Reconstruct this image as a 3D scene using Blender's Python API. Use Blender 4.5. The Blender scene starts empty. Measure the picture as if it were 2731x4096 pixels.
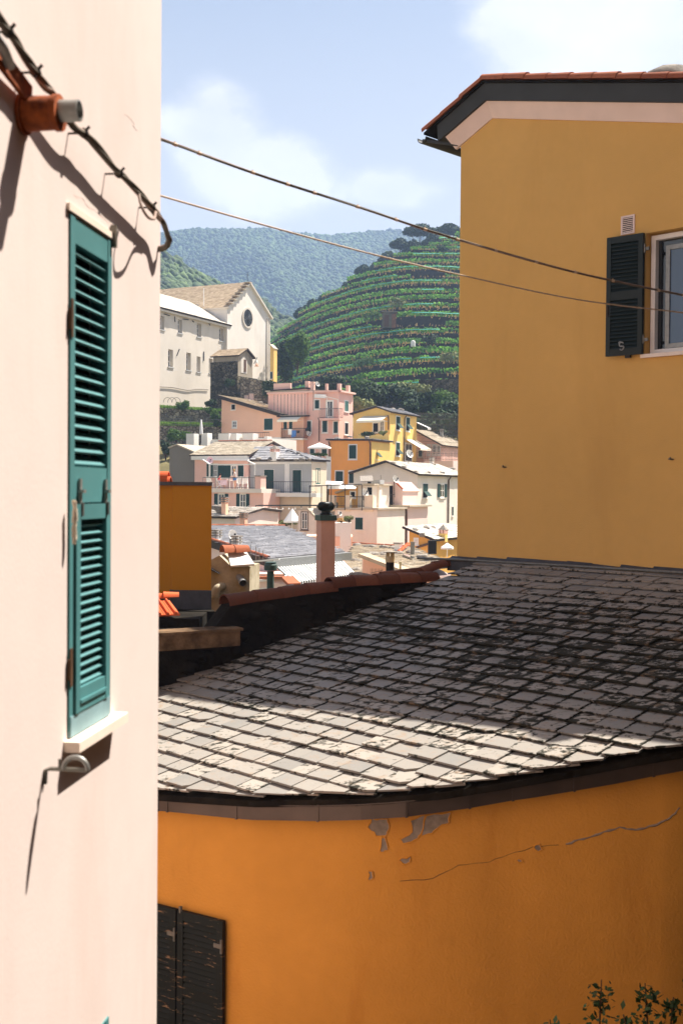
import bpy, bmesh, math, random
import numpy as np
from mathutils import Vector, Matrix, noise

random.seed(7)
rnd = random.Random(11)
SC = bpy.context.scene
COL = SC.collection

# ------------------------------------------------------------------ camera
PW, PH, FPX = 2731.0, 4096.0, 4528.5            # photograph size and focal length in its pixels
PITCH, ROLL = math.radians(1.12), 0.008
_r0 = Vector((1, 0, 0)); _u0 = Vector((0, math.sin(PITCH), math.cos(PITCH)))
FWD = Vector((0, math.cos(PITCH), -math.sin(PITCH)))
RGT = (_r0 * math.cos(ROLL) + _u0 * math.sin(ROLL)).normalized()
UPV = (_u0 * math.cos(ROLL) - _r0 * math.sin(ROLL)).normalized()
cd = bpy.data.cameras.new('camera'); cam = bpy.data.objects.new('camera', cd); COL.objects.link(cam)
cd.sensor_fit = 'VERTICAL'; cd.sensor_height = 36.0; cd.lens = 36.0 * FPX / PH
cd.clip_start = 0.05; cd.clip_end = 20000
cd.dof.use_dof = True; cd.dof.focus_distance = 45.0; cd.dof.aperture_fstop = 5.0
m = Matrix((RGT, UPV, -FWD)).transposed().to_4x4(); cam.matrix_world = m
SC.camera = cam

# ------------------------------------------------------------------ light
SUN_AZ, SUN_EL = math.radians(55), math.radians(60)      # azimuth from the view direction towards the right
SDIR = Vector((math.sin(SUN_AZ) * math.cos(SUN_EL), math.cos(SUN_AZ) * math.cos(SUN_EL), math.sin(SUN_EL)))
sl = bpy.data.lights.new('sun', 'SUN'); sl.energy = 5.0; sl.angle = math.radians(0.53); sl.color = (1.0, 0.92, 0.82)
so = bpy.data.objects.new('sun', sl); COL.objects.link(so); so.rotation_euler = SDIR.to_track_quat('Z', 'Y').to_euler()
so.location = SDIR * 300
SC.view_settings.view_transform = 'Standard'; SC.view_settings.look = 'None'
SC.view_settings.exposure = 1.32; SC.view_settings.gamma = 1.0; SC.view_settings.use_curve_mapping = False
SC.cycles.use_denoising = True
SC.cycles.max_bounces = 8; SC.cycles.diffuse_bounces = 4; SC.cycles.volume_bounces = 1

def s2l(c):
    c = c / 255.0
    return c / 12.92 if c <= 0.04045 else ((c + 0.055) / 1.055) ** 2.4
def rgb(r, g, b, k=1.0): return (s2l(r) * k, s2l(g) * k, s2l(b) * k, 1.0)

W = bpy.data.worlds.new('World'); SC.world = W; W.use_nodes = True
nt = W.node_tree; nt.nodes.clear()
def N(t, typ, **kw):
    n = t.nodes.new(typ)
    for k, v in kw.items():
        if k.startswith('i_'):
            n.inputs[k[2:].replace('_', ' ')].default_value = v
        else: setattr(n, k, v)
    return n
sky = N(nt, 'ShaderNodeTexSky', sky_type='NISHITA', sun_disc=False, sun_elevation=SUN_EL, sun_rotation=SUN_AZ,
        air_density=1.0, dust_density=2.2, ozone_density=1.0, altitude=20)
tc = N(nt, 'ShaderNodeTexCoord')
nrm = N(nt, 'ShaderNodeVectorMath', operation='NORMALIZE'); nt.links.new(tc.outputs['Generated'], nrm.inputs[0])
sep = N(nt, 'ShaderNodeSeparateXYZ'); nt.links.new(nrm.outputs[0], sep.inputs[0])
def mth(op, a, b=None, c=None, clamp=False, tree=nt):
    n = N(tree, 'ShaderNodeMath', operation=op, use_clamp=clamp)
    for i, x in enumerate((a, b, c)):
        if x is None: continue
        if isinstance(x, (int, float)): n.inputs[i].default_value = x
        else: tree.links.new(x, n.inputs[i])
    return n.outputs[0]
def ray(u, v):
    d = FWD + RGT * ((u - PW / 2) / FPX) - UPV * ((v - PH / 2) / FPX)
    return d / d.y
# clouds: banks of cumulus scattered round the whole sky; two of them stand where the photograph shows them
nz = N(nt, 'ShaderNodeTexNoise', i_Scale=6.5, i_Detail=7.0, i_Roughness=0.56, i_Distortion=0.1)
mp = N(nt, 'ShaderNodeMapping'); mp.inputs['Location'].default_value = (3.1, 1.7, 0.4); mp.inputs['Scale'].default_value = (1, 1, 1.5)
nt.links.new(nrm.outputs[0], mp.inputs[0]); nt.links.new(mp.outputs[0], nz.inputs['Vector'])
field = None
banks = [(2520, 60, .16, .095), (2150, 120, .10, .07), (860, 520, .066, .075), (1030, 690, .10, .05), (1560, 760, .07, .03)]
dirs = [(ray(u, v).normalized(), a, b) for u, v, a, b in banks]
for az, el, a, b in [(62, 12, .2, .1), (120, 14, .25, .1), (205, 12, .25, .1), (275, 9, .25, .1), (330, 14, .15, .07)]:
    A, E = math.radians(az), math.radians(el)
    dirs.append((Vector((math.sin(A) * math.cos(E), math.cos(A) * math.cos(E), math.sin(E))), a, b))
for d, a, b in dirs:
    sv = N(nt, 'ShaderNodeVectorMath', operation='SUBTRACT'); nt.links.new(nrm.outputs[0], sv.inputs[0]); sv.inputs[1].default_value = d
    ml = N(nt, 'ShaderNodeVectorMath', operation='MULTIPLY'); nt.links.new(sv.outputs[0], ml.inputs[0]); ml.inputs[1].default_value = (1 / a, 1 / a, 1 / b)
    ln = N(nt, 'ShaderNodeVectorMath', operation='LENGTH'); nt.links.new(ml.outputs[0], ln.inputs[0])
    g = mth('SUBTRACT', 1.0, ln.outputs['Value'], clamp=True)
    field = g if field is None else mth('MAXIMUM', field, g)
dens = mth('ADD', mth('MULTIPLY', field, 0.85), mth('MULTIPLY', mth('SUBTRACT', nz.outputs['Fac'], 0.5), 1.5))
cl = mth('MULTIPLY', mth('SUBTRACT', dens, 0.15), 3.2, clamp=True)
cl = mth('MULTIPLY', cl, cl)
# thin high veil
nz2 = N(nt, 'ShaderNodeTexNoise', i_Scale=2.2, i_Detail=6.0, i_Roughness=0.6, i_Distortion=0.6)
mp2 = N(nt, 'ShaderNodeMapping'); mp2.inputs['Scale'].default_value = (1.0, 1.0, 3.0); nt.links.new(nrm.outputs[0], mp2.inputs[0]); nt.links.new(mp2.outputs[0], nz2.inputs['Vector'])
veil = mth('MULTIPLY', mth('SUBTRACT', nz2.outputs['Fac'], 0.42), 2.0, clamp=True)
low = mth('SUBTRACT', 1.0, mth('MULTIPLY', mth('SUBTRACT', sep.outputs['Z'], 0.24), 4.0), clamp=True)   # thicker air towards the horizon
veil = mth('MAXIMUM', mth('MULTIPLY', veil, 0.32), mth('MULTIPLY', low, 0.92))
def ramp0(fac, a, b, c0, c1):
    mr = N(nt, 'ShaderNodeMapRange'); mr.inputs['From Min'].default_value = a; mr.inputs['From Max'].default_value = b; nt.links.new(fac, mr.inputs['Value'])
    mx = N(nt, 'ShaderNodeMixRGB'); nt.links.new(mr.outputs[0], mx.inputs[0]); mx.inputs[1].default_value = c0; mx.inputs[2].default_value = c1; return mx.outputs[0]
tint = N(nt, 'ShaderNodeMixRGB', blend_type='MULTIPLY'); tint.inputs[0].default_value = 1.0; tint.inputs[2].default_value = (1.0, .995, .96, 1); nt.links.new(sky.outputs[0], tint.inputs[1])
mixv = N(nt, 'ShaderNodeMixRGB'); nt.links.new(veil, mixv.inputs[0]); nt.links.new(tint.outputs[0], mixv.inputs[1]); mixv.inputs[2].default_value = (6.1, 6.1, 6.2, 1)
mixc = N(nt, 'ShaderNodeMixRGB'); nt.links.new(cl, mixc.inputs[0]); nt.links.new(mixv.outputs[0], mixc.inputs[1]); _cc = ramp0(nz.outputs['Fac'], .35, .75, (6.6, 6.6, 6.8, 1), (9.4, 9.2, 9.0, 1)); nt.links.new(_cc, mixc.inputs[2])
bg = N(nt, 'ShaderNodeBackground', i_Strength=0.05); nt.links.new(mixc.outputs[0], bg.inputs['Color'])
wo = N(nt, 'ShaderNodeOutputWorld'); nt.links.new(bg.outputs[0], wo.inputs['Surface'])

# ------------------------------------------------------------------ pixels to places
REG = {'V': (0, 0, .57414), 'A': (600, 880, 2.45), 'B': (1140, 880, 2.24), 'C': (620, 1480, 2.529), 'D': (1200, 1480, 2.45),
       'E': (620, 2000, 2.529), 'F': (1200, 2000, 2.45), 'G': (0, 0, 2.1778), 'H': (0, 800, 2.1375), 'I': (0, 1800, 1.8097),
       'J': (0, 2900, 1.568), 'K': (1600, 200, 1.3864), 'L': (600, 2200, 1.3067), 'M': (1600, 2100, 1.3864), 'N': (1300, 3000, 1.0957)}
def q(k, x, y):
    a, b, s = REG[k]; return a + x / s, b + y / s
def pt(k, x, y, D): return ray(*q(k, x, y)) * D
class Wall:
    """A vertical plane: origin in plan, direction along it, outward normal; pixels are turned into (s, z) on it."""
    def __init__(self, p0, e, n):
        self.p = Vector((p0[0], p0[1], 0)); self.e = Vector((e[0], e[1], 0)).normalized(); self.n = Vector((n[0], n[1], 0)).normalized()
    def sz(self, k, x, y, t=0.0):
        d = ray(*q(k, x, y)); p = self.p + self.n * t
        D = p.dot(self.n) / d.dot(self.n); h = d * D
        return (h - p).dot(self.e), h.z
    def P(self, s, z, t=0.0): return self.p + self.e * s + self.n * t + Vector((0, 0, z))

# ------------------------------------------------------------------ mesh helpers
class MB:
    def __init__(self): self.v = []; self.f = []; self.r = []; self.e = {}
    def add(self, vs, fs, r=None):
        o = len(self.v); self.v += [tuple(x) for x in vs]; self.f += [tuple(i + o for i in f) for f in fs]
        if r is None: r = rnd.random()
        self.r += [r] * len(fs); return self
    def hexa(self, b, t, r=None):
        """four bottom points, four top points, in the same order"""
        return self.add(list(b) + list(t), [(3, 2, 1, 0), (4, 5, 6, 7), (0, 1, 5, 4), (1, 2, 6, 5), (2, 3, 7, 6), (3, 0, 4, 7)], r)
    def box(self, c, ex, ey, ez, r=None):
        c, ex, ey, ez = Vector(c), Vector(ex), Vector(ey), Vector(ez)
        b = [c - ex - ey - ez, c + ex - ey - ez, c + ex + ey - ez, c - ex + ey - ez]
        return self.hexa(b, [x + ez * 2 for x in b], r)
    def abox(self, x0, x1, y0, y1, z0, z1):
        return self.hexa([Vector((x0, y0, z0)), Vector((x1, y0, z0)), Vector((x1, y1, z0)), Vector((x0, y1, z0))],
                         [Vector((x0, y0, z1)), Vector((x1, y0, z1)), Vector((x1, y1, z1)), Vector((x0, y1, z1))])
    def wbox(self, w, s0, s1, z0, z1, t0, t1, r=None):
        return self.hexa([w.P(s0, z0, t0), w.P(s1, z0, t0), w.P(s1, z0, t1), w.P(s0, z0, t1)],
                         [w.P(s0, z1, t0), w.P(s1, z1, t0), w.P(s1, z1, t1), w.P(s0, z1, t1)], r)
    def prism(self, poly, ext, r=None):
        poly = [Vector(p) for p in poly]; ext = Vector(ext); n = len(poly)
        vs = poly + [p + ext for p in poly]
        fs = [tuple(range(n - 1, -1, -1)), tuple(range(n, 2 * n))] + [(i, (i + 1) % n, n + (i + 1) % n, n + i) for i in range(n)]
        return self.add(vs, fs, r)
    def bar(self, a, b, w, h=None, up=(0, 0, 1)):
        a, b = Vector(a), Vector(b); h = h or w; d = (b - a)
        L = d.length
        if L < 1e-6: return self
        d /= L; u = Vector(up)
        if abs(d.dot(u)) > .95: u = Vector((1, 0, 0))
        x = d.cross(u).normalized(); y = x.cross(d).normalized()
        return self.box((a + b) / 2, d * L / 2, x * w / 2, y * h / 2)
    def tube(self, path, r, n=8, caps=True, radii=None, close=False):
        path = [Vector(p) for p in path]; m_ = len(path); vs = []; px = None
        for i, p in enumerate(path):
            d = (path[min(i + 1, m_ - 1)] - path[max(i - 1, 0)])
            d = d.normalized() if d.length > 1e-9 else Vector((0, 0, 1))
            if px is None:
                u = Vector((0, 0, 1)) if abs(d.z) < .9 else Vector((1, 0, 0)); px = d.cross(u).normalized()
            else:
                px = (px - d * px.dot(d)); px = px.normalized() if px.length > 1e-6 else d.cross(Vector((0, 0, 1))).normalized()
            y = d.cross(px); rr = radii[i] if radii else r
            for k in range(n):
                a = 2 * math.pi * k / n; vs.append(p + (px * math.cos(a) + y * math.sin(a)) * rr)
        fs = []
        for i in range(m_ - 1):
            for k in range(n):
                a, b = i * n + k, i * n + (k + 1) % n; fs.append((a, b, b + n, a + n))
        if caps: fs += [tuple(range(n - 1, -1, -1)), tuple((m_ - 1) * n + k for k in range(n))]
        return self.add(vs, fs)
    def lathe(self, c, prof, n=12, axis=(0, 0, 1)):
        ax = Vector(axis).normalized(); u = Vector((1, 0, 0)) if abs(ax.x) < .9 else Vector((0, 1, 0))
        x = ax.cross(u).normalized(); y = ax.cross(x); c = Vector(c); vs = []
        for r_, h in prof:
            for k in range(n):
                a = 2 * math.pi * k / n; vs.append(c + ax * h + (x * math.cos(a) + y * math.sin(a)) * r_)
        fs = []
        for i in range(len(prof) - 1):
            for k in range(n):
                a, b = i * n + k, i * n + (k + 1) % n; fs.append((a, b, b + n, a + n))
        fs += [tuple(range(n - 1, -1, -1)), tuple((len(prof) - 1) * n + k for k in range(n))]
        return self.add(vs, fs)
    def half(self, a, b, r0, r1, up, n=7, th=0.012):
        """one half-round clay tile, arched away from up, tapering from a to b"""
        a, b, up = Vector(a), Vector(b), Vector(up); d = (b - a).normalized(); up = (up - d * up.dot(d)).normalized(); x = d.cross(up); vs = []
        for p, r_ in ((a, r0), (b, r1)):
            for k in range(n):
                t = math.pi * k / (n - 1); vs.append(p + x * math.cos(t) * r_ + up * math.sin(t) * r_)
            for k in range(n):
                t = math.pi * k / (n - 1); vs.append(p + x * math.cos(t) * (r_ - th) + up * math.sin(t) * (r_ - th))
        fs = []
        for k in range(n - 1):
            fs += [(k, k + 1, 2 * n + k + 1, 2 * n + k), (n + k + 1, n + k, 3 * n + k, 3 * n + k + 1), (k + 1, k, n + k, n + k + 1), (2 * n + k, 2 * n + k + 1, 3 * n + k + 1, 3 * n + k)]
        fs += [(0, 2 * n, 3 * n, n), (n - 1, 2 * n - 1, 4 * n - 1, 3 * n - 1)]
        return self.add(vs, fs)
    def rock(self, c, sx, sy, sz, seed=0):
        rr = random.Random(seed * 31 + 5); bm = bmesh.new(); bmesh.ops.create_icosphere(bm, subdivisions=2, radius=1)
        vs = []
        off = Vector((rr.random() * 50, rr.random() * 50, rr.random() * 50))
        for v in bm.verts:
            k = 1 + .55 * noise.noise(v.co * 1.3 + off); vs.append(Vector((v.co.x * sx * k, v.co.y * sy * k, v.co.z * sz * k)) + Vector(c))
        fs = [tuple(v.index for v in f.verts) for f in bm.faces]; bm.free(); return self.add(vs, fs)
    def build(self, name, mat, parent=None, smooth=False, kind=None, label=None, cat=None, group=None, fix=False):
        off = WLOC.get(parent.name, Vector((0, 0, 0))) if parent else Vector((0, 0, 0))
        me = bpy.data.meshes.new(name)
        me.from_pydata([(x - off.x, y - off.y, z - off.z) for x, y, z in self.v], [], self.f)
        at = me.attributes.new('rnd', 'FLOAT', 'FACE'); at.data.foreach_set('value', self.r)
        if self.e:
            ea = me.attributes.new('edge', 'FLOAT', 'POINT'); ea.data.foreach_set('value', [self.e.get(i, 0.0) for i in range(len(self.v))])
        if fix:
            bm = bmesh.new(); bm.from_mesh(me); bmesh.ops.recalc_face_normals(bm, faces=bm.faces); bm.to_mesh(me); bm.free()
        if smooth:
            me.polygons.foreach_set('use_smooth', [True] * len(me.polygons))
            if smooth != 'all':
                me.set_sharp_from_angle(angle=math.radians(40))
        me.materials.append(M[mat]); me.update()
        o = bpy.data.objects.new(name, me); COL.objects.link(o)
        if parent: o.parent = parent; WLOC[o.name] = off
        tag(o, label, cat, group, kind)
        return o
WLOC = {}
M = {}
def tag(o, label=None, cat=None, group=None, kind=None):
    if label: o['label'] = label
    if cat: o['category'] = cat
    if group: o['group'] = group
    if kind: o['kind'] = kind
    return o
def thing(name, label, cat, loc, group=None):
    o = bpy.data.objects.new(name, None); COL.objects.link(o); o.location = loc; o.empty_display_size = .2
    WLOC[o.name] = Vector(loc); return tag(o, label, cat, group)
def copy_tree(o, loc, label, group=None, scale=None, rotz=None):
    c = o.copy(); COL.objects.link(c); c.location = loc; c['label'] = label
    if group: c['group'] = group
    if scale: c.scale = (scale,) * 3
    if rotz is not None: c.rotation_euler = (0, 0, rotz)
    for ch in o.children:
        d = ch.copy(); COL.objects.link(d); d.parent = c
        for g in ch.children:
            e = g.copy(); COL.objects.link(e); e.parent = d
    return c

# ------------------------------------------------------------------ materials
def bsdf(name, rough=0.8, spec=0.3):
    m_ = bpy.data.materials.new(name); m_.use_nodes = True; t = m_.node_tree; b = t.nodes['Principled BSDF']
    b.inputs['Roughness'].default_value = rough; b.inputs['Specular IOR Level'].default_value = spec
    M[name] = m_; return m_, t, b
def nzf(t, vec, scale, detail=4, rough=.55, dist=0.0):
    n = N(t, 'ShaderNodeTexNoise', i_Scale=scale, i_Detail=detail, i_Roughness=rough, i_Distortion=dist); t.links.new(vec, n.inputs['Vector']); return n.outputs['Fac']
def ramp(t, fac, a, b, c0, c1, interp='LINEAR'):
    r = N(t, 'ShaderNodeValToRGB'); r.color_ramp.interpolation = interp; e = r.color_ramp.elements
    e[0].position, e[0].color, e[1].position, e[1].color = a, c0, b, c1; t.links.new(fac, r.inputs[0]); return r.outputs[0]
def mix(t, fac, a, b, typ='MIX'):
    n = N(t, 'ShaderNodeMixRGB', blend_type=typ)
    for i, x in enumerate((fac, a, b)):
        if hasattr(x, 'links'): t.links.new(x, n.inputs[i])
        elif isinstance(x, (int, float)): n.inputs[i].default_value = x
        else: n.inputs[i].default_value = x
    return n.outputs[0]
def wpos(t): return N(t, 'ShaderNodeNewGeometry').outputs['Position']
def mul(c, k): return (c[0] * k, c[1] * k, c[2] * k, 1)
def bump(t, b, h, strength, dist):
    n = N(t, 'ShaderNodeBump', i_Strength=strength, i_Distance=dist); t.links.new(h, n.inputs['Height']); t.links.new(n.outputs[0], b.inputs['Normal'])
def plain(name, col, rough=.6, spec=.3, metal=0.0, var=.12, scale=6.0, use_r=0.0, bmp=0.0):
    m_, t, b = bsdf(name, rough, spec); b.inputs['Metallic'].default_value = metal; p = wpos(t)
    f = nzf(t, p, scale, 4); c = ramp(t, f, .3, .7, mul(col, 1 - var), mul(col, 1 + var))
    if use_r:
        a = N(t, 'ShaderNodeAttribute', attribute_name='rnd'); c = mix(t, 1.0, c, ramp(t, a.outputs['Fac'], 0, 1, (1 - use_r,) * 3 + (1,), (1 + use_r,) * 3 + (1,)), 'MULTIPLY')
    t.links.new(c, b.inputs['Base Color'])
    if bmp: bump(t, b, nzf(t, p, scale * 6, 3), .5, bmp)
    return m_
def plaster(name, col, stain=None, fine=60.0, big=.35, bmp=.004, stain_amt=.35, var=.1, vert=True, sscale=.5):
    """lime plaster: broad mottling, rain streaks, patchy stains and a fine trowelled relief"""
    m_, t, b = bsdf(name, .9, .15); p = wpos(t)
    mp_ = N(t, 'ShaderNodeMapping'); mp_.inputs['Scale'].default_value = (1, 1, .22 if vert else 1); t.links.new(p, mp_.inputs[0])
    c = ramp(t, nzf(t, p, big, 5, .6), .3, .72, mul(col, 1 - var), mul(col, 1 + var))
    c = mix(t, ramp(t, nzf(t, mp_.outputs[0], sscale * 2.4, 6, .65, .3), .52, .8, (0, 0, 0, 1), (stain_amt,) * 3 + (1,)), c, stain or mul(col, .62))
    c = mix(t, ramp(t, nzf(t, p, 9.0, 3), .35, .7, (0, 0, 0, 1), (.12,) * 3 + (1,)), c, mul(col, .8))
    t.links.new(c, b.inputs['Base Color'])
    if bmp: bump(t, b, nzf(t, p, fine, 3, .6), .6, bmp)
    return m_
# ------------------------------------------------------------------ near materials
plaster('pink_plaster', rgb(226, 211, 204), stain=rgb(219, 194, 183), fine=70, big=.9, bmp=.0008, stain_amt=.65, var=.05, sscale=.8)
plaster('yellow_plaster', rgb(218, 172, 100), stain=rgb(194, 148, 82), fine=70, big=.5, bmp=.007, stain_amt=.5, var=.08, sscale=.35)
plaster('orange_plaster', rgb(224, 158, 70), stain=rgb(196, 126, 50), fine=40, big=.7, bmp=.010, stain_amt=.85, var=.12, sscale=.7)
plaster('block_ochre', rgb(186, 126, 34), stain=rgb(168, 108, 26), fine=50, big=.6, bmp=.004, stain_amt=.4, var=.06)
plain('lintel_white', rgb(240, 222, 205), .85, .2, var=.05)
plain('sill_stone', rgb(240, 222, 206), .8, .2, var=.06, scale=9)
plain('teal_paint', rgb(78, 132, 134), .55, .35, var=.10, scale=5, use_r=.07)
plain('teal_faded', rgb(128, 160, 166), .6, .3, var=.14, scale=7)
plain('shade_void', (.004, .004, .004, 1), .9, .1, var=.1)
plain('dark_green_paint', rgb(22, 34, 32), .5, .35, var=.15, scale=5, use_r=.08)
plain('fascia_dark', rgb(58, 60, 60), .6, .3, var=.12, scale=3)
plain('cornice_pink', rgb(236, 214, 204), .85, .2, var=.05, scale=3)
plain('galvanised', rgb(150, 150, 146), .45, .5, metal=.5, var=.15, scale=20)
plain('dull_steel', rgb(120, 118, 110), .5, .5, metal=.6, var=.2, scale=30)
plain('cable_grey', rgb(104, 96, 84), .7, .3, var=.25, scale=14)
plain('cable_pink', rgb(150, 128, 116), .7, .3, var=.25, scale=14)
plain('cable_tie', rgb(196, 172, 146), .6, .3, var=.15, scale=30)
plain('black_plastic', rgb(40, 36, 32), .6, .4, var=.2, scale=20)
plain('white_frame', rgb(232, 228, 222), .5, .35, var=.04, scale=4)
plain('grey_stone', rgb(140, 132, 122), .9, .2, var=.35, scale=14, use_r=.15, bmp=.01)
plain('rope', rgb(214, 200, 180), .9, .1, var=.15, scale=60)
plain('lead_flashing', rgb(70, 72, 76), .6, .4, metal=.2, var=.25, scale=8)
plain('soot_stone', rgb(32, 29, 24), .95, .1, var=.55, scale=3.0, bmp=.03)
plain('wood_old', rgb(92, 70, 52), .8, .2, var=.3, scale=12)
plain('leaf_green', rgb(54, 76, 36), .6, .3, var=.3, scale=4, use_r=.3)
plain('paving', rgb(84, 76, 68), .9, .2, var=.25, scale=2)
plain('cement_bare', rgb(150, 138, 124), .95, .1, var=.25, scale=14, bmp=.006)
def rust():
    m_, t, b = bsdf('rust', .85, .25); p = wpos(t)
    c = ramp(t, nzf(t, p, 26, 6, .65), .35, .68, rgb(104, 50, 26), rgb(178, 92, 42)); t.links.new(c, b.inputs['Base Color']); bump(t, b, nzf(t, p, 90, 3), .5, .004)
rust()
def terracotta(name, a, b_, lichen=rgb(120, 92, 70)):
    m_, t, b = bsdf(name, .85, .25); p = wpos(t); at = N(t, 'ShaderNodeAttribute', attribute_name='rnd')
    c = ramp(t, at.outputs['Fac'], .1, .9, a, b_)
    c = mix(t, ramp(t, nzf(t, p, 9, 5, .65), .5, .75, (0, 0, 0, 1), (.6,) * 3 + (1,)), c, lichen)
    c = mix(t, ramp(t, nzf(t, p, 40, 4), .3, .75, (0, 0, 0, 1), (.3,) * 3 + (1,)), c, mul(a, .6))
    t.links.new(c, b.inputs['Base Color']); bump(t, b, nzf(t, p, 60, 3), .5, .004)
terracotta('terracotta', rgb(146, 78, 50), rgb(176, 104, 72), rgb(112, 84, 64))
terracotta('terracotta_shaded', rgb(98, 56, 38), rgb(126, 76, 54), rgb(80, 62, 48))  # coping tiles, darkened in colour to carry the yellow house's shadow
terracotta('terracotta_bright', rgb(196, 88, 46), rgb(226, 112, 66), rgb(180, 96, 62))
def slate_near():
    m_, t, b = bsdf('slate_near', .75, .15); p = wpos(t); at = N(t, 'ShaderNodeAttribute', attribute_name='rnd'); ed = N(t, 'ShaderNodeAttribute', attribute_name='edge')
    c = ramp(t, at.outputs['Fac'], 0, 1, rgb(124, 123, 119), rgb(160, 154, 144))
    c = mix(t, ramp(t, nzf(t, p, 1.2, 5), .35, .7, (0, 0, 0, 1), (.5,) * 3 + (1,)), c, rgb(152, 143, 132))
    mp_ = N(t, 'ShaderNodeMapping'); mp_.inputs['Rotation'].default_value = (0, 0, math.radians(45)); mp_.inputs['Scale'].default_value = (1, 1.6, 1); t.links.new(p, mp_.inputs[0])
    # moss and lichen creep in from the joints; thickest across the middle of the slope, thin towards the eave and the wall; band strengthened to paint in the house's shade
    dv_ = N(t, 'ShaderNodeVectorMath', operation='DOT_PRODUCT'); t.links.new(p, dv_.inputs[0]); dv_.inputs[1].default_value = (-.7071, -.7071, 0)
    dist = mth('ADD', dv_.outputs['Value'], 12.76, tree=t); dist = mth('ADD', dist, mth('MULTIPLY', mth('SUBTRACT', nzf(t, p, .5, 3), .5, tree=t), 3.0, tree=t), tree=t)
    moss_shade = mth('MULTIPLY', mth('SUBTRACT', 1.0, mth('MULTIPLY', mth('ABSOLUTE', mth('SUBTRACT', dist, 2.7, tree=t), tree=t), .46, tree=t), clamp=True, tree=t), .145, tree=t)
    dens = mth('ADD', nzf(t, mp_.outputs[0], 9.0, 7, .68, .5), moss_shade, tree=t)
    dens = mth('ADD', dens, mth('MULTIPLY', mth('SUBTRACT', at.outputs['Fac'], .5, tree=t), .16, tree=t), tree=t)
    e3 = mth('POWER', ed.outputs['Fac'], 1.6, tree=t); dens = mth('ADD', dens, mth('MULTIPLY', e3, mth('ADD', .05, mth('MULTIPLY', moss_shade, 1.9, tree=t), tree=t), tree=t), tree=t)
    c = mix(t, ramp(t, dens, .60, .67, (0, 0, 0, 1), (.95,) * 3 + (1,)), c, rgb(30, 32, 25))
    c = mix(t, ramp(t, nzf(t, p, 7, 6, .7), .56, .66, (0, 0, 0, 1), (.5,) * 3 + (1,)), c, rgb(146, 122, 98))
    t.links.new(c, b.inputs['Base Color'])
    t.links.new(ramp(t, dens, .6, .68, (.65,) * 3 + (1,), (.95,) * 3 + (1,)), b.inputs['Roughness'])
    bump(t, b, nzf(t, p, 30, 5, .7), .5, .005)
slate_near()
def worn_paint():
    m_, t, b = bsdf('worn_green_paint', .7, .25); p = wpos(t)
    mp_ = N(t, 'ShaderNodeMapping'); mp_.inputs['Scale'].default_value = (1, 1, 7); t.links.new(p, mp_.inputs[0])
    c = mix(t, ramp(t, nzf(t, mp_.outputs[0], 5, 6, .7), .60, .64, (0, 0, 0, 1), (1, 1, 1, 1)), rgb(30, 36, 33), rgb(142, 112, 82))
    t.links.new(c, b.inputs['Base Color'])
worn_paint()
def glass(name, tint, rough=.05):
    m_, t, b = bsdf(name, rough, .8); b.inputs['Base Color'].default_value = tint; b.inputs['Coat Weight'].default_value = .6; return m_
glass('window_glass', rgb(28, 34, 40))
glass('window_glass_reflection', rgb(60, 84, 112))  # blue reflection put into the glass colour

# ------------------------------------------------------------------ builders shared by near and far houses
def wall_holes(mb, w, s0, s1, z0, z1, holes, depth=.12, top=None):
    """a wall face with real openings: grid cells outside the holes, plus the reveals"""
    ss = sorted(set([s0, s1] + [h[i] for h in holes for i in (0, 1)])); zs = sorted(set([z0, z1] + [h[i] for h in holes for i in (2, 3)]))
    for i in range(len(ss) - 1):
        for j in range(len(zs) - 1):
            a, b, c, d = ss[i], ss[i + 1], zs[j], zs[j + 1]; ms, mz = (a + b) / 2, (c + d) / 2
            if any(h[0] < ms < h[1] and h[2] < mz < h[3] for h in holes): continue
            mb.add([w.P(a, c), w.P(b, c), w.P(b, d), w.P(a, d)], [(0, 1, 2, 3)])
    for a, b, c, d in holes:
        f, g = 0, -depth
        mb.add([w.P(a, c, f), w.P(b, c, f), w.P(b, c, g), w.P(a, c, g)], [(0, 1, 2, 3)])
        mb.add([w.P(a, d, f), w.P(b, d, f), w.P(b, d, g), w.P(a, d, g)], [(3, 2, 1, 0)])
        mb.add([w.P(a, c, f), w.P(a, d, f), w.P(a, d, g), w.P(a, c, g)], [(3, 2, 1, 0)])
        mb.add([w.P(b, c, f), w.P(b, d, f), w.P(b, d, g), w.P(b, c, g)], [(0, 1, 2, 3)])

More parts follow.
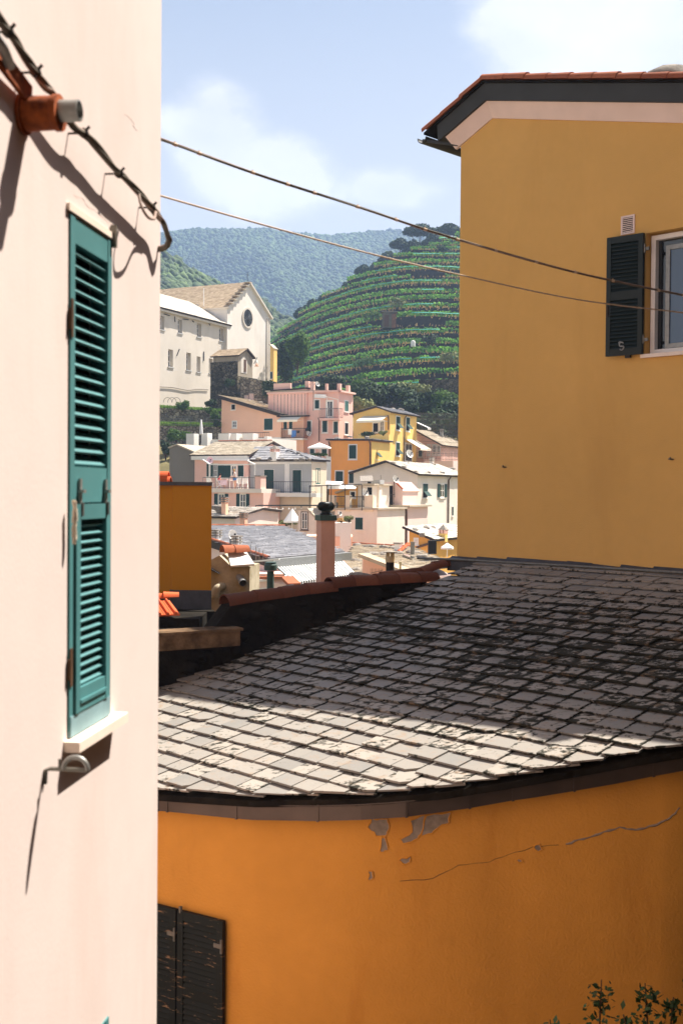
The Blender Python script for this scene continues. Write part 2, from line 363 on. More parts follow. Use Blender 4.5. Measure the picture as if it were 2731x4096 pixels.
def louvre_leaf(parent, w, s0, s1, z0, z1, t0, fmat, smat, sections=1, pitch=.045, stile=.055, rail=.09, th=.035, split=True, tilt=1.0, fill=.78):
    """one louvred leaf: frame of stiles and rails, with every slat its own piece when split"""
    if s1 < s0: s0, s1 = s1, s0
    fr = MB(); fr.wbox(w, s0, s0 + stile, z0, z1, t0, t0 + th); fr.wbox(w, s1 - stile, s1, z0, z1, t0, t0 + th)
    zz = [z0 + (z1 - z0) * i / sections for i in range(sections + 1)]; j = MB(); out = []
    for i in range(sections + 1):
        c = zz[i]; a, b = (c, c + rail) if i == 0 else (c - rail, c) if i == sections else (c - rail * .6, c + rail * .6)
        fr.wbox(w, s0 + stile, s1 - stile, a, b, t0, t0 + th - .002)
    f = fr.build('shutter_frame', fmat, parent)
    for i in range(sections):
        a = zz[i] + (rail if i == 0 else rail * .6); b = zz[i + 1] - (rail if i == sections - 1 else rail * .6)
        n = max(2, int((b - a) / pitch)); p = (b - a) / n
        for k in range(n):
            c = a + (k + .5) * p; h = p * fill * .5
            m1 = MB() if split else j
            lo, hi = t0 + th * .88, t0 + th * .12
            b4 = [w.P(s0 + stile, c - h, lo), w.P(s1 - stile, c - h, lo), w.P(s1 - stile, c - h + .007, lo + .003), w.P(s0 + stile, c - h + .007, lo + .003)]
            t4 = [w.P(s0 + stile, c + h * tilt, hi), w.P(s1 - stile, c + h * tilt, hi), w.P(s1 - stile, c + h * tilt + .007, hi + .003), w.P(s0 + stile, c + h * tilt + .007, hi + .003)]
            m1.hexa(b4, t4)
            if split: m1.build('slat', smat, parent)
    if not split: j.build('louvres', smat, parent)
    return f

# ------------------------------------------------------------------ pink house beside the camera
def onw0(k, x, y, t): return WP.P(*WP.sz(k, x, y, t), t)
WP = Wall((-.668, 4.15), (-.125, -.992), (.992, -.125))
pink = thing('pink_house', 'pale pink plastered house wall with tall teal shutter, close on the left', 'house', (-2.5, 3, -6.5))
sh = [WP.sz('V', 158, 490), WP.sz('V', 253, 553), WP.sz('V', 250, 1640), WP.sz('V', 156, 1697)]
ss0, ss1 = (sh[1][0] + sh[2][0]) / 2, (sh[0][0] + sh[3][0]) / 2; sz1, sz0 = (sh[0][1] + sh[1][1]) / 2, (sh[2][1] + sh[3][1]) / 2
lw = WP.sz('V', 246, 2335)
hole1 = (ss0 - .004, ss1 + .004, sz0, sz1 + .004); hole2 = (ss0 - .004, ss1 + .004, lw[1] - 1.5, lw[1])
mb = MB(); wall_holes(mb, WP, 0, 9.5, -6.5, 9.5, [hole1, hole2], .10)
C0 = WP.P(0, 0); bk = Vector((-.992, .125, 0)) * 7
for a, b in ((WP.P(0, -6.5), WP.P(0, -6.5) + bk), (WP.P(9.5, -6.5) + bk, WP.P(9.5, -6.5)), (WP.P(0, -6.5) + bk, WP.P(9.5, -6.5) + bk)):
    mb.add([a, b, b + Vector((0, 0, 16)), a + Vector((0, 0, 16))], [(0, 1, 2, 3)])
mb.add([WP.P(0, 9.5), WP.P(9.5, 9.5), WP.P(9.5, 9.5) + bk, WP.P(0, 9.5) + bk], [(0, 1, 2, 3)])
pw = mb.build('wall', 'pink_plaster', pink)
def teal_window(z0, z1, first):
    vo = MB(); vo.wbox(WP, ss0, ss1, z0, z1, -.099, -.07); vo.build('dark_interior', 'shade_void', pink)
    w_ = thing('shutter', None, None, (0, 0, 0)); w_.parent = pink; w_.location = -Vector(pink.location); 
    mid = z0 + (z1 - z0) * .485
    fm = MB()                                             # outer fixed frame
    for a, b in ((ss0, ss0 + .034), (ss1 - .036, ss1)): fm.wbox(WP, a, b, z0 + .02, z1, -.05, .006)
    fm.wbox(WP, ss0 + .034, ss1 - .036, z1 - .075, z1, -.05, .004); fm.wbox(WP, ss0 + .034, ss1 - .036, mid - .05, mid + .055, -.05, .004)
    fm.build('outer_frame', 'teal_paint', w_)
    bo = MB(); bo.wbox(WP, ss0 + .006, ss1 - .006, z0 + .002, z0 + .062, -.03, .009); bo.build('bottom_rail', 'teal_faded', w_)
    def slats(a, b, n, s_a, s_b, t_):
        p = (b - a) / n
        for k in range(n):
            c = a + (k + .5) * p; m1 = MB()
            b4 = [WP.P(s_a, c - p * .42, t_), WP.P(s_b, c - p * .42, t_), WP.P(s_b, c - p * .42 + .006, t_ + .004), WP.P(s_a, c - p * .42 + .006, t_ + .004)]
            t4 = [WP.P(s_a, c + p * .26, t_ - .03), WP.P(s_b, c + p * .26, t_ - .03), WP.P(s_b, c + p * .26 + .006, t_ - .026), WP.P(s_a, c + p * .26 + .006, t_ - .026)]
            m1.hexa(b4, t4); m1.build('slat', 'teal_paint', w_)
    slats(mid + .055, z1 - .075, 18, ss0 + .034, ss1 - .036, -.004)
    # lower flap in its own frame, a little proud
    lf = MB(); a, b = ss0 + .038, ss1 - .034
    for x0, x1 in ((a, a + .026), (b - .034, b)): lf.wbox(WP, x0, x1, z0 + .065, mid - .055, -.03, .014)
    lf.wbox(WP, a + .026, b - .034, mid - .10, mid - .055, -.03, .012); lf.wbox(WP, a + .026, b - .034, z0 + .065, z0 + .135, -.03, .012); lf.wbox(WP, a + .026, b - .034, z0 + .09, z0 + .1, -.03, .018)
    lf.build('flap_frame', 'teal_paint', w_)
    slats(z0 + .135, mid - .10, 19, a + .026, b - .034, .0)
    for s_ in (ss0 + .06, ss1 - .075):
        h = MB(); h.wbox(WP, s_ - .006, s_ + .009, mid - .06, mid + .02, .006, .013); h.wbox(WP, s_ - .010, s_ + .013, mid - .022, mid - .012, .006, .024)
        h.tube([WP.P(s_, mid - .09, .016), WP.P(s_, mid - .05, .016)], .005); h.build('hinge', 'galvanised', w_, smooth=True)
    for zc, s_ in ((z1 - .30, ss1), (z0 + .20, ss1)):
        h = MB(); h.tube([WP.P(s_ + .006, zc - .03, .008), WP.P(s_ + .004, zc + .03, .008)], .006); h.wbox(WP, s_ - .016, s_, zc - .05, zc + .06, .007, .010)
        h.build('pin_hinge', 'wood_old', w_, smooth=True)
    return mid
mid = teal_window(sz0, sz1, True); teal_window(lw[1] - 1.5, lw[1], False)
mb = MB(); mb.wbox(WP, ss0 - .01, ss1 + .02, sz1 + .006, sz1 + .026, -.02, .010); mb.build('lintel', 'lintel_white', pink)
mb = MB(); mb.wbox(WP, ss0 - .01, ss0 + .004, sz1 - .02, sz1 + .05, 0.002, .02); mb.build('latch', 'dull_steel', pink)
mb = MB(); mb.wbox(WP, ss0 - .055, ss1 + .03, sz0 - .032, sz0 - .002, -.02, .048); mb.build('sill', 'sill_stone', pink)
mb = MB(); ca_, cb_ = onw0('V', 172, 1152, .024), onw0('V', 171, 1246, .024)
for k in range(24):
    c = ca_.lerp(cb_, k / 23) + WP.e * rnd.uniform(-.004, .004) + WP.n * rnd.uniform(-.003, .003)
    mb.tube([c + Vector((0, 0, .005)), c - Vector((0, 0, .005))], .006 + rnd.uniform(-.002, .002), 6)
mb.build('shutter_cord', 'rope', None, smooth=True, label='knotted pale cord hanging on the teal shutter of the pink wall', cat='cord')

# fittings on the pink wall
def onw(k, x, y, t): return WP.P(*WP.sz(k, x, y, t), t)
def smooth_path(ps, n=5):
    out = []
    for i in range(len(ps) - 1):
        p0, p1, p2, p3 = ps[max(i - 1, 0)], ps[i], ps[i + 1], ps[min(i + 2, len(ps) - 1)]
        for k in range(n):
            t = k / n; out.append(.5 * ((2 * p1) + (p2 - p0) * t + (2 * p0 - 5 * p1 + 4 * p2 - p3) * t * t + (3 * p1 - p0 - 3 * p2 + p3) * t ** 3))
    return out + [ps[-1]]
def smooth2(ps): return [(v.x, v.y) for v in smooth_path([Vector((x, y, 0)) for x, y in ps], 4)]
cb = thing('cable_bundle', 'bundle of grey electric cables clipped diagonally across the pink wall', 'cable', onw('G', 850, 1290, 0))
gp = [(-160, -60), (0, 190), (90, 300), (190, 460), (290, 600), (400, 740), (470, 815), (640, 1090), (750, 1175), (850, 1290), (1000, 1475), (1090, 1560), (1230, 1705), (1340, 1830), (1420, 1930)]
base = [onw('G', x, y, .045) for x, y in gp]
end = [base[-1] + WP.e * -.05 + Vector((.004, 0, -.035)), base[-1] + WP.e * -.08 + Vector((.0, 0, -.055)), base[-1] + WP.e * -.10 + Vector((-.06, 0, -.08)), base[-1] + WP.e * -.11 + Vector((-.4, 0, -.095))]
path = smooth_path(base + end, 5)
for k in range(5):
    pp = []
    for i, p in enumerate(path):
        a = i * .16 + k * 1.257; pp.append(p + (WP.n * math.cos(a) + Vector((0, 0, 1)) * math.sin(a)) * (.0065 + .003 * math.sin(i * .3 + k)))
    c_ = MB(); c_.tube(pp, .0042 + .0014 * (k == 0), 7); c_.build('cable', 'cable_grey' if k != 1 else 'cable_pink', cb, smooth='all')
for i in (9, 21, 39, 52, 64):
    if i >= len(path) - 1: continue
    p, d = path[i], (path[i + 1] - path[i]).normalized(); t_ = MB(); t_.tube([p - d * .006, p + d * .006], .014, 10)
    t_.bar(p, p + WP.n * .018 + Vector((0, 0, .018)), .006); t_.bar(p, p - WP.n * .047, .005); t_.build('clip', 'black_plastic', cb, smooth=True)
lp = [onw('G', x, y, t) for x, y, t in [(1210, 1690, .05), (1235, 1800, .07), (1290, 1890, .085), (1345, 1905, .08), (1360, 1850, .06), (1400, 1920, .05)]]
c_ = MB(); c_.tube(smooth_path(lp, 5), .005, 6); c_.build('loose_loop', 'cable_pink', cb, smooth='all')

br = thing('steel_bracket', 'rusty round steel sleeve with grey pipe jutting from the pink wall', 'bracket', onw('V', 40, 262, 0))
o = onw('V', 52, 262, 0)
mb = MB(); mb.lathe(o, [(.052, .0), (.052, .010), (.044, .012), (.042, .085), (.046, .088), (.046, .102), (.036, .102)], 20, WP.n); mb.build('rusty_sleeve', 'rust', br, smooth=True)
mb = MB(); mb.lathe(o + Vector((0, 0, .004)), [(.028, .098), (.027, .152), (.023, .153), (.021, .12), (.002, .12)], 18, WP.n); mb.build('inner_pipe', 'galvanised', br, smooth=True)
mb = MB(); mb.bar(o + WP.n * .02 + Vector((0, 0, .045)), onw('G', -120, 330, .03), .05, .012, WP.n); mb.build('brace', 'rust', br)
mb = MB(); mb.tube([onw('G', -60, 290, .06), onw('G', 30, 420, .06), onw('G', 90, 570, .04)], .013, 8); mb.build('stay_rod', 'galvanised', br, smooth=True)

hk = thing('line_holder', 'grey metal washing line arm with ring below the teal shutter sill', 'hook', onw('V', 100, 1762, 0))
h0 = onw('V', 101, 1775, 0)
mb = MB(); z_ = Vector((0, 0, 1))
mb.tube([h0 - z_ * .03 + WP.n * .004, h0 + z_ * .008 + WP.n * .006, h0 + z_ * .012 + WP.n * .02, h0 + z_ * .012 + WP.n * .125], .006, 8); mb.tube([h0 + z_ * .012 + WP.n * .045, h0 + z_ * .04 + WP.n * .045], .004, 6)
mb.build('arm', 'dull_steel', hk, smooth=True)
c = h0 + WP.n * .09 + z_ * .012; mb = MB()
mb.tube([c + WP.n * math.cos(a) * .034 + z_ * math.sin(a) * .034 for a in [math.pi * k / 12 for k in range(13)]], .007, 8); mb.build('ring', 'galvanised', hk, smooth=True)

plain('crack_line', rgb(190, 162, 148), .95, .1, var=.2, scale=30)
for pts_ in ([(1095, 1000), (1150, 1050), (1165, 1095), (1190, 1140)], [(640, 1700), (720, 1740), (770, 1800), (850, 1850), (900, 1900), (985, 1965)]):
    pp = [onw('G', x + rnd.uniform(-8, 8), y + rnd.uniform(-6, 6), 0.0) for x, y in smooth2(pts_)]; c_ = MB(); c_.tube(pp, .0006, 5, radii=[.0006 * rnd.uniform(.4, 1.3) for _ in pp]); c_.build('crack', 'crack_line', pink)
# ------------------------------------------------------------------ slate roof of the round orange house
TP = .30
A0 = Vector((1.65, 16.4, -1.005)); RD = Vector((.7071, -.7071, 0)); RW = Vector((-.7071, -.7071, -TP)).normalized(); RN = RD.cross(RW).normalized()
if RN.z < 0: RN = -RN
def roof_aw(k, x, y, drop=0.0):
    d = ray(*q(k, x, y)); o_ = A0 - Vector((0, 0, drop)); D = o_.dot(RN) / d.dot(RN); h = d * D - o_
    return h.dot(RD), h.dot(RW)
def RP(a, w_, h=0.0, drop=0.0): return A0 - Vector((0, 0, drop)) + RD * a + RW * w_ + RN * h
eave_px = [('L', x, y) for x, y in [(40, 1264), (290, 1281), (550, 1296), (820, 1292), (1080, 1287), (1250, 1276)]] + [('M', x, y) for x, y in [(240, 1466), (440, 1434), (640, 1402), (830, 1368), (1040, 1330), (1300, 1282), (1568, 1236)]]
eave = [roof_aw(*p) for p in eave_px]
def extend(pl, n0, n1):
    a, b = Vector(pl[0]), Vector(pl[1]); c, d = Vector(pl[-2]), Vector(pl[-1])
    return [tuple(a + (a - b).normalized() * n0)] + pl + [tuple(d + (d - c).normalized() * n1)]
eave = extend(eave, 3.0, 4.0)
val_px = [('L', 0, 760), ('L', 190, 688), ('L', 420, 600), ('L', 640, 503), ('L', 910, 405), ('L', 1130, 312), ('L', 1380, 218), ('L', 1470, 180)]
valley = extend([roof_aw(*p) for p in val_px], 3.0, 0.9)
def side(poly, a, w_):
    """signed distance of a point from a polyline given left to right (positive on the camera side)"""
    best = None
    for (x0, y0), (x1, y1) in zip(poly[:-1], poly[1:]):
        dx, dy = x1 - x0, y1 - y0; L2 = dx * dx + dy * dy; t = max(0, min(1, ((a - x0) * dx + (w_ - y0) * dy) / L2)); ex, ey = a - x0 - t * dx, w_ - y0 - t * dy
        d2 = ex * ex + ey * ey
        if best is None or d2 < best[0]: L = math.sqrt(L2); best = (d2, (-dy * (a - x0) + dx * (w_ - y0)) / L, (x0, y0), (-dy / L, dx / L))
    return best
def clip(poly, p0, n, keep):
    out = []
    for i in range(len(poly)):
        a, b = poly[i], poly[(i + 1) % len(poly)]; da = keep * ((a[0] - p0[0]) * n[0] + (a[1] - p0[1]) * n[1]); db = keep * ((b[0] - p0[0]) * n[0] + (b[1] - p0[1]) * n[1])
        if da >= 0: out.append(a)
        if (da >= 0) != (db >= 0): t = da / (da - db); out.append((a[0] + (b[0] - a[0]) * t, a[1] + (b[1] - a[1]) * t))
    return out
sgn_e = 1 if side(eave, *roof_aw('V', 800, 1500))[1] > 0 else -1      # which sign lies on the roof
sgn_v = 1 if side(valley, *roof_aw('V', 1000, 1600))[1] > 0 else -1
round_house = thing('round_house', 'orange plastered house with curved wall under the near slate roof', 'house', (1.2, 12, -6.5))
EXPO = .225; slates = []
row = 0; w_ = .0
while w_ < 8.2:
    a = -6.0 + (row % 2) * .142 + rnd.uniform(-.03, .03)
    while a < 8.5:
        wd = rnd.uniform(.265, .305) if rnd.random() < .86 else rnd.uniform(.21, .26); j0, j1 = rnd.uniform(-.007, .007), rnd.uniform(-.007, .007); g = .005
        poly = [(a + g, w_ - .05), (a + wd - g, w_ - .05), (a + wd - g + rnd.uniform(-.004, .004), w_ + EXPO + j1), (a + g + rnd.uniform(-.004, .004), w_ + EXPO + j0)]
        ca, cw = a + wd / 2, w_ + EXPO / 2; a += wd
        if rnd.random() < .06:                          # a broken corner
            p2 = poly[2]; poly = poly[:2] + [(p2[0], p2[1] - rnd.uniform(.03, .09)), (p2[0] - rnd.uniform(.03, .1), p2[1])] + poly[3:]
        for edge, sg in ((eave, sgn_e), (valley, sgn_v)):
            b_ = side(edge, ca, cw)
            if sg * b_[1] < .45: poly = clip(poly, b_[2], b_[3], sg)
            if len(poly) < 3: break
        if len(poly) < 3: continue
        ar = abs(sum(poly[i][0] * poly[(i + 1) % len(poly)][1] - poly[(i + 1) % len(poly)][0] * poly[i][1] for i in range(len(poly)))) / 2
        if ar < .006: continue
        lift = rnd.uniform(.0, .007) + (rnd.random() < .03) * .012; sk = rnd.uniform(-.006, .006); th = rnd.uniform(.013, .024)
        def hh(p, base_, w0=w_, lift=lift, sk=sk, ca=ca): return base_ + lift + (p[1] - w0 + .05) / (EXPO + .05) * .034 + sk * (p[0] - ca) * 3
        slates.append(([RP(p[0], p[1], hh(p, .002)) for p in poly], [RP(p[0], p[1], hh(p, .002) + th) for p in poly], ca, cw))
    w_ += EXPO; row += 1
def in_view(p):
    d = Vector(p); y = d.dot(FWD)
    u, v = PW / 2 + FPX * d.dot(RGT) / y, PH / 2 - FPX * d.dot(UPV) / y
    return 615 < u < PW + 40 and v < PH, y
vis = []; hid = []
for s_ in slates:
    c = sum(s_[1], Vector()) / len(s_[1]); ok, y = in_view(c); (vis if ok else hid).append((y, s_))
vis.sort(key=lambda x: x[0])
rest = MB()
def slate_mesh(mb, s_):
    lo, up = s_[0], s_[1]
    if (up[1] - up[0]).cross(up[2] - up[1]).z < 0: lo, up = lo[::-1], up[::-1]
    n = len(up); c = sum(up, Vector()) / n
    inn = [p + (c - p) * min(.45, .055 / max((c - p).length, .01)) for p in up]
    o_ = len(mb.v)
    fs = [tuple(range(2 * n, 3 * n))] + [(n + i, n + (i + 1) % n, 2 * n + (i + 1) % n, 2 * n + i) for i in range(n)] + [(i, (i + 1) % n, n + (i + 1) % n, n + i) for i in range(n)]
    mb.add(lo + up + inn, fs)
    for i in range(2 * n): mb.e[o_ + i] = 1.0
roofo = MB(); ev = [RP(a, w_, -.03) for a, w_ in eave]; vl = [RP(a, w_, -.03) for a, w_ in reversed(valley)]
top = [RP(9, -.05, -.03), RP(0.0, -.05, -.03)]
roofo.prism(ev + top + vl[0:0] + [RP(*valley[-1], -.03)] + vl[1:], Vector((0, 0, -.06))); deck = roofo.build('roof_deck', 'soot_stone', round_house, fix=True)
for i, (y, s_) in enumerate(vis):
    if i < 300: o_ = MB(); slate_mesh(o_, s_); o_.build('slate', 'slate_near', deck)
    else: slate_mesh(rest, s_)
for y, s_ in hid: slate_mesh(rest, s_)
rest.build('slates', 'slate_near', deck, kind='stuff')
print('near slates', len(vis), len(hid))

# gutter: sections along the curved eave
lip_px = [('L', x, y) for x, y in [(36, 1292), (85, 1296), (445, 1330), (535, 1337), (870, 1341), (1100, 1334), (1335, 1318)]] + [('M', x, y) for x, y in [(380, 1488), (620, 1445), (730, 1430), (960, 1392), (1190, 1352), (1400, 1310), (1568, 1279)]]
lip = [RP(*roof_aw(*p, drop=.085), drop=.085) for p in lip_px]
d0 = (lip[0] - lip[1]).normalized(); d1 = (lip[-1] - lip[-2]).normalized()
lip = [lip[0] + d0 * 2.6] + lip + [lip[-1] + d1 * 1.5 + Vector((0, .25, 0)), lip[-1] + d1 * 3.0 + Vector((0, 1.0, 0))]
def inward(i):
    d = lip[min(i + 1, len(lip) - 1)] - lip[max(i - 1, 0)]; n = Vector((-d.y, d.x, 0)).normalized(); return n if n.y > 0 else -n
gz = Vector((0, 0, 1)); IN = [inward(i) for i in range(len(lip))]
plain('gutter_copper', rgb(84, 74, 66), .38, .5, metal=.55, var=.2, scale=2.5)
for i in range(len(lip) - 1):
    g = MB(); a, b = lip[i], lip[i + 1]; na, nb = IN[i], IN[i + 1]
    def prof(p, n): return [p, p + n * .012, p + n * .012 - gz * .115, p + n * .12 - gz * .12, p + n * .125 - gz * .02, p + n * .135 - gz * .02, p + n * .135 - gz * .135, p - gz * .132 + n * .004]
    pa, pb = prof(a, na), prof(b, nb); m_ = len(pa)
    g.add(pa + pb, [(k, (k + 1) % m_, m_ + (k + 1) % m_, m_ + k) for k in range(m_)] + [tuple(range(m_)), tuple(range(2 * m_ - 1, m_ - 1, -1))])
    g.tube([a + gz * .003, b + gz * .003], .007, 6)
    g.build('gutter_section', 'gutter_copper', round_house, fix=True)
    if i % 2 == 1 or i in (2, 8):
        s_ = MB(); s_.hexa([a - na * .004 - gz * .138, a - na * .004 - gz * .138 + (b - a).normalized() * .022, a + na * .14 - gz * .138 + (b - a).normalized() * .022, a + na * .14 - gz * .138],
                           [a - na * .004 + gz * .012, a - na * .004 + gz * .012 + (b - a).normalized() * .022, a + na * .02 + gz * .012 + (b - a).normalized() * .022, a + na * .02 + gz * .012]); s_.build('gutter_strap', 'gutter_copper', round_house)
# curved wall
fine = []
wl = [lip[i] + IN[i] * .15 for i in range(len(lip))]
fine = [p.copy() for p in wl]
for _ in range(4): fine = [fine[0]] + [x for a, b in zip(fine[:-1], fine[1:]) for x in (a.lerp(b, .25), a.lerp(b, .75))] + [fine[-1]]
mb = MB(); zs_ = [-.10, -.6, -1.2, -2.2, -4.5]
for i in range(len(fine) - 1):
    for j in range(len(zs_) - 1):
        a, b = fine[i], fine[i + 1]; za, zb = zs_[j], zs_[j + 1]
        mb.add([a + gz * za, b + gz * za, b + gz * zb, a + gz * zb], [(3, 2, 1, 0)])
# side and rear walls so that the house is closed
P1, P2 = fine[-1], fine[0]
for a, b in ((P1, Vector((7.5, 16.0, P1.z))), (Vector((-5.5, 13.2, P2.z)), P2)):
    mb.add([a + gz * -.1, b + gz * -.1, Vector((b.x, b.y, -7)), Vector((a.x, a.y, -7))], [(3, 2, 1, 0)])
rw = mb.build('wall', 'orange_plaster', round_house, smooth='all')
# soffit stones under the slates
mb = MB()
for i in range(len(lip) - 1):
    a, b = lip[i] + IN[i] * .16 + gz * .005, lip[i + 1] + IN[i + 1] * .16 + gz * .005; n = max(1, int((b - a).length / .28))
    for k in range(n):
        c = a.lerp(b, (k + .5) / n); d = (b - a).normalized(); mb.box(c + gz * rnd.uniform(-.01, .01), d * (.13 if rnd.random() < .75 else .09), IN[i] * .12, gz * .028)
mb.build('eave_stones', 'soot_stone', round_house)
def on_round(k, x, y, t=0.0):
    d = ray(*q(k, x, y))
    for i in range(len(fine) - 1):
        a, b = fine[i], fine[i + 1]; e = Vector((b.x - a.x, b.y - a.y, 0)); L = e.length; e /= L; n = Vector((e.y, -e.x, 0))
        if n.y > 0: n = -n
        p = Vector((a.x, a.y, 0)) + n * t; D = p.dot(n) / d.dot(n); h = d * D; s_ = (h - p).dot(e)
        if -.001 <= s_ <= L + .001 and D > 0: return h
    return None
def patch(pts, name='bare_patch', mat='cement_bare', lift=.004):
    ps = [on_round('N', x, y, lift) for x, y in pts]
    if any(p is None for p in ps): return
    c = sum(ps, Vector()) / len(ps); m1 = MB(); n = len(ps); m1.add(ps + [c], [(i, (i + 1) % n, n) for i in range(n)]); m1.build(name, mat, round_house, fix=True); m2 = MB(); m2.tube(ps + [ps[0]], .006, 5, radii=[rnd.uniform(.003, .009) for _ in range(n + 1)]); m2.build('flake_edge', 'orange_plaster', round_house)
def ragged(poly, amp=4, n=3):
    out = []
    for i in range(len(poly)):
        a, b = poly[i], poly[(i + 1) % len(poly)]
        for k in range(n): t = k / n; out.append((a[0] + (b[0] - a[0]) * t + rnd.uniform(-amp, amp), a[1] + (b[1] - a[1]) * t + rnd.uniform(-amp, amp)))
    return out
for poly in ([(200, 303), (268, 300), (283, 350), (262, 378), (225, 375), (190, 340)], [(248, 380), (268, 385), (274, 440), (240, 448)],
             [(440, 286), (548, 272), (545, 322), (500, 335), (470, 365), (420, 372)], [(420, 372), (440, 286), (372, 310), (385, 360), (330, 395), (345, 412), (395, 395)],
             [(325, 482), (372, 465), (372, 492), (345, 502)], [(190, 530), (205, 535), (210, 565), (190, 572)], [(910, 425), (940, 412), (955, 435), (930, 442)], [(835, 480), (862, 478), (868, 492), (850, 494)]):
    patch(ragged(poly))
def crack(pts, r_, mat):
    ps = []
    for i in range(len(pts) - 1):
        for k in range(4):
            t = k / 4; p = on_round('N', pts[i][0] + (pts[i + 1][0] - pts[i][0]) * t + rnd.uniform(-4, 4), pts[i][1] + (pts[i + 1][1] - pts[i][1]) * t + rnd.uniform(-3, 3), .0)
            if p: ps.append(p)
    if len(ps) > 2: m1 = MB(); m1.tube(ps, r_, 5, radii=[r_ * rnd.uniform(.4, 1.2) for _ in ps]); m1.build('crack', mat, round_house)
crack([(1055, 410), (1130, 390), (1200, 365), (1290, 340), (1360, 350), (1440, 330), (1500, 305), (1530, 280), (1560, 245)], .011, 'cement_bare')
crack([(330, 575), (470, 565), (580, 505), (720, 490), (830, 450), (910, 425), (1055, 410)], .003, 'wood_old')
# pair of worn shutters low on the curved wall
pA, pB = on_round('J', 1143, 1150, 0), on_round('J', 1426, 1216, 0)
e_ = Vector((pB.x - pA.x, pB.y - pA.y, 0)).normalized(); n_ = Vector((e_.y, -e_.x, 0)); n_ = n_ if n_.y < 0 else -n_
WS = Wall((pA.x, pA.y), e_, n_)
wdt = Vector((pB.x - pA.x, pB.y - pA.y, 0)).length; ztop = (pA.z + pB.z) / 2
for s0, s1 in ((0, wdt), (-wdt - .02, -.02)):
    leaf = thing('shutter', None, None, (0, 0, 0)); leaf.parent = round_house; leaf.location = -Vector(round_house.location)
    louvre_leaf(leaf, WS, s0, s1, ztop - 1.55, ztop, .03, 'worn_green_paint', 'worn_green_paint', sections=2, pitch=.05, stile=.07, rail=.085, th=.045, fill=1.1)
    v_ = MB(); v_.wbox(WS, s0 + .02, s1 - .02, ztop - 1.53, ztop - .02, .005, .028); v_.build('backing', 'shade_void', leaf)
    h_ = MB(); h_.tube([WS.P(s1 - .005, ztop - .30, .085), WS.P(s1 - .005, ztop - .17, .085)], .013, 8); h_.wbox(WS, s1 - .1, s1, ztop - .26, ztop - .22, .075, .082); h_.build('hinge', 'dull_steel', leaf)
mb = MB(); mb.tube([WS.P(.03, ztop - .02, .06), WS.P(.03, ztop + .04, .06)], .018, 8); mb.build('shutter_stop', 'dull_steel', round_house)
# ------------------------------------------------------------------ yellow house above the slate roof
WY = Wall((1.65, 16.4), (.7071, -.7071), (-.7071, -.7071))
yh = thing('yellow_house', 'tall ochre yellow house wall with clay roof edge, on the right', 'house', WY.P(4, -7, -3))
k0, k1, k2 = WY.sz('V', 1050, 338), WY.sz('V', 1131, 272), WY.sz('V', 1568, 283)
sl_r = (k2[1] - k1[1]) / (k2[0] - k1[0]); SE = 9.0; kE = (SE, k1[1] + sl_r * (SE - k1[0]))
wo_ = [WY.sz('K', 1425, 1015), WY.sz('K', 1420, 1690)]
ws0 = wo_[0][0] - .16; wz1 = wo_[0][1] + .02; wz0 = wo_[1][1]
mb = MB(); hole = (ws0, ws0 + 1.15, wz0, wz1)
SM = 5.4; zM = k1[1] + sl_r * (SM - k1[0]); zcap = min(k0[1], zM) - .02
assert zcap > wz1
wall_holes(mb, WY, 0.06, SM, -7, zcap, [hole], .22)
mb.add([WY.P(.06, zcap), WY.P(SM, zcap), WY.P(SM, zM), WY.P(*k1), WY.P(k0[0] + .06, k0[1])], [(0, 1, 2, 3, 4)])
mb.add([WY.P(SM, -7), WY.P(SE, -7), WY.P(*kE), WY.P(SM, zM)], [(0, 1, 2, 3)])
back = Vector((.7071, .7071, 0)) * 8
cr = [WY.P(.06, 0), WY.P(.018, 0, -.018), WY.P(0, 0, -.06)]            # rounded corner
for a, b in list(zip(cr[:-1], cr[1:])) + [(cr[-1], cr[0] + back), (WY.P(SE, 0), WY.P(SE, 0) + back)]:
    mb.add([a + gz * -7, b + gz * -7, b + gz * k0[1], a + gz * k0[1]], [(0, 1, 2, 3)])
mb.build('wall', 'yellow_plaster', yh, fix=True)
prof = [(k0[0] - .02, k0[1] - .03), k1, kE]
def lerp_prof(off_z, ext=0.0):
    a, b, c = prof; d = (Vector(a) - Vector(b)).normalized() * ext
    return [(a[0] + d.x, a[1] + d.y + off_z), (b[0], b[1] + off_z), (c[0], c[1] + off_z)]
def band(z0, z1, t0, t1, e0, e1, name, mat):
    lo, hi = lerp_prof(z0, e0), lerp_prof(z1, e1); m1 = MB()
    for i in (0, 1):
        m1.hexa([WY.P(*lo[i], t0[0]), WY.P(*lo[i + 1], t0[0]), WY.P(*lo[i + 1], t1[0]), WY.P(*lo[i], t1[0])], [WY.P(*hi[i], t0[1]), WY.P(*hi[i + 1], t0[1]), WY.P(*hi[i + 1], t1[1]), WY.P(*hi[i], t1[1])])
    m1.build(name, mat, yh, fix=True)
band(0.0, .21, (-.02, -.02), (.02, .14), .0, .10, 'cornice', 'cornice_pink')
band(.212, .44, (-.02, -.02), (.18, .20), .22, .22, 'fascia', 'fascia_dark')
hi_ = lerp_prof(.44, .46)
m1 = MB()
for i in (0, 1):
    m1.hexa([WY.P(*hi_[i], .24), WY.P(*hi_[i + 1], .24), WY.P(*hi_[i + 1], -8), WY.P(*hi_[i], -8)], [WY.P(hi_[i][0], hi_[i][1] + .03, .24), WY.P(hi_[i + 1][0], hi_[i + 1][1] + .03, .24), WY.P(hi_[i + 1][0], hi_[i + 1][1] + .03, -8), WY.P(hi_[i][0], hi_[i][1] + .03, -8)])
yr = m1.build('roof', 'soot_stone', yh, fix=True)
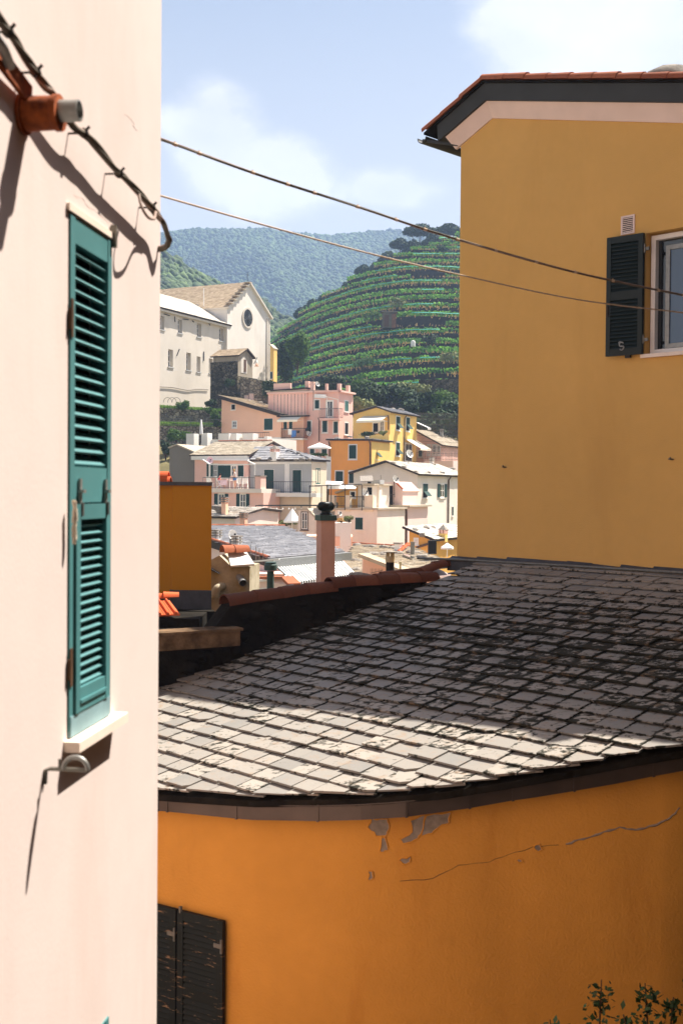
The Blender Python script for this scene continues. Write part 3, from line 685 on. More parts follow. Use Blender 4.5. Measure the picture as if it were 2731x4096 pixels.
# clay verge tiles, one by one
def verge(a, b, up, parent, n=None, r0=.105, r1=.09, lap=.05, mat='terracotta', step=.36, name='ridge_tile', flip=False, jit=0.006):
    a, b = Vector(a), Vector(b); L = (b - a).length; n = n or max(1, round(L / step)); st = L / n; d = (b - a).normalized()
    for i in range(n):
        k = MB(); jz = Vector((0, 0, rnd.uniform(-jit, jit))); p, q_ = a + d * (i * st - lap) + jz, a + d * ((i + 1) * st) + jz
        (k.half(q_, p, r0, r1, up) if flip else k.half(p, q_, r0, r1, up)); k.build(name, mat, parent, smooth=True, fix=True)
hp = lerp_prof(.475, .42)
verge(WY.P(*hp[0], .17), WY.P(*hp[1], .17), gz, yr, flip=False)
verge(WY.P(hp[2][0], hp[2][1], .17), WY.P(hp[1][0] - .05, hp[1][1] + .02, .17), gz, yr)
# gutter at the low left eave, running away from the gable
g0 = WY.P(hi_[0][0] - .02, hi_[0][1] - .04, .26); m1 = MB(); m1.half(g0, g0 + back * .9, .085, .085, -gz, 9); m1.bar(g0 + WY.n * -.02 + gz * -.04, WY.P(0, k0[1] + .02, .02), .02, .04); m1.build('gutter', 'fascia_dark', yh, smooth=True, fix=True)
# stones weighing down the roof edge
for i, (x, y, sx, sz_) in enumerate([(1090, 165, .16, .10), (1520, 150, .36, .17), (480, 190, .13, .06)]):
    s_, z2 = WY.sz('K', x, y, -.15); m1 = MB(); m1.rock(WY.P(s_, z2 - .03, -.15), sx, .2, sz_, i)
    m1.build('roof_stone', 'grey_stone', None, smooth='all', label=['small grey stone on the middle of the ochre house roof edge', 'largest grey stone on the clay roof edge of the ochre house', 'small stone at the peak of the ochre house roof edge'][i], cat='stone')
m1 = MB(); m1.rock(WY.P(5.25, k1[1] + sl_r * (5.25 - k1[0]) + .66, .05), .3, .25, .24, 77); m1.build('roof_stone', 'grey_stone', None, smooth='all', label='big grey stone on the ochre roof edge outside the photo, casting the roof shadow bump', cat='stone')
# window
win = thing('window', None, None, (0, 0, 0)); win.parent = yh; win.location = -Vector(yh.location)
a, b = ws0, ws0 + 1.15
m1 = MB(); fz = .06; fs = a + .02
m1.wbox(WY, fs, fs + fz, wz0 + .02, wz1 - .02, -.2, -.10); m1.wbox(WY, b - fz, b, wz0 + .02, wz1 - .02, -.2, -.10); m1.wbox(WY, fs, b, wz1 - .02 - fz, wz1 - .02, -.2, -.101); m1.wbox(WY, fs, b, wz0 + .02, wz0 + .02 + fz, -.2, -.101)
m1.build('window_frame', 'white_frame', win)
m1 = MB(); m1.wbox(WY, fs + fz, b - fz, wz0 + .08, wz1 - .08, -.19, -.18); m1.build('glass', 'window_glass', win)
m1 = MB(); c0 = fs + fz + .12
for x0, x1, z0, z1 in ((c0, c0 + .055, wz0 + .09, wz1 - .16), (c0 + .055, b - fz, wz0 + .09, wz0 + .145), (c0 + .055, b - fz, wz1 - .215, wz1 - .16)): m1.wbox(WY, x0, x1, z0, z1, -.175, -.14)
m1.build('sash', 'galvanised', win)
m1 = MB(); m1.wbox(WY, c0 + .055, b - fz, wz0 + .145, wz1 - .215, -.17, -.16); m1.build('sash_glass', 'window_glass_reflection', win)
m1 = MB(); m1.wbox(WY, ws0 - .03, ws0 + 1.3, wz0 - .03, wz0 + .015, -.2, .05); m1.build('sill', 'lintel_white', yh)
shp = [WY.sz('K', 1163, 1048, .05), WY.sz('K', 1352, 1015, .05), WY.sz('K', 1345, 1690, .05), WY.sz('K', 1155, 1700, .05)]
lf = thing('shutter', None, None, (0, 0, 0)); lf.parent = yh; lf.location = -Vector(yh.location)
s0, s1 = (shp[0][0] + shp[3][0]) / 2, (shp[1][0] + shp[2][0]) / 2; z1, z0 = (shp[0][1] + shp[1][1]) / 2, (shp[2][1] + shp[3][1]) / 2
WY2 = Wall((WY.P(s1, 0, .04).x, WY.P(s1, 0, .04).y), WY.e * math.cos(.10) - WY.n * -math.sin(.10) * -1, WY.n * math.cos(.10) + WY.e * math.sin(.10) * -1)
louvre_leaf(lf, WY2, -(s1 - s0), 0, z0, z1, .0, 'dark_green_paint', 'dark_green_paint', sections=2, pitch=.047, stile=.06, rail=.085, th=.04, fill=1.05)
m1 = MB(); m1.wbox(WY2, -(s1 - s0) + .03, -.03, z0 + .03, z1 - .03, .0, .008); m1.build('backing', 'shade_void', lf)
for x, y in ((1365, 1100), (1357, 1605)):
    s_, z2 = WY.sz('K', x, y, .05); m1 = MB(); m1.wbox(WY, s_ - .06, s_ + .03, z2 - .02, z2 + .02, .03, .05); m1.tube([WY.P(s_ - .03, z2 - .05, .05), WY.P(s_ - .03, z2 + .06, .05)], .014, 8); m1.build('hinge', 'dull_steel', lf, smooth=True)
# pale emblem painted on the lower rail of the shutter: a round curled mark
c = WY.sz('K', 1240, 1640, .09); m1 = MB(); R_ = .055
def arc(cx, cz, r_, a0, a1, n=10): return [WY2.P(cx + r_ * math.cos(math.radians(a0 + (a1 - a0) * i / n)), cz + r_ * math.sin(math.radians(a0 + (a1 - a0) * i / n)), .044) for i in range(n + 1)]
cs, cz = -(s1 - s0) * .55, z0 + .115
m1.tube(arc(cs, cz + .025, .028, 20, 300), .008, 5); m1.tube(arc(cs + .005, cz - .022, .026, 120, -160), .008, 5); m1.tube(arc(cs - .02, cz + .045, .016, 200, -20), .006, 5); m1.tube(arc(cs + .02, cz - .015, .018, 90, -120), .006, 5)
m1.tube([WY2.P(cs - .03, cz + .005, .044), WY2.P(cs + .03, cz - .0, .044)], .005, 5); m1.build('emblem', 'galvanised', lf)
m1 = MB(); m1.wbox(WY2, -.23, -.16, z0 - .035, z0, .0, .03); m1.wbox(WY2, -(s1 - s0) + .01, -(s1 - s0) + .04, (z0 + z1) / 2 - .25, (z0 + z1) / 2 - .12, .04, .055); m1.build('bolt', 'black_plastic', lf)
# vent grille
vs = [WY.sz('K', 1226, 925), WY.sz('K', 1300, 1015)]; vt = thing('air_vent', 'small square cream vent grille above the dark shutter on the ochre wall', 'vent', WY.P(vs[0][0], vs[1][1], 0))
m1 = MB(); a, b, c, d = vs[0][0], vs[1][0], vs[1][1], vs[0][1]; e = .022
for x0, x1, y0, y1 in ((a, a + e, c, d), (b - e, b, c, d), (a + e, b - e, c, c + e), (a + e, b - e, d - e, d)): m1.wbox(WY, x0, x1, y0, y1, 0, .016)
m1.build('vent_frame', 'cornice_pink', vt)
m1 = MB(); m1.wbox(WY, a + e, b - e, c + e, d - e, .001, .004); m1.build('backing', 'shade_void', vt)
for k in range(8):
    z2 = c + e + (d - c - 2 * e) * (k + .5) / 8; m1 = MB(); m1.wbox(WY, a + e, b - e, z2 - .006, z2 + .004, .004, .014); m1.build('slat', 'cornice_pink', vt)
for i, (x, y) in enumerate(((1160, 1073), (1543, 1055))):
    s_, z2 = WY.sz('V', x, y); m1 = MB(); m1.tube([WY.P(s_, z2, -.01), WY.P(s_, z2, .05), WY.P(s_, z2 + .025, .06)], .011, 6); m1.tube([WY.P(s_ - .05, z2 + .005, .012), WY.P(s_ + .02, z2, .012)], .008, 5)
    m1.build('wall_hook', 'dull_steel', None, smooth=True, label=['small metal hook low in the middle of the ochre wall', 'small metal hook on the ochre wall below the window'][i], cat='hook')
# repaired strip, flashing and pipe where the wall meets the slates
m1 = MB(); pl = [(340, 196), (420, 158), (500, 150), (620, 152), (720, 150), (800, 163), (960, 172), (1120, 190), (1300, 200), (1450, 210), (1568, 208)]
up_ = [WY.sz('M', *p) for p in pl]
for i in range(len(pl) - 1):
    (a, za), (b, zb) = up_[i], up_[i + 1]; m1.hexa([WY.P(a, -1.2, -.01), WY.P(b, -1.2, -.01), WY.P(b, -1.2, .022), WY.P(a, -1.2, .022)], [WY.P(a, za, -.01), WY.P(b, zb, -.01), WY.P(b, zb, .006), WY.P(a, za, .006)])
m1.wbox(WY, up_[-1][0], SE, -1.2, up_[-1][1], -.01, .016); m1.build('plaster_skirt', 'yellow_plaster', yh, fix=True)
m1 = MB(); s_ = -.05
while s_ < SE:
    L = rnd.uniform(.3, .7); h = rnd.uniform(.045, .085); m1.hexa([WY.P(s_, -1.15, .01), WY.P(s_ + L, -1.15, .01), WY.P(s_ + L, -1.15, .12), WY.P(s_, -1.15, .12)], [WY.P(s_, -.995 + h, .01), WY.P(s_ + L, -.995 + h * rnd.uniform(.6, 1), .01), WY.P(s_ + L, -1.0, .10), WY.P(s_, -1.0, .10)]); s_ += L
m1.build('flashing', 'lead_flashing', yh)
m1 = MB(); m1.tube([WY.P(-.6, -1.0, .14), WY.P(0.2, -.985, .14), WY.P(2, -.975, .13), WY.P(5, -.97, .14), WY.P(SE, -.97, .14)], .018, 8); m1.build('conduit', 'dull_steel', None, smooth=True, label='thin grey conduit along the foot of the ochre wall', cat='pipe')

# ------------------------------------------------------------------ dark parapet with clay coping beside the slate roof
vp = [RP(*p) for p in valley]
pa = thing('parapet', 'low dark parapet wall capped with clay ridge tiles beside the slates', 'parapet', vp[3] - gz * .5)
cop_px = [('L', 430, 265), ('L', 600, 245), ('L', 720, 232), ('L', 860, 210), ('L', 990, 190)]
def valley_pt(k, x, y):
    """where a pixel's ray crosses the vertical sheet that stands on the slate edge"""
    d = ray(*q(k, x, y))
    for a, b in zip(vp[:-1], vp[1:]):
        e = Vector((b.x - a.x, b.y - a.y, 0)); L = e.length; e /= L; n = Vector((e.y, -e.x, 0)); p = Vector((a.x, a.y, 0)); D = p.dot(n) / d.dot(n); h = d * D; s_ = (h - p).dot(e)
        if -.01 <= s_ <= L + .01: return h
    return None
vdir = Vector((vp[-2].x - vp[2].x, vp[-2].y - vp[2].y, 0)).normalized(); vin = Vector((-vdir.y, vdir.x, 0)); vin = vin if vin.y > 0 else -vin
tp = [('L', 30, 425), ('L', 330, 420), ('L', 430, 290), ('L', 600, 265), ('L', 720, 250), ('L', 860, 232), ('L', 990, 212), ('L', 1150, 190), ('L', 1300, 172), ('L', 1450, 165)]
ptop = [valley_pt(*p) for p in tp]; ptop = [p for p in ptop if p]
m1 = MB()
def base_z(p):
    d = p - A0; # height of the slate plane at that plan position
    return A0.z - (RN.x * d.x + RN.y * d.y) / RN.z
for a, b in zip(ptop[:-1], ptop[1:]):
    a0, b0 = Vector((a.x, a.y, base_z(a) - .25)), Vector((b.x, b.y, base_z(b) - .25)); o1 = vin * .02; o2 = vin * .30
    m1.hexa([a0 + o1, b0 + o1, b0 + o2, a0 + o2], [a + o1, b + o1, b + o2, a + o2])
l0 = ptop[0]; e0 = Vector((l0.x - vdir.x * 2.5, l0.y - vdir.y * 2.5, l0.z))
m1.hexa([Vector((e0.x, e0.y, -4)), Vector((l0.x, l0.y, -4)), Vector((l0.x, l0.y, -4)) + vin * .3, Vector((e0.x, e0.y, -4)) + vin * .3], [e0, l0, l0 + vin * .3, e0 + vin * .3])
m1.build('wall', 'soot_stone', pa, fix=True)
m1 = MB()          # rough stones in the dark wall face
for i in range(70):
    t = rnd.random(); k = min(len(ptop) - 2, int(t * (len(ptop) - 1))); a = ptop[k].lerp(ptop[k + 1], rnd.random()); zb = base_z(a); h = a.z - zb
    if h < .12: continue
    m1.rock(Vector((a.x, a.y, zb + rnd.uniform(.05, h - .08))) + vin * .03, rnd.uniform(.06, .16), rnd.uniform(.03, .05), rnd.uniform(.04, .08), i)
m1.build('face_stones', 'soot_stone', pa, smooth='all', kind='stuff')
# coping: overlapping half-round tiles
def coping(pix, rr=.10, up=gz, mat='terracotta_shaded', back_off=.12, lift=0.0):
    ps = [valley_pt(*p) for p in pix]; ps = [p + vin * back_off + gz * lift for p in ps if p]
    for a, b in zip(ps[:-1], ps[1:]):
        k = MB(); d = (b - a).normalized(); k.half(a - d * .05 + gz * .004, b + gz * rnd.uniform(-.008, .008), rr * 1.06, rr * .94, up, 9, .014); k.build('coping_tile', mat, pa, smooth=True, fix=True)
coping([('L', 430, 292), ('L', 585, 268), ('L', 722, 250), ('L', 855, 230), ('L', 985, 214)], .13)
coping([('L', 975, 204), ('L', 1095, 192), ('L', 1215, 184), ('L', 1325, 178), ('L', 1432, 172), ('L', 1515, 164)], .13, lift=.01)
pts_b = [pt('M', *p) for p in [(-90, 295, 15.9), (20, 282, 16.0), (125, 268, 16.1)]] + [pt('M', *p) for p in [(200, 236, 16.3), (262, 222, 16.4), (305, 208, 16.5)]]
for a, b in zip(pts_b[:-1], pts_b[1:]):
    k = MB(); d = (b - a).normalized(); k.half(a - d * .05, b, .10, .09, gz, 9, .014); k.build('coping_tile', 'terracotta_shaded', pa, smooth=True, fix=True)
for i, (x, y, w2, h2) in enumerate([(812, 196, .12, .06), (1165, 140, .2, .08), (1010, 190, .12, .05)]):
    p = valley_pt('L', x, y + 12)
    if p: m1 = MB(); m1.rock(p + vin * .38 - gz * .02, w2, .1, h2, i + 40); m1.build('coping_stone', 'grey_stone', None, smooth='all', label=['single pale stone on the clay coping left of the pink chimney', 'largest stone on the clay coping near the short chimney pot', 'pale stone on the clay coping at the pink chimney foot'][i], cat='stone')
# stone beam and stray tiles at the left end
plain('old_beam', rgb(100, 80, 60), .95, .1, var=.65, scale=5, bmp=.02)
bm_ = [valley_pt('L', 30, 520), valley_pt('L', 472, 500)]
wb = Wall((bm_[0].x, bm_[0].y), (vdir.x, vdir.y), (-vin.x, -vin.y)); s_b, z_t = wb.sz('L', 472, 420, .25); _, z_b = wb.sz('L', 472, 500, .25)
m1 = MB(); m1.wbox(wb, -2.2, s_b, z_b, z_t, -.05, .25); m1.wbox(wb, -2.2, s_b + .03, z_t, z_t + .03, -.05, .28); m1.build('stone_beam', 'old_beam', None, label='weathered concrete beam end jutting from the dark wall by the slates', cat='beam')
rt = thing('tile_row', 'short row of bright orange clay tiles above the weathered beam', 'roof tiles', pt('L', 90, 345, 13.2))
a, b, c, d = pt('L', -90, 345, 14.3), pt('L', 160, 335, 14.3), pt('L', 105, 262, 15.0), pt('L', -120, 275, 15.0)
for k in range(6):
    f0, f1 = k / 6, (k + .93) / 6; nn = (b - a).cross(d - a).normalized(); nn = nn if nn.z > 0 else -nn
    p = [a.lerp(b, f0), a.lerp(b, f1), d.lerp(c, f1), d.lerp(c, f0)]; fm = (f0 + f1) / 2
    m1 = MB(); m1.hexa([x - nn * .02 for x in p], p); m1.hexa([a.lerp(b, fm - .03), a.lerp(b, fm + .03), d.lerp(c, fm + .03), d.lerp(c, fm - .03)], [a.lerp(b, fm - .015) + nn * .03, a.lerp(b, fm + .015) + nn * .03, d.lerp(c, fm + .015) + nn * .03, d.lerp(c, fm - .015) + nn * .03])
    m1.build('tile', 'terracotta_bright', rt, fix=True)
for x, y in ((70, 245), (20, 252)):
    p = pt('L', x, y, 15.1); m1 = MB(); m1.half(p, p + Vector((.2, .05, .0)), .07, .06, gz); m1.build('tile', 'terracotta_bright', rt, smooth=True)
m1 = MB(); p0 = pt('L', 30, 345, 14.35); m1.abox(p0.x - 2.5, p0.x + .55, 14.35, 15.2, p0.z - 1.6, p0.z - .035); m1.build('tile_bed', 'soot_stone', rt)

# ------------------------------------------------------------------ neighbour's roof behind the parapet and what stands on it
nb = thing('neighbour_house', 'dark roof behind the clay coping carrying the pink chimney', 'house', (-1, 20, -7))
pr = [Vector((-5, 15.6, -2.25)), Vector((1.2, 16.6, -1.75)), Vector((3.2, 27, -3.3)), Vector((-6, 27, -3.3))]
m1 = MB(); m1.hexa([Vector((p.x, p.y, -9)) for p in pr], [p - gz * .1 for p in pr]); m1.build('wall', 'cement_bare', nb)
m1 = MB(); m1.hexa([p - gz * .095 for p in pr], pr); m1.build('roof', 'soot_stone', nb)
def nb_z(x, y): t = (y - 16) / 11; return -2.0 * (1 - t) - 3.3 * t - .15
# ochre block
def place(k, x, D): return ray(*q(k, x, 2080)).x * D
D1 = 16.0; yb = thing('ochre_block', 'plain ochre rendered stair block with metal edge behind the pink wall', 'building', (place('V', 430, D1), D1, -2.4))
Wb = Wall((ray(*q('E', 572, 400)).x * D1, D1), (-1, .06), (-.06, -1)); sE = 4.0
ztop_ = Wb.sz('C', 572, 1170)[1]; zbot_ = Wb.sz('E', 572, 900)[1]; sm = Wb.sz('E', 178, 500)[0]
vb = Vector((-.42, 1.5, 0))                        # the block runs back to the left, so its sunny side stays out of sight
def blk(s0, s1, z0, z1, t=0.0, k=1.0):
    m2 = MB(); p = [Wb.P(s0, z0, t), Wb.P(s1, z0, t), Wb.P(s1, z0, t) + vb * k, Wb.P(s0, z0, t) + vb * k]; m2.hexa(p, [x + gz * (z1 - z0) for x in p]); return m2
blk(0, sm, zbot_ - .02, ztop_).build('wall', 'block_ochre', yb); blk(sm, sE, zbot_ - .12, ztop_, -.05).build('wall', 'block_ochre', yb)
blk(-.015, sE, ztop_, ztop_ + .05, .04, 1.05).build('metal_edge', 'lead_flashing', yb)
blk(-.01, sm + .02, zbot_ - .30, zbot_ - .02, .03).build('base_flashing', 'lead_flashing', yb)
blk(-.1, sE, zbot_ - 2.2, zbot_ - .29, .25, 1.2).build('plinth', 'soot_stone', yb)
for i, (x0, y0, x1, y1) in enumerate([(45, 1095, 163, 1145), (45, 1043, 142, 1095)]):
    a = Wb.sz('C', x0, y1, -.5); b = Wb.sz('C', x1, y0, -.5); m1 = MB(); m1.half(Wb.P(sE - .4, a[1] - .01, -.5), Wb.P(b[0], a[1] - .01, -.5), .11, .11, gz, 9); m1.wbox(Wb, b[0], sE - .4, a[1] - .1, a[1], -.62, -.38); m1.build('cap_tile', 'terracotta_bright', yb, smooth=True, fix=True)
# stuccoed chimney hut with pipe
D2 = 18.6; hut = thing('chimney_hut', 'mottled cement chimney box with slab roof and metal flue pipe', 'chimney', (place('E', 770, D2), D2, -2.3))
Wh = Wall((ray(*q('E', 958, 800)).x * D2, D2), (-1, .10), (-.10, -1)); a = Wh.sz('E', 560, 640); b = Wh.sz('E', 770, 680); c = Wh.sz('E', 958, 675); pk = Wh.sz('E', 655, 560)
def mottled():
    m_, t, b2 = bsdf('mottled_cement', .95, .1); p = wpos(t)
    cc = ramp(t, nzf(t, p, 2.2, 6, .65), .32, .68, rgb(150, 138, 112), rgb(208, 198, 174)); cc = mix(t, ramp(t, nzf(t, p, 5, 6, .7), .58, .7, (0, 0, 0, 1), (.75,) * 3 + (1,)), cc, rgb(92, 88, 62))
    t.links.new(cc, b2.inputs['Base Color']); bump(t, b2, nzf(t, p, 40, 4), .5, .008)
mottled()
zb = -2.75
m1 = MB(); m1.prism([Wh.P(0, zb, 0), Wh.P(0, c[1], 0), Wh.P(b[0], c[1], 0), Wh.P(pk[0], pk[1], 0), Wh.P(a[0] + .1, a[1], 0), Wh.P(a[0] + .1, zb, 0)], Wh.n * -.95); m1.build('body', 'mottled_cement', hut, fix=True)
m1 = MB(); e1, e2 = Wh.sz('E', 765, 682, .08), Wh.sz('E', 675, 585, .02); x1 = Wh.sz('E', 1003, 665, .08); x2 = Wh.sz('E', 895, 570, .02)
q4 = [Wh.P(e1[0], e1[1], .06), Wh.P(x1[0], x1[1], .06), Wh.P(x1[0] + .25, pk[1] + .02, -.55), Wh.P(e2[0], pk[1] + .02, -.45)]
m1.hexa(q4, [p + gz * .03 for p in q4]); plain('white_slab', rgb(226, 220, 214), .8, .2, var=.06); m1.build('roof_slab', 'white_slab', hut, fix=True)
verge(Wh.P(pk[0] - .03, pk[1] + .03, -.28), Wh.P(x2[0] + .02, pk[1] + .045, -.50), gz, hut, n=2, r0=.13, r1=.11, name='ridge_tile', mat='terracotta')
p = Wh.P(*Wh.sz('E', 860, 790), 0); ax = Vector((.32, -.8, -.32)); m1 = MB(); m1.lathe(p, [(.062, -.05), (.062, .2), (.054, .2), (.05, .05), (.002, .05)], 16, ax); m1.build('flue_pipe', 'galvanised', hut, smooth=True)
m1 = MB(); m1.tube(smooth_path([Wh.P(*Wh.sz('E', 612, 985, .12), .12), Wh.P(*Wh.sz('E', 615, 930, .12), .12), Wh.P(*Wh.sz('E', 640, 885, .10), .10), Wh.P(*Wh.sz('E', 685, 875, .0), -.02)], 4), .068, 12); m1.build('elbow_pipe', 'mottled_cement', hut, smooth='all')
m1 = MB(); m1.hexa([Wh.P(1.55, -1.0, .1), Wh.P(*Wh.sz('E', 645, 745, .1), .1), Wh.P(*Wh.sz('E', 645, 745, .1), -.3), Wh.P(1.55, -1.0, -.3)], [Wh.P(1.55, -.78, .1), Wh.P(*Wh.sz('E', 640, 738, .1), .1), Wh.P(*Wh.sz('E', 640, 738, .1), -.3), Wh.P(1.55, -.78, -.3)]); m1.build('side_slab', 'lead_flashing', hut, fix=True)
# pink chimney with turbine
D3 = 24.0; ch = thing('pink_chimney', 'square salmon pink chimney topped by a dark spinning turbine cowl', 'chimney', (place('F', 245, D3), D3, -3.2))
c3 = pt('F', 250, 520, D3); zt = pt('F', 250, 200, D3).z; rot = math.radians(20)
ex, ey = Vector((math.cos(rot), math.sin(rot), 0)), Vector((-math.sin(rot), math.cos(rot), 0))
plaster('chimney_pink', rgb(226, 168, 146), fine=40, big=1.5, bmp=.008, var=.07)
hw = .155; m1 = MB(); m1.box(Vector((c3.x, D3, (zt - 3.3) / 2)), ex * hw, ey * hw, gz * ((zt + 3.3) / 2)); m1.build('stack', 'chimney_pink', ch)
plain('verdigris', rgb(70, 92, 88), .55, .4, metal=.3, var=.2, scale=9); plain('cowl_black', rgb(44, 46, 46), .4, .5, metal=.6, var=.2, scale=9)
z2 = pt('F', 250, 148, D3).z; m1 = MB(); m1.box(Vector((c3.x, D3, (zt + z2) / 2)), ex * (hw + .03), ey * (hw + .03), gz * ((z2 - zt) / 2)); m1.build('copper_cap', 'verdigris', ch)
z3 = pt('F', 250, 108, D3).z; z4 = pt('F', 250, 16, D3).z; m1 = MB(); m1.lathe(Vector((c3.x, D3, z2)), [(.13, 0), (.13, .03), (.10, .05), (.10, z3 - z2 + .02)], 16); m1.build('cowl_neck', 'cowl_black', ch, smooth=True)
cz_ = (z3 + z4) / 2; hz = (z4 - z3) / 2; R = .178
for k in range(20):
    a0 = 2 * math.pi * k / 20; rows = []
    for j in range(9):
        th = -1.25 + 2.6 * j / 8; rr = R * math.cos(th * .88) ** .55; tw = .35 * math.sin(th)
        rows.append([(rr, a0 + tw), (rr * .9, a0 + tw + .40), cz_ + hz * math.sin(th)])
    vs_ = []
    for (r1, b1), (r2, b2), zz in rows: vs_ += [Vector((c3.x + r1 * math.cos(b1), D3 + r1 * math.sin(b1), zz)), Vector((c3.x + r2 * math.cos(b2), D3 + r2 * math.sin(b2), zz))]
    m1 = MB(); m1.add(vs_, [(2 * j, 2 * j + 1, 2 * j + 3, 2 * j + 2) for j in range(8)]); m1.build('cowl_blade', 'cowl_black', ch, smooth='all')
m1 = MB(); m1.lathe(Vector((c3.x, D3, cz_)), [(.02, -hz), (.11, -hz * .85), (.14, 0), (.11, hz * .8), (.07, hz * .96), (.02, hz * 1.0)], 14); m1.build('cowl_core', 'shade_void', ch, smooth=True)
# short chimney pot
D4 = 20.0; cp = thing('chimney_pot', 'short cream and black chimney pot with flat cap behind the coping', 'chimney', (place('F', 880, D4), D4, -2.6))
o = Vector((pt('F', 880, 700, D4).x, D4, 0)); Z = lambda y: pt('F', 880, y, D4).z
plain('soot_black', rgb(40, 38, 36), .7, .3, var=.25, scale=8); plain('cream_clay', rgb(214, 196, 160), .85, .2, var=.12, scale=8)
rr = .075; m1 = MB(); m1.lathe(o, [(rr, -2.6), (rr, Z(600))], 14); m1.build('pipe', 'soot_black', cp, smooth=True)
m1 = MB(); m1.lathe(o, [(rr + .008, Z(608)), (rr + .012, Z(560)), (rr, Z(555))], 14); m1.build('collar', 'cream_clay', cp, smooth=True)
for k in range(4):
    a = math.pi / 4 + k * math.pi / 2 + .3; m1 = MB(); m1.box(o + Vector((math.cos(a) * .06, math.sin(a) * .06, (Z(558) + Z(510)) / 2)), Vector((.018, 0, 0)), Vector((0, .018, 0)), gz * ((Z(510) - Z(558)) / 2)); m1.build('cap_post', 'cream_clay', cp)
m1 = MB(); m1.lathe(o, [(.125, Z(514)), (.13, Z(506)), (.02, Z(492))], 14); m1.build('cap', 'grey_stone', cp, smooth=True)
# green plastic vent pipe
D5 = 21.0; gp_ = thing('vent_pipe', 'dark green plastic vent pipe with wider socket by the striped awning', 'pipe', (place('E', 1170, D5), D5, -2.9)); o = Vector((pt('E', 1168, 800, D5).x, D5, 0)); Z = lambda y: pt('E', 1168, y, D5).z
m1 = MB(); m1.lathe(o, [(.066, -3.0), (.066, Z(720))], 14); m1.build('pipe', 'verdigris', gp_, smooth=True)
m1 = MB(); m1.lathe(o, [(.10, Z(712)), (.12, Z(705)), (.12, Z(655)), (.105, Z(650)), (.105, Z(628)), (.09, Z(626))], 16); m1.build('socket', 'verdigris', gp_, smooth=True)

# ------------------------------------------------------------------ overhead cables
def overhead(px, Ds, r_, mat, n, name, label, bands, strands):
    ps = [pt('V', x, y, D) for (x, y), D in zip(px, Ds)]; path_ = smooth_path(ps, 12); o_ = thing(name, label, 'cable', ps[0])
    for k in range(strands):
        pp = [p + (gz * math.cos(i * .12 + k * 2 * math.pi / strands) + Vector((0, 1, 0)) * math.sin(i * .12 + k * 2 * math.pi / strands)) * (r_ * .75 if strands > 1 else 0) for i, p in enumerate(path_)]
        m2 = MB(); m2.tube(pp, r_, 7); m2.build('strand', mat[k % len(mat)], o_, smooth='all')
    for i in range(bands):
        t = (i + .5 + rnd.uniform(-.2, .2)) / bands * (len(path_) - 2); p, d = path_[int(t)], (path_[int(t) + 1] - path_[int(t)]).normalized(); m2 = MB(); m2.tube([p - d * .012, p - d * .004, p + d * .004, p + d * .012], r_ * 2.2, 8, radii=[r_ * 1.9, r_ * 2.15, r_ * 1.95, r_ * 2.15]); m2.bar(p, p + gz * r_ * 3, .006); m2.build('band', 'cable_tie', o_, smooth=True)
overhead([(300, 292), (371, 320), (600, 403), (840, 481), (1050, 550), (1320, 625), (1568, 678), (1760, 712)], [5.2, 5.4, 6.1, 6.7, 7.2, 7.8, 8.3, 8.8], .0048, ['cable_grey', 'cable_grey', 'cable_pink'], 3, 'overhead_cable', 'thick bundled overhead cable with pale bands crossing the whole view', 20, 3)
overhead([(300, 428), (371, 450), (600, 515), (840, 580), (1050, 630), (1320, 687), (1568, 718), (1760, 740)], [5.2, 5.4, 6.1, 6.7, 7.2, 7.8, 8.3, 8.8], .005, ['cable_tie'], 1, 'overhead_wire', 'thin pale overhead wire running below the thick bundled cable', 0, 1)

# ------------------------------------------------------------------ alley below and the shrub at its side
m1 = MB(); m1.abox(-9, 9, -14, 13, -6.8, -6.5); m1.build('alley_paving', 'paving', None, kind='structure')
plaster('light_block_plaster', rgb(84, 70, 54), fine=40, var=.1)  # kept dark so the unseen blocking houses bounce little light
ah = thing('alley_light_block', 'brown unseen house right of the viewer, shaped to block sky light', 'house', (7, 0, -6.5))
m1 = MB(); m1.hexa([Vector((1.7, -13, -6.5)), Vector((9, -13, -6.5)), Vector((9, 9.0, -6.5)), Vector((2.95, 9.0, -6.5))], [Vector((1.7, -13, 4.5)), Vector((9, -13, 4.5)), Vector((9, 9.0, 4.5)), Vector((2.95, 9.0, 4.5))]); m1.build('wall', 'light_block_plaster', ah)  # unseen house, placed and sized to darken the orange wall's right end
m1 = MB(); m1.abox(2.97, 9, 6.9, 8.98, 4.5, 6.0); m1.build('upper_light_block', 'light_block_plaster', ah)  # storey added to cut more sky light from the orange wall
bh = thing('rear_light_block', 'unseen brown house and passage behind the viewer, added to block sky light', 'house', (1, -7, -6.5))
m1 = MB(); m1.abox(-2, 2.2, -12, -7, -6.5, 11.0); m1.build('wall', 'light_block_plaster', bh)  # added behind the viewer to cut sky light on the near walls
m1 = MB(); m1.abox(-1.3, 2.6, -6.95, -.7, 1.9, 9.0); m1.build('overhead_light_block', 'light_block_plaster', bh)  # added over the viewer to block sky light from behind
sb = thing('shrub', 'leafy green shrub rising in the dark alley at the bottom right', 'shrub', (2.3, 8.0, -6.5))
stems = MB(); lv = MB(); rs = random.Random(4)
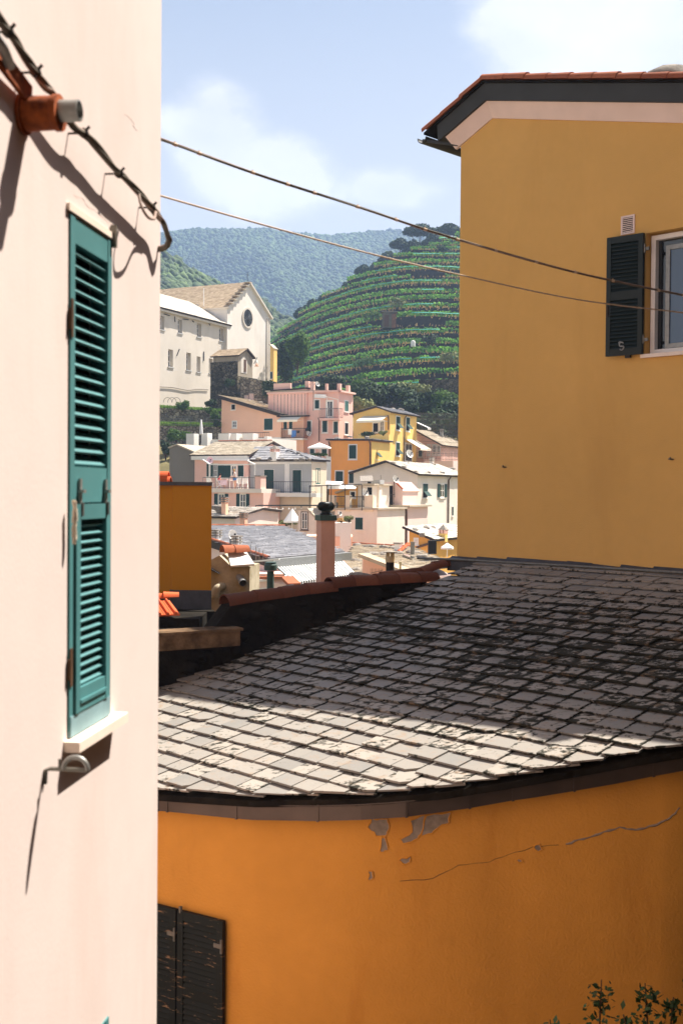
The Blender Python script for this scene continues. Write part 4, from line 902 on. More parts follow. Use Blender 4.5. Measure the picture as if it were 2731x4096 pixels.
for x, y, hh_ in [(1262, 2342, 0), (1380, 2250, 0), (1480, 2258, 0), (1545, 2290, 0), (1610, 2230, 0), (1430, 2330, 0), (1660, 2270, 0)]:
    D = rs.uniform(7.4, 8.0); tpx = pt('V', x, y, D); b0 = Vector((2.3 + rs.uniform(-.35, .35), 8.0 + rs.uniform(-.2, .2), -6.5)); md = b0.lerp(tpx, .55) + Vector((rs.uniform(-.1, .1), 0, .15))
    pth = smooth_path([b0, md, tpx], 8); stems.tube(pth, .012, 6, radii=[.018 * (1 - i / len(pth)) + .003 for i in range(len(pth))])
    for i in range(210):
        f = 1 - rs.random() ** 1.6 * .55; p = pth[min(len(pth) - 1, int(f * (len(pth) - 1)))] + Vector((rs.gauss(0, .10), rs.gauss(0, .10), rs.gauss(0, .07))) * (1.15 - f * .75)
        d = Vector((rs.uniform(-1, 1), rs.uniform(-1, 1), rs.uniform(-.5, .6))).normalized(); s2 = d.cross(Vector((rs.uniform(-1, 1), rs.uniform(-1, 1), 1))).normalized(); L = rs.uniform(.035, .07)
        lv.add([p, p + d * L * .5 + s2 * L * .28, p + d * L, p + d * L * .5 - s2 * L * .28], [(0, 1, 2, 3)])
stems.build('stem', 'wood_old', sb, smooth='all'); lv.build('foliage', 'leaf_green', sb)
# ------------------------------------------------------------------ terrain and hills
_ga = math.radians(64); E1, E2 = Vector((math.cos(_ga), math.sin(_ga), 0)), Vector((-math.sin(_ga), math.cos(_ga), 0)); NL, NR = -E1, -E2
def lerp_tab(tab, x):
    if x <= tab[0][0]: return tab[0][1]
    for (a, b), (c, d) in zip(tab[:-1], tab[1:]):
        if x <= c: return b + (d - b) * (x - a) / (c - a)
    return tab[-1][1]
def ground_z(x, y):
    z = lerp_tab([(-40, -7), (14, -7), (24, -11), (78, -13), (100, -5), (124, 4.5), (150, 9.5), (172, 11), (330, 14), (600, 30), (1000, 40), (4000, 60)], y)
    if 90 < y < 172 and x > 2: z -= min(6, (x - 2) * .35) * min(1, (y - 90) / 20)
    return z
plain('ground_earth', rgb(112, 104, 70), .95, .1, var=.35, scale=.35)
plain('forest_floor', rgb(44, 62, 36), .95, .1, var=.3, scale=.02)
mb = MB(); ys = [-40, -20, 0, 14, 24, 40, 60, 78, 85, 92, 100, 106, 112, 118, 124, 130, 136, 142, 150, 160, 172, 200, 260, 330, 450, 600, 1000, 1650]; xs = [-1150, -700, -300, -120, -80, -60, -50, -40, -30, -25, -20, -15, -10, -5, 0, 5, 10, 15, 20, 25, 30, 40, 60, 90, 140, 300, 700, 1150]
mb.v = [(x, y, ground_z(x, y)) for y in ys for x in xs]; nx = len(xs)
mb.f = [(j * nx + i, j * nx + i + 1, (j + 1) * nx + i + 1, (j + 1) * nx + i) for j in range(len(ys) - 1) for i in range(nx - 1)]; mb.r = [.5] * len(mb.f)
mb.build('ground', 'ground_earth', None, smooth='all', kind='structure')

def foliage_mat(name, a, b_, var_scale=.05, trans=.0, amp=(.75, 1.2)):
    m_, t, b = bsdf(name, .75, .2); p = wpos(t); at = N(t, 'ShaderNodeAttribute', attribute_name='rnd')
    c = ramp(t, at.outputs['Fac'], .05, .95, a, b_); c = mix(t, 1.0, c, ramp(t, nzf(t, p, var_scale, 4), .3, .7, (amp[0],) * 3 + (1,), (amp[1],) * 3 + (1,)), 'MULTIPLY')
    t.links.new(c, b.inputs['Base Color'])
    if trans:
        tr = N(t, 'ShaderNodeBsdfTranslucent'); t.links.new(c, tr.inputs[0]); mx = N(t, 'ShaderNodeMixShader', i_Fac=trans); ou_ = t.nodes['Material Output']
        t.links.new(b.outputs[0], mx.inputs[1]); t.links.new(tr.outputs[0], mx.inputs[2]); t.links.new(mx.outputs[0], ou_.inputs['Surface'])
foliage_mat('forest_far', rgb(38, 60, 34), rgb(74, 98, 50), .006, 0, (.55, 1.35))
foliage_mat('forest_mid', rgb(34, 54, 30), rgb(76, 96, 50), .03, 0, (.55, 1.35))
foliage_mat('vine_leaf', rgb(58, 112, 38), rgb(126, 176, 70), .08, .45)
foliage_mat('bush_leaf', rgb(50, 80, 34), rgb(98, 130, 60), .2, .35)
foliage_mat('bush_dark', rgb(28, 46, 26), rgb(62, 84, 44), .2)
foliage_mat('bush_olive', rgb(96, 108, 62), rgb(150, 154, 100), .2)
foliage_mat('pine_leaf', rgb(28, 48, 30), rgb(62, 86, 50), .2)
foliage_mat('grass_green', rgb(92, 132, 52), rgb(142, 172, 82), .2, .4)
foliage_mat('straw', rgb(190, 152, 92), rgb(226, 192, 132), .3)
_bm = bmesh.new(); bmesh.ops.create_icosphere(_bm, subdivisions=2, radius=1); ICO_V = np.array([v.co[:] for v in _bm.verts]); ICO_F = np.array([[v.index for v in f.verts] for f in _bm.faces]); _bm.free()
_bm = bmesh.new(); bmesh.ops.create_icosphere(_bm, subdivisions=1, radius=1); ICO1_V = np.array([v.co[:] for v in _bm.verts]); ICO1_F = np.array([[v.index for v in f.verts] for f in _bm.faces]); _bm.free()
def crowns(name, pts, mat, parent=None, seed=1, hi=False, jit=.28, kind='stuff'):
    """thousands of small tree crowns in one mesh: jittered balls of foliage; pts rows are x, y, z, radius, height"""
    V0, F0 = (ICO_V, ICO_F) if hi else (ICO1_V, ICO1_F); r = np.random.default_rng(seed); pts = np.array(pts); n, nv = len(pts), len(V0)
    v = V0[None] * (1 + r.uniform(-jit, jit, (n, nv, 1))) * np.stack([pts[:, 3], pts[:, 3], pts[:, 4]], 1)[:, None, :] + pts[:, None, :3]
    f = (F0[None] + (np.arange(n) * nv)[:, None, None]).reshape(-1, 3); me = bpy.data.meshes.new(name)
    me.vertices.add(n * nv); me.vertices.foreach_set('co', v.reshape(-1).astype(np.float32)); me.loops.add(f.size); me.loops.foreach_set('vertex_index', f.reshape(-1).astype(np.int32))
    me.polygons.add(len(f)); me.polygons.foreach_set('loop_start', np.arange(0, f.size, 3, dtype=np.int32)); me.polygons.foreach_set('loop_total', np.full(len(f), 3, dtype=np.int32))
    me.update(calc_edges=True); at = me.attributes.new('rnd', 'FLOAT', 'FACE'); at.data.foreach_set('value', np.repeat(r.random(n), len(F0)).astype(np.float32))
    me.materials.append(M[mat]); me.validate(); o_ = bpy.data.objects.new(name, me); COL.objects.link(o_)
    if parent: o_.parent = parent; o_.location = -Vector(parent.location)
    tag(o_, kind=kind); return o_
def V_dir(x, y): return ray(*q('V', x, y))

# the far wooded mountain: its skyline is read off the photograph, its distance is that of a valley head about 1.3 km away
sky_px = [(-500, 640), (0, 585), (200, 565), (368, 548), (400, 540), (450, 534), (500, 536), (560, 534), (610, 532), (650, 540), (700, 543), (750, 548), (780, 543), (830, 538), (900, 533), (960, 540), (1100, 545), (1400, 590), (2000, 690)]
def mtn(x, y):
    """height of the far mountain"""
    yr = 1350 + 60 * math.sin(x * .006); u = x / yr * 2600 + 784; v = lerp_tab(sky_px, u); zr = (1125 - v) / 2600 * yr
    t = (y - 560) / (yr - 560)
    if t > 1: return zr - (y - yr) * .35
    t = max(0, t); base_ = 26
    spur = (noise.noise(Vector((x * .0042 + 3.3, y * .0022, .5))) * 55 + noise.noise(Vector((x * .0042 + y * .002, 7, 2.5))) * 45 - abs(math.sin((x * .9 + y * .32) * .0105)) * 34) * math.sin(math.pi * min(1, t)) ** .8
    return base_ + (zr - base_) * (t ** 1.15) + spur
mb = MB(); XS = [-1100 + 30 * i for i in range(74)]; YS = [560 + 28 * i for i in range(36)]
mb.v = [(x, y, mtn(x, y)) for y in YS for x in XS]; nx = len(XS); mb.f = [(j * nx + i, j * nx + i + 1, (j + 1) * nx + i + 1, (j + 1) * nx + i) for j in range(len(YS) - 1) for i in range(nx - 1)]; mb.r = [.5] * len(mb.f)
mb.build('far_mountain', 'forest_floor', None, smooth='all', kind='structure')
rs = random.Random(21); pts = []
for i in range(58000):
    y = 600 + 780 * rs.random() ** .8; x = rs.uniform(-.27, .17) * y; s_ = rs.choice((1.1, 1.4, 1.7, 2.4)) * rs.uniform(.85, 1.25) * (y / 1200) ** .35
    pts.append((x, y, mtn(x, y) + s_ * .5, s_, s_ * 1.05))
crowns('far_forest', pts, 'forest_far', seed=3)
# wooded hill on the left, nearer
lh_px = [(-600, 480), (0, 500), (250, 545), (368, 590), (420, 622), (460, 645), (520, 672), (600, 700), (640, 740), (700, 760), (800, 830)]
def lhill(x, y):
    yr = 430; u = x / y * 2600 + 784; zr = (1125 - lerp_tab(lh_px, x / yr * 2600 + 784)) / 2600 * yr; t = (y - 190) / (yr - 190)
    if t > 1: return zr - (y - yr) * .3
    return 8 + (zr - 8) * max(0, t) ** 1.1
mb = MB(); XS = [-260 + 8 * i for i in range(36)]; YS = [190 + 12 * i for i in range(26)]
mb.v = [(x, y, lhill(x, y)) for y in YS for x in XS]; nx = len(XS); mb.f = [(j * nx + i, j * nx + i + 1, (j + 1) * nx + i + 1, (j + 1) * nx + i) for j in range(len(YS) - 1) for i in range(nx - 1)]; mb.r = [.5] * len(mb.f)
mb.build('wooded_hill', 'forest_floor', None, smooth='all', kind='structure')
pts = []
for i in range(15000):
    y = rs.uniform(240, 450); x = rs.uniform(-.26, -.02) * y; s_ = rs.choice((.7, .9, 1.1, 1.4, 1.9)) * rs.uniform(.8, 1.2); pts.append((x, y, lhill(x, y) + s_ * .5, s_, s_ * 1.0))
crowns('hill_forest', pts, 'forest_mid', seed=5, jit=.35)
# low wooded knoll between church and vineyard
pts = []
for i in range(2600):
    y = rs.uniform(330, 470); x = rs.uniform(-62, 2); u = x / y * 2600 + 784; vtop = lerp_tab([(560, 720), (620, 725), (650, 770), (700, 765), (760, 800)], u); zt_ = (1125 - vtop) / 2600 * y; t = (y - 330) / 140
    z_ = 16 + (zt_ - 16) * min(1, t * 1.4 + .2); s_ = rs.uniform(.9, 2.0); pts.append((x, y, z_, s_, s_ * 1.1))
crowns('valley_forest', pts, 'forest_mid', seed=6)

# ------------------------------------------------------------------ terraced vineyard hill
VM = .45
def cx(x): return .055 * max(0, 17 - x) ** 2
def ridge(x): return lerp_tab([(-60, 14), (-30, 30), (-19, 39), (-8, 44.5), (2, 48.5), (10, 53), (17, 57), (33, 67), (60, 77), (120, 86), (220, 75)], x)
def hill(x, y):
    f = 12 + VM * (y - 168 - cx(x)); r_ = ridge(x)
    return f if f < r_ else r_ - (f - r_) * .35
mb = MB(); XS = [-60 + 5 * i for i in range(50)]; YS = [150 + 6 * i for i in range(48)]
mb.v = [(x, y, hill(x, y) - 2.7) for y in YS for x in XS]; nx = len(XS); mb.f = [(j * nx + i, j * nx + i + 1, (j + 1) * nx + i + 1, (j + 1) * nx + i) for j in range(len(YS) - 1) for i in range(nx - 1)]; mb.r = [.5] * len(mb.f)
plain('vine_earth', rgb(98, 90, 54), .95, .1, var=.35, scale=.5)
mb.build('vineyard_hill', 'vine_earth', None, smooth='all', kind='structure')
plain('dry_stone', rgb(48, 46, 34), .95, .1, var=.5, scale=2.2, bmp=.06)
plain('net_teal', rgb(72, 176, 160), .6, .3, var=.2, scale=1.5)
plain('post_grey', rgb(128, 118, 100), .8, .2, var=.2)
STEP = 2.45; k = 0; zk = 14.0; vrow = 0; rs = random.Random(77)
wall_names = ['lowest', 'second', 'third', 'fourth', 'fifth', 'sixth', 'seventh', 'eighth', 'ninth', 'tenth', 'eleventh', 'twelfth', 'thirteenth', 'fourteenth', 'fifteenth', 'sixteenth', 'seventeenth', 'eighteenth', 'nineteenth', 'twentieth', 'twenty-first', 'twenty-second', 'twenty-third', 'twenty-fourth', 'twenty-fifth', 'twenty-sixth', 'twenty-seventh', 'twenty-eighth']
while zk < 84 and k < 28:
    rk = wall_names[k]; zj = lambda x: zk + .25 * noise.noise(Vector((x * .05, k * 3.1, 0)))
    yk = lambda x: 168 + cx(x) + (zk - 12) / VM + 1.0 * noise.noise(Vector((x * .07, k * 1.7, 4)))
    xs_ = [x for x in [-50 + 1.5 * i for i in range(88)] if zk < ridge(x) + .3 and x < .20 * yk(x) + 6 and x > -.14 * yk(x) - 4]
    if len(xs_) < 3: zk += STEP; k += 1; continue
    ter = thing('vineyard_terrace', 'grassy bench and dry stone wall of the %s vineyard terrace from below' % rk, 'terrace', (xs_[len(xs_) // 2], yk(xs_[len(xs_) // 2]), zk), 'vineyard terraces on the hillside')
    w1, b1, st = MB(), MB(), MB(); dpt = STEP / VM + 1.0
    for a, b in zip(xs_[:-1], xs_[1:]):
        pa_, pb_ = Vector((a, yk(a), zj(a))), Vector((b, yk(b), zj(b))); dn = Vector((0, 0, -2.6)); bk_ = Vector((0, dpt, .15))
        w1.add([pa_ + dn - Vector((0, .2, 0)), pb_ + dn - Vector((0, .2, 0)), pb_, pa_], [(0, 1, 2, 3)]); b1.add([pa_, pb_, pb_ + bk_, pa_ + bk_], [(0, 1, 2, 3)])
        d_ = noise.noise(Vector((a * .045 + 9, k * 2.3, 1.0)))
        for i in range(22 if d_ > -.05 else 6):          # dry grass on the edge
            f = rs.random(); p = pa_.lerp(pb_, f) + Vector((0, rs.uniform(-.15, .8), -rs.uniform(0, .6))); h_ = rs.uniform(.25, .6); s2 = rs.uniform(.05, .14); lx = rs.uniform(-.2, .2)
            st.add([p - Vector((s2, 0, 0)), p + Vector((s2, 0, 0)), p + Vector((lx + s2 * .4, -rs.uniform(0, .2), h_)), p + Vector((lx - s2 * .4, -.1, h_))], [(0, 1, 2, 3)])
    w1.build('dry_stone_wall', 'dry_stone', ter); b1.build('bench', 'vine_earth', ter); st.build('dry_grass', 'straw', ter, kind='stuff')
    for rowi, (off, hgt) in enumerate(((1.3, .95), (3.3, 1.15))):
        vr = thing('vine_row', ('front' if rowi == 0 else 'back') + ' row of green vines on the %s vineyard terrace from below' % rk, 'vines', (xs_[len(xs_) // 2], yk(xs_[len(xs_) // 2]) + off, zk), 'vine rows on the hillside')
        lv, net, ps_ = MB(), MB(), MB()
        for a, b in zip(xs_[:-1], xs_[1:]):
            gap = noise.noise(Vector((a * .06 + 4.4, k * 5.1 + rowi * 2, 8.0)))
            if gap < -.26: continue
            hf = 1 + .35 * noise.noise(Vector((a * .3, k * 2.0, rowi)))
            for i in range(40):
                f = rs.random(); x = a + (b - a) * f; hz_ = rs.random() ** .8 * hgt * hf
                p = Vector((x + rs.gauss(0, .1), yk(x) + off + rs.gauss(0, .22), zj(x) + .2 + hz_)); s2 = rs.uniform(.15, .32); d = Vector((rs.uniform(-1, 1), rs.uniform(-1, .4), rs.uniform(-.4, 1))).normalized(); e = d.cross(Vector((rs.uniform(-1, 1), rs.uniform(-1, 1), rs.uniform(-1, 1)))).normalized()
                g_ = d.cross(e); lv.add([p + e * s2, p + g_ * s2 * .8, p - e * s2, p - g_ * s2 * .8], [(0, 1, 2, 3)])
            if rowi == 0 and noise.noise(Vector((a * .028 + 1.4, k * 7.7, 3.0))) > .12:
                za, zb_ = zj(a) + .75 + .12 * noise.noise(Vector((a * .5, k, 0))), zj(b) + .75 + .12 * noise.noise(Vector((b * .5, k, 0))); y1 = yk(a) + off - .62; y2 = yk(b) + off - .62
                net.add([(a, y1, za), (b, y2, zb_), (b, y2 + .1, zb_ + .13), (a, y1 + .1, za + .13)], [(0, 1, 2, 3)])
            if rs.random() < .3: ps_.bar((a, yk(a) + off, zj(a)), (a, yk(a) + off, zj(a) + hgt + .25), .07)
        if not lv.v: bpy.data.objects.remove(vr); continue
        lv.build('vines', 'vine_leaf', vr, kind='stuff')
        if net.v: net.build('teal_net', 'net_teal', vr, kind='stuff')
        if ps_.v: ps_.build('trellis_posts', 'post_grey', vr, kind='stuff')
    zk += STEP * (.82 + .36 * rs.random()); k += 1
# tool shed
def hill_pt(kx, x, y):
    d = ray(*q(kx, x, y)); D = 150
    while D < 400:
        p = d * D
        if p.z < hill(p.x, p.y) + .3: return p
        D += .5
    return d * 280
p = hill_pt('B', 930, 955); tsd = thing('tool_shed', 'small brick tool shed with flat roof halfway up the vineyard', 'shed', p)
plain('shed_brick', rgb(126, 92, 70), .9, .1, var=.25, scale=3); plain('shed_plaster', rgb(104, 98, 82), .9, .1, var=.2, scale=3); plain('door_brown', rgb(88, 62, 44), .7, .2, var=.2, scale=6)
D_ = p.y; wsh = .0044 * D_ * .5; mb = MB(); mb.abox(p.x - 1.3, p.x + .4, p.y - 2.2, p.y - .2, p.z - .5, p.z + 2.3); mb.build('wall', 'shed_plaster', tsd)
mb = MB(); mb.abox(p.x + .4, p.x + 1.2, p.y - 2.1, p.y - .4, p.z - .5, p.z + 2.1); mb.build('brick_wing', 'shed_brick', tsd)
mb = MB(); mb.abox(p.x - 1.5, p.x + 1.5, p.y - 2.5, p.y, p.z + 2.32, p.z + 2.46); mb.build('roof', 'grey_stone', tsd)
mb = MB(); mb.abox(p.x - 1.0, p.x - .1, p.y - 2.28, p.y - 2.18, p.z - .3, p.z + 1.8); mb.build('door', 'wood_old', tsd)
p = hill_pt('B', 1140, 1115); mb = MB(); mb.lathe(p - Vector((0, 1.6, .6)), [(.4, 0), (.42, .8), (.35, 1.0), (.1, 1.1)], 12); mb.build('water_tank', 'white_frame', None, smooth=True, label='small white water tank between vine rows low on the vineyard', cat='tank')

# ------------------------------------------------------------------ trees and bushes
plain('bark', rgb(84, 68, 54), .9, .1, var=.3, scale=3)
def leaf_cloud(mb, c, r, n, size, seed, shell=.55, flat=1.0):
    rr = random.Random(seed)
    for i in range(n):
        d = Vector((rr.gauss(0, 1), rr.gauss(0, 1), rr.gauss(0, 1))).normalized(); f = (shell + (1 - shell) * rr.random()); bumpy = 1 + .3 * noise.noise(d * 2.2 + Vector((seed * .7, 0, 0)))
        p = Vector(c) + Vector((d.x * r[0], d.y * r[1], d.z * r[2])) * f * bumpy
        nrm_ = (d + Vector((rr.uniform(-1, 1), rr.uniform(-1, 1), rr.uniform(-1, 1))) * .8).normalized(); e = nrm_.cross(Vector((rr.uniform(-1, 1), rr.uniform(-1, 1), rr.uniform(-1, 1)))).normalized(); g_ = nrm_.cross(e); s2 = size * rr.uniform(.6, 1.3)
        mb.add([p + e * s2, p + g_ * s2 * .7, p - e * s2, p - g_ * s2 * .7], [(0, 1, 2, 3)])
def tree(name, label, base_, top, lobes, mat, n, size, seed, cat='tree', group=None, trunk=.18, shell=.5):
    """tapered trunk with a limb to every lobe of the crown; lobes: (dx, dy, z0..1 of height, rx, ry, rz)"""
    base_ = Vector(base_); H = top - base_.z; t = thing(name, label, cat, base_, group); tr, cr_ = MB(), MB(); rr = random.Random(seed)
    fork = base_ + Vector((rr.uniform(-.2, .2), rr.uniform(-.2, .2), H * .45))
    tr.tube(smooth_path([base_ - gz * .6, base_ + gz * H * .2 + Vector((rr.uniform(-.1, .1), 0, 0)), fork], 4), trunk, 7, radii=None)
    for i, (dx, dy, fz, rx, ry, rz) in enumerate(lobes):
        c = base_ + Vector((dx, dy, H * fz)); tr.tube(smooth_path([fork - gz * .3, fork.lerp(c, .5) + gz * .2, c], 3), trunk * .5, 5, radii=[trunk * (.7 - .5 * j / 6) for j in range(7)])
        leaf_cloud(cr_, c, (rx, ry, rz), n, size, seed * 13 + i, shell)
    tr.build('trunk', 'bark', t, smooth='all'); cr_.build('crown', mat, t); return t
def bush(label, c, r, mat, n, size, seed, name='bush', cat='bush', group=None):
    c = Vector(c); t = thing(name, label, cat, c - gz * r[2], group); cr_, st = MB(), MB(); rr = random.Random(seed)
    for i in range(6):
        o_ = Vector((rr.uniform(-.55, .55) * r[0], rr.uniform(-.4, .4) * r[1], rr.uniform(-.35, .45) * r[2])); f = rr.uniform(.45, .7); leaf_cloud(cr_, c + o_, (r[0] * f, r[1] * f, r[2] * f), n // 6, size, seed * 7 + i, .35)
        st.tube([c - gz * r[2] * 1.1, c + o_ * .6], .04, 5)
    cr_.build('foliage', mat, t); st.build('stem', 'bark', t); return t
def ridge_tree(kx, x, y, D, w_px, h_px, kind, label, seed, name='pine_tree'):
    """a tree on the vineyard skyline: crown centre and size in zoom pixels, standing on the hill below it"""
    s = REG[kx][2]; p = pt(kx, x, y, D); rw, rh = w_px / s / FPX * D * .78, h_px / s / FPX * D * .66; gzv = min(hill(p.x, p.y) - .5, p.z - rh - .5)
    base_ = Vector((p.x, p.y, gzv)); H = p.z + rh - gzv
    if kind == 'umbrella': lob = [(0, 0, (p.z - gzv) / H, rw * .7, rw * .7, rh * .75), (-rw * .5, 0, (p.z - gzv - rh * .1) / H, rw * .55, rw * .5, rh * .55), (rw * .5, 0, (p.z - gzv - rh * .15) / H, rw * .55, rw * .5, rh * .55), (rw * .1, .5, (p.z - gzv + rh * .35) / H, rw * .6, rw * .5, rh * .5)]
    else: lob = [(0, 0, (p.z - gzv) / H, rw * .75, rw * .7, rh * .7), (-rw * .5, 0, (p.z - gzv - rh * .3) / H, rw * .5, rw * .5, rh * .5), (rw * .45, .3, (p.z - gzv - rh * .2) / H, rw * .5, rw * .5, rh * .55), (0, .3, (p.z - gzv + rh * .4) / H, rw * .5, rw * .5, rh * .5)]
    return tree(name, label, base_, gzv + H, lob, 'pine_leaf' if kind != 'bush' else 'bush_dark', 1300, .30, seed, trunk=.28 if kind == 'umbrella' else .16)
ridge_tree('B', 1205, 95, 318, 190, 110, 'umbrella', 'tall umbrella pine on the hill crest beside the ochre house', 1)
ridge_tree('B', 1025, 215, 315, 110, 95, 'umbrella', 'slender round-crowned pine lower on the hill crest', 2)
ridge_tree('B', 1460, 90, 322, 150, 110, 'umbrella', 'dark pine on the crest meeting the ochre wall', 3)
ridge_tree('B', 700, 455, 308, 100, 100, 'umbrella', 'feathery small pine midway down the hill crest', 4)
for i, (x, y, w2, h2, lab) in enumerate([(1150, 265, 140, 150, 'dark bush between the two tall pines on the crest'), (1330, 190, 150, 120, 'rounded dark bush beneath the tall umbrella pine'), (930, 345, 130, 110, 'dark bush on the crest below the slender pine'), (820, 435, 120, 100, 'dark bush just above the feathery small pine'), (630, 570, 150, 90, 'dark hedge bush below the feathery small pine'), (365, 725, 140, 110, 'largest dark bush low on the hill crest'), (250, 775, 120, 110, 'olive bush next to the largest crest bush'), (145, 835, 90, 90, 'lowest dark bush on the hill crest near the church')]):
    ridge_tree('B', x, y, 306 - i * 2, w2, h2, 'bush', lab, 20 + i, name='bush')

def bush_px(label, k, x, y, D, w_px, h_px, mat, n, size, seed, name='bush', cat='bush', deep=1.0):
    """a bush whose width and height are read in zoom pixels"""
    m_ = D / FPX / REG[k][2]; rx, rz = w_px * m_ / 2, h_px * m_ / 2
    return bush(label, pt(k, x, y, D), (rx, max(.3, min(rx, 3.0)) * deep, rz), mat, n, size, seed, name, cat)

rs = random.Random(5); hb_lab = ['high on the vineyard near the ochre wall', 'above the tool shed', 'left of the tool shed', 'right of the white tank', 'low on the vineyard by the ochre wall', 'near the vineyard foot', 'mid slope below the lowest pine', 'on the left shoulder of the vineyard', 'just below the crest hedge', 'between tool shed and ochre wall']
for i, (x, y) in enumerate([(1420, 300), (1010, 790), (780, 900), (1280, 1130), (1450, 1290), (700, 1330)]):
    p = hill_pt('B', x, y); bush('small scrub bush ' + hb_lab[i], p + Vector((0, -1, 1.0)), (1.6 + rs.random(), 1.2, 1.0 + .5 * rs.random()), ['bush_dark', 'bush_olive', 'bush_leaf'][i % 3], 420, .2, 200 + i)
# ------------------------------------------------------------------ the village
plaster('salmon', rgb(246, 196, 166), stain=rgb(236, 168, 134), fine=6, big=.25, bmp=0, stain_amt=.5, sscale=.25)
plaster('rose', rgb(244, 198, 182), fine=6, big=.25, bmp=0, stain_amt=.3, sscale=.25)
plaster('pale_pink', rgb(240, 212, 202), fine=6, big=.25, bmp=0, stain_amt=.3, sscale=.25)
plaster('orange_far', rgb(246, 172, 88), fine=6, big=.25, bmp=0, stain_amt=.25, sscale=.25)
plaster('yellow_far', rgb(246, 206, 124), fine=6, big=.25, bmp=0, stain_amt=.25, sscale=.25)
plaster('ochre_far', rgb(226, 172, 88), fine=6, big=.25, bmp=0, stain_amt=.3, sscale=.25)
plaster('white_far', rgb(238, 226, 212), fine=6, big=.25, bmp=0, stain_amt=.3, sscale=.25)
plaster('cream_far', rgb(238, 222, 196), fine=6, big=.25, bmp=0, stain_amt=.3, sscale=.25)
plaster('grey_far', rgb(186, 186, 184), stain=rgb(156, 156, 154), fine=6, big=.25, bmp=0, stain_amt=.5, sscale=.3)
plaster('grey_gable', rgb(132, 126, 116), stain=rgb(84, 82, 76), fine=6, big=.25, bmp=0, stain_amt=.8, sscale=.35)
plaster('beige_far', rgb(224, 206, 182), fine=6, big=.25, bmp=0, stain_amt=.3, sscale=.25)
plaster('convent_white', rgb(212, 203, 190), stain=rgb(186, 174, 154), fine=6, big=.2, bmp=0, stain_amt=.5, sscale=.2)
plaster('church_white', rgb(228, 221, 211), stain=rgb(200, 188, 172), fine=6, big=.2, bmp=0, stain_amt=.5, sscale=.2)
plaster('old_grey', rgb(166, 154, 136), stain=rgb(92, 86, 76), fine=6, big=.3, bmp=0, stain_amt=.85, sscale=.35)
def rubble(name, a, b_, mortar, scale):
    m_, t, b = bsdf(name, .95, .1); p = wpos(t); vo = N(t, 'ShaderNodeTexVoronoi', feature='DISTANCE_TO_EDGE', i_Scale=scale); t.links.new(p, vo.inputs['Vector']); v2 = N(t, 'ShaderNodeTexVoronoi', i_Scale=scale); t.links.new(p, v2.inputs['Vector'])
    sp = N(t, 'ShaderNodeSeparateColor'); t.links.new(v2.outputs['Color'], sp.inputs[0]); c = ramp(t, sp.outputs[0], .1, .9, a, b_); c = mix(t, ramp(t, vo.outputs['Distance'], .0, .12, (1, 1, 1, 1), (0, 0, 0, 1)), c, mortar)
    c = mix(t, ramp(t, nzf(t, p, .5, 5), .45, .7, (0, 0, 0, 1), (.6,) * 3 + (1,)), c, mortar); t.links.new(c, b.inputs['Base Color']); bump(t, b, ramp(t, vo.outputs['Distance'], 0, .2, (0, 0, 0, 1), (1, 1, 1, 1)), .8, .08)
rubble('rubble', rgb(120, 110, 94), rgb(176, 164, 142), rgb(64, 60, 48), 2.6)
rubble('rubble_dark', rgb(70, 66, 54), rgb(120, 112, 94), rgb(40, 40, 30), 2.6)
def slate_far(name, a, b_, d):
    m_, t, b = bsdf(name, .8, .25); p = wpos(t); at = N(t, 'ShaderNodeAttribute', attribute_name='rnd'); c = ramp(t, at.outputs['Fac'], 0, 1, a, b_)
    c = mix(t, ramp(t, nzf(t, p, 1.3, 5, .65), .5, .72, (0, 0, 0, 1), (.55,) * 3 + (1,)), c, d); t.links.new(c, b.inputs['Base Color'])
slate_far('slate_cream', rgb(176, 164, 144), rgb(208, 195, 174), rgb(146, 130, 106)); slate_far('slate_grey', rgb(150, 150, 153), rgb(176, 175, 177), rgb(136, 133, 134)); slate_far('slate_brown', rgb(164, 144, 118), rgb(192, 172, 144), rgb(130, 110, 86))
slate_far('slate_white', rgb(194, 186, 174), rgb(218, 210, 198), rgb(172, 160, 142))
plain('green_shutter', rgb(34, 66, 58), .6, .3, var=.12, scale=2, use_r=.08); plain('blue_green', rgb(74, 116, 108), .6, .3, var=.1, scale=2)
plain('far_white', rgb(240, 236, 228), .7, .2, var=.04, scale=2); plain('iron', rgb(60, 60, 58), .6, .3, var=.1); plain('far_dark', rgb(30, 28, 26), .8, .2, var=.2); plain('fascia', rgb(62, 52, 44), .7, .2, var=.15)
plain('canvas', rgb(240, 230, 208), .9, .1, var=.05, scale=1.5); plain('canvas_white', rgb(242, 240, 236), .9, .1, var=.03, scale=1.5); plain('copper_pipe', rgb(96, 74, 58), .6, .4, var=.15)
plain('cloth_blue', rgb(96, 138, 196), .9, .1, var=.1); plain('cloth_red', rgb(214, 64, 84), .9, .1, var=.1); plain('cloth_pink', rgb(238, 206, 212), .9, .1, var=.1); plain('skin', rgb(222, 170, 142), .7, .2, var=.05); plain('hair_blond', rgb(196, 160, 108), .8, .2, var=.1); plain('hair_dark', rgb(52, 38, 30), .8, .2, var=.1); plain('terracotta_pot', rgb(180, 104, 70), .8, .2, var=.1)
glass('far_glass', rgb(52, 58, 60), .1); glass('rose_glass', rgb(40, 48, 50), .2)

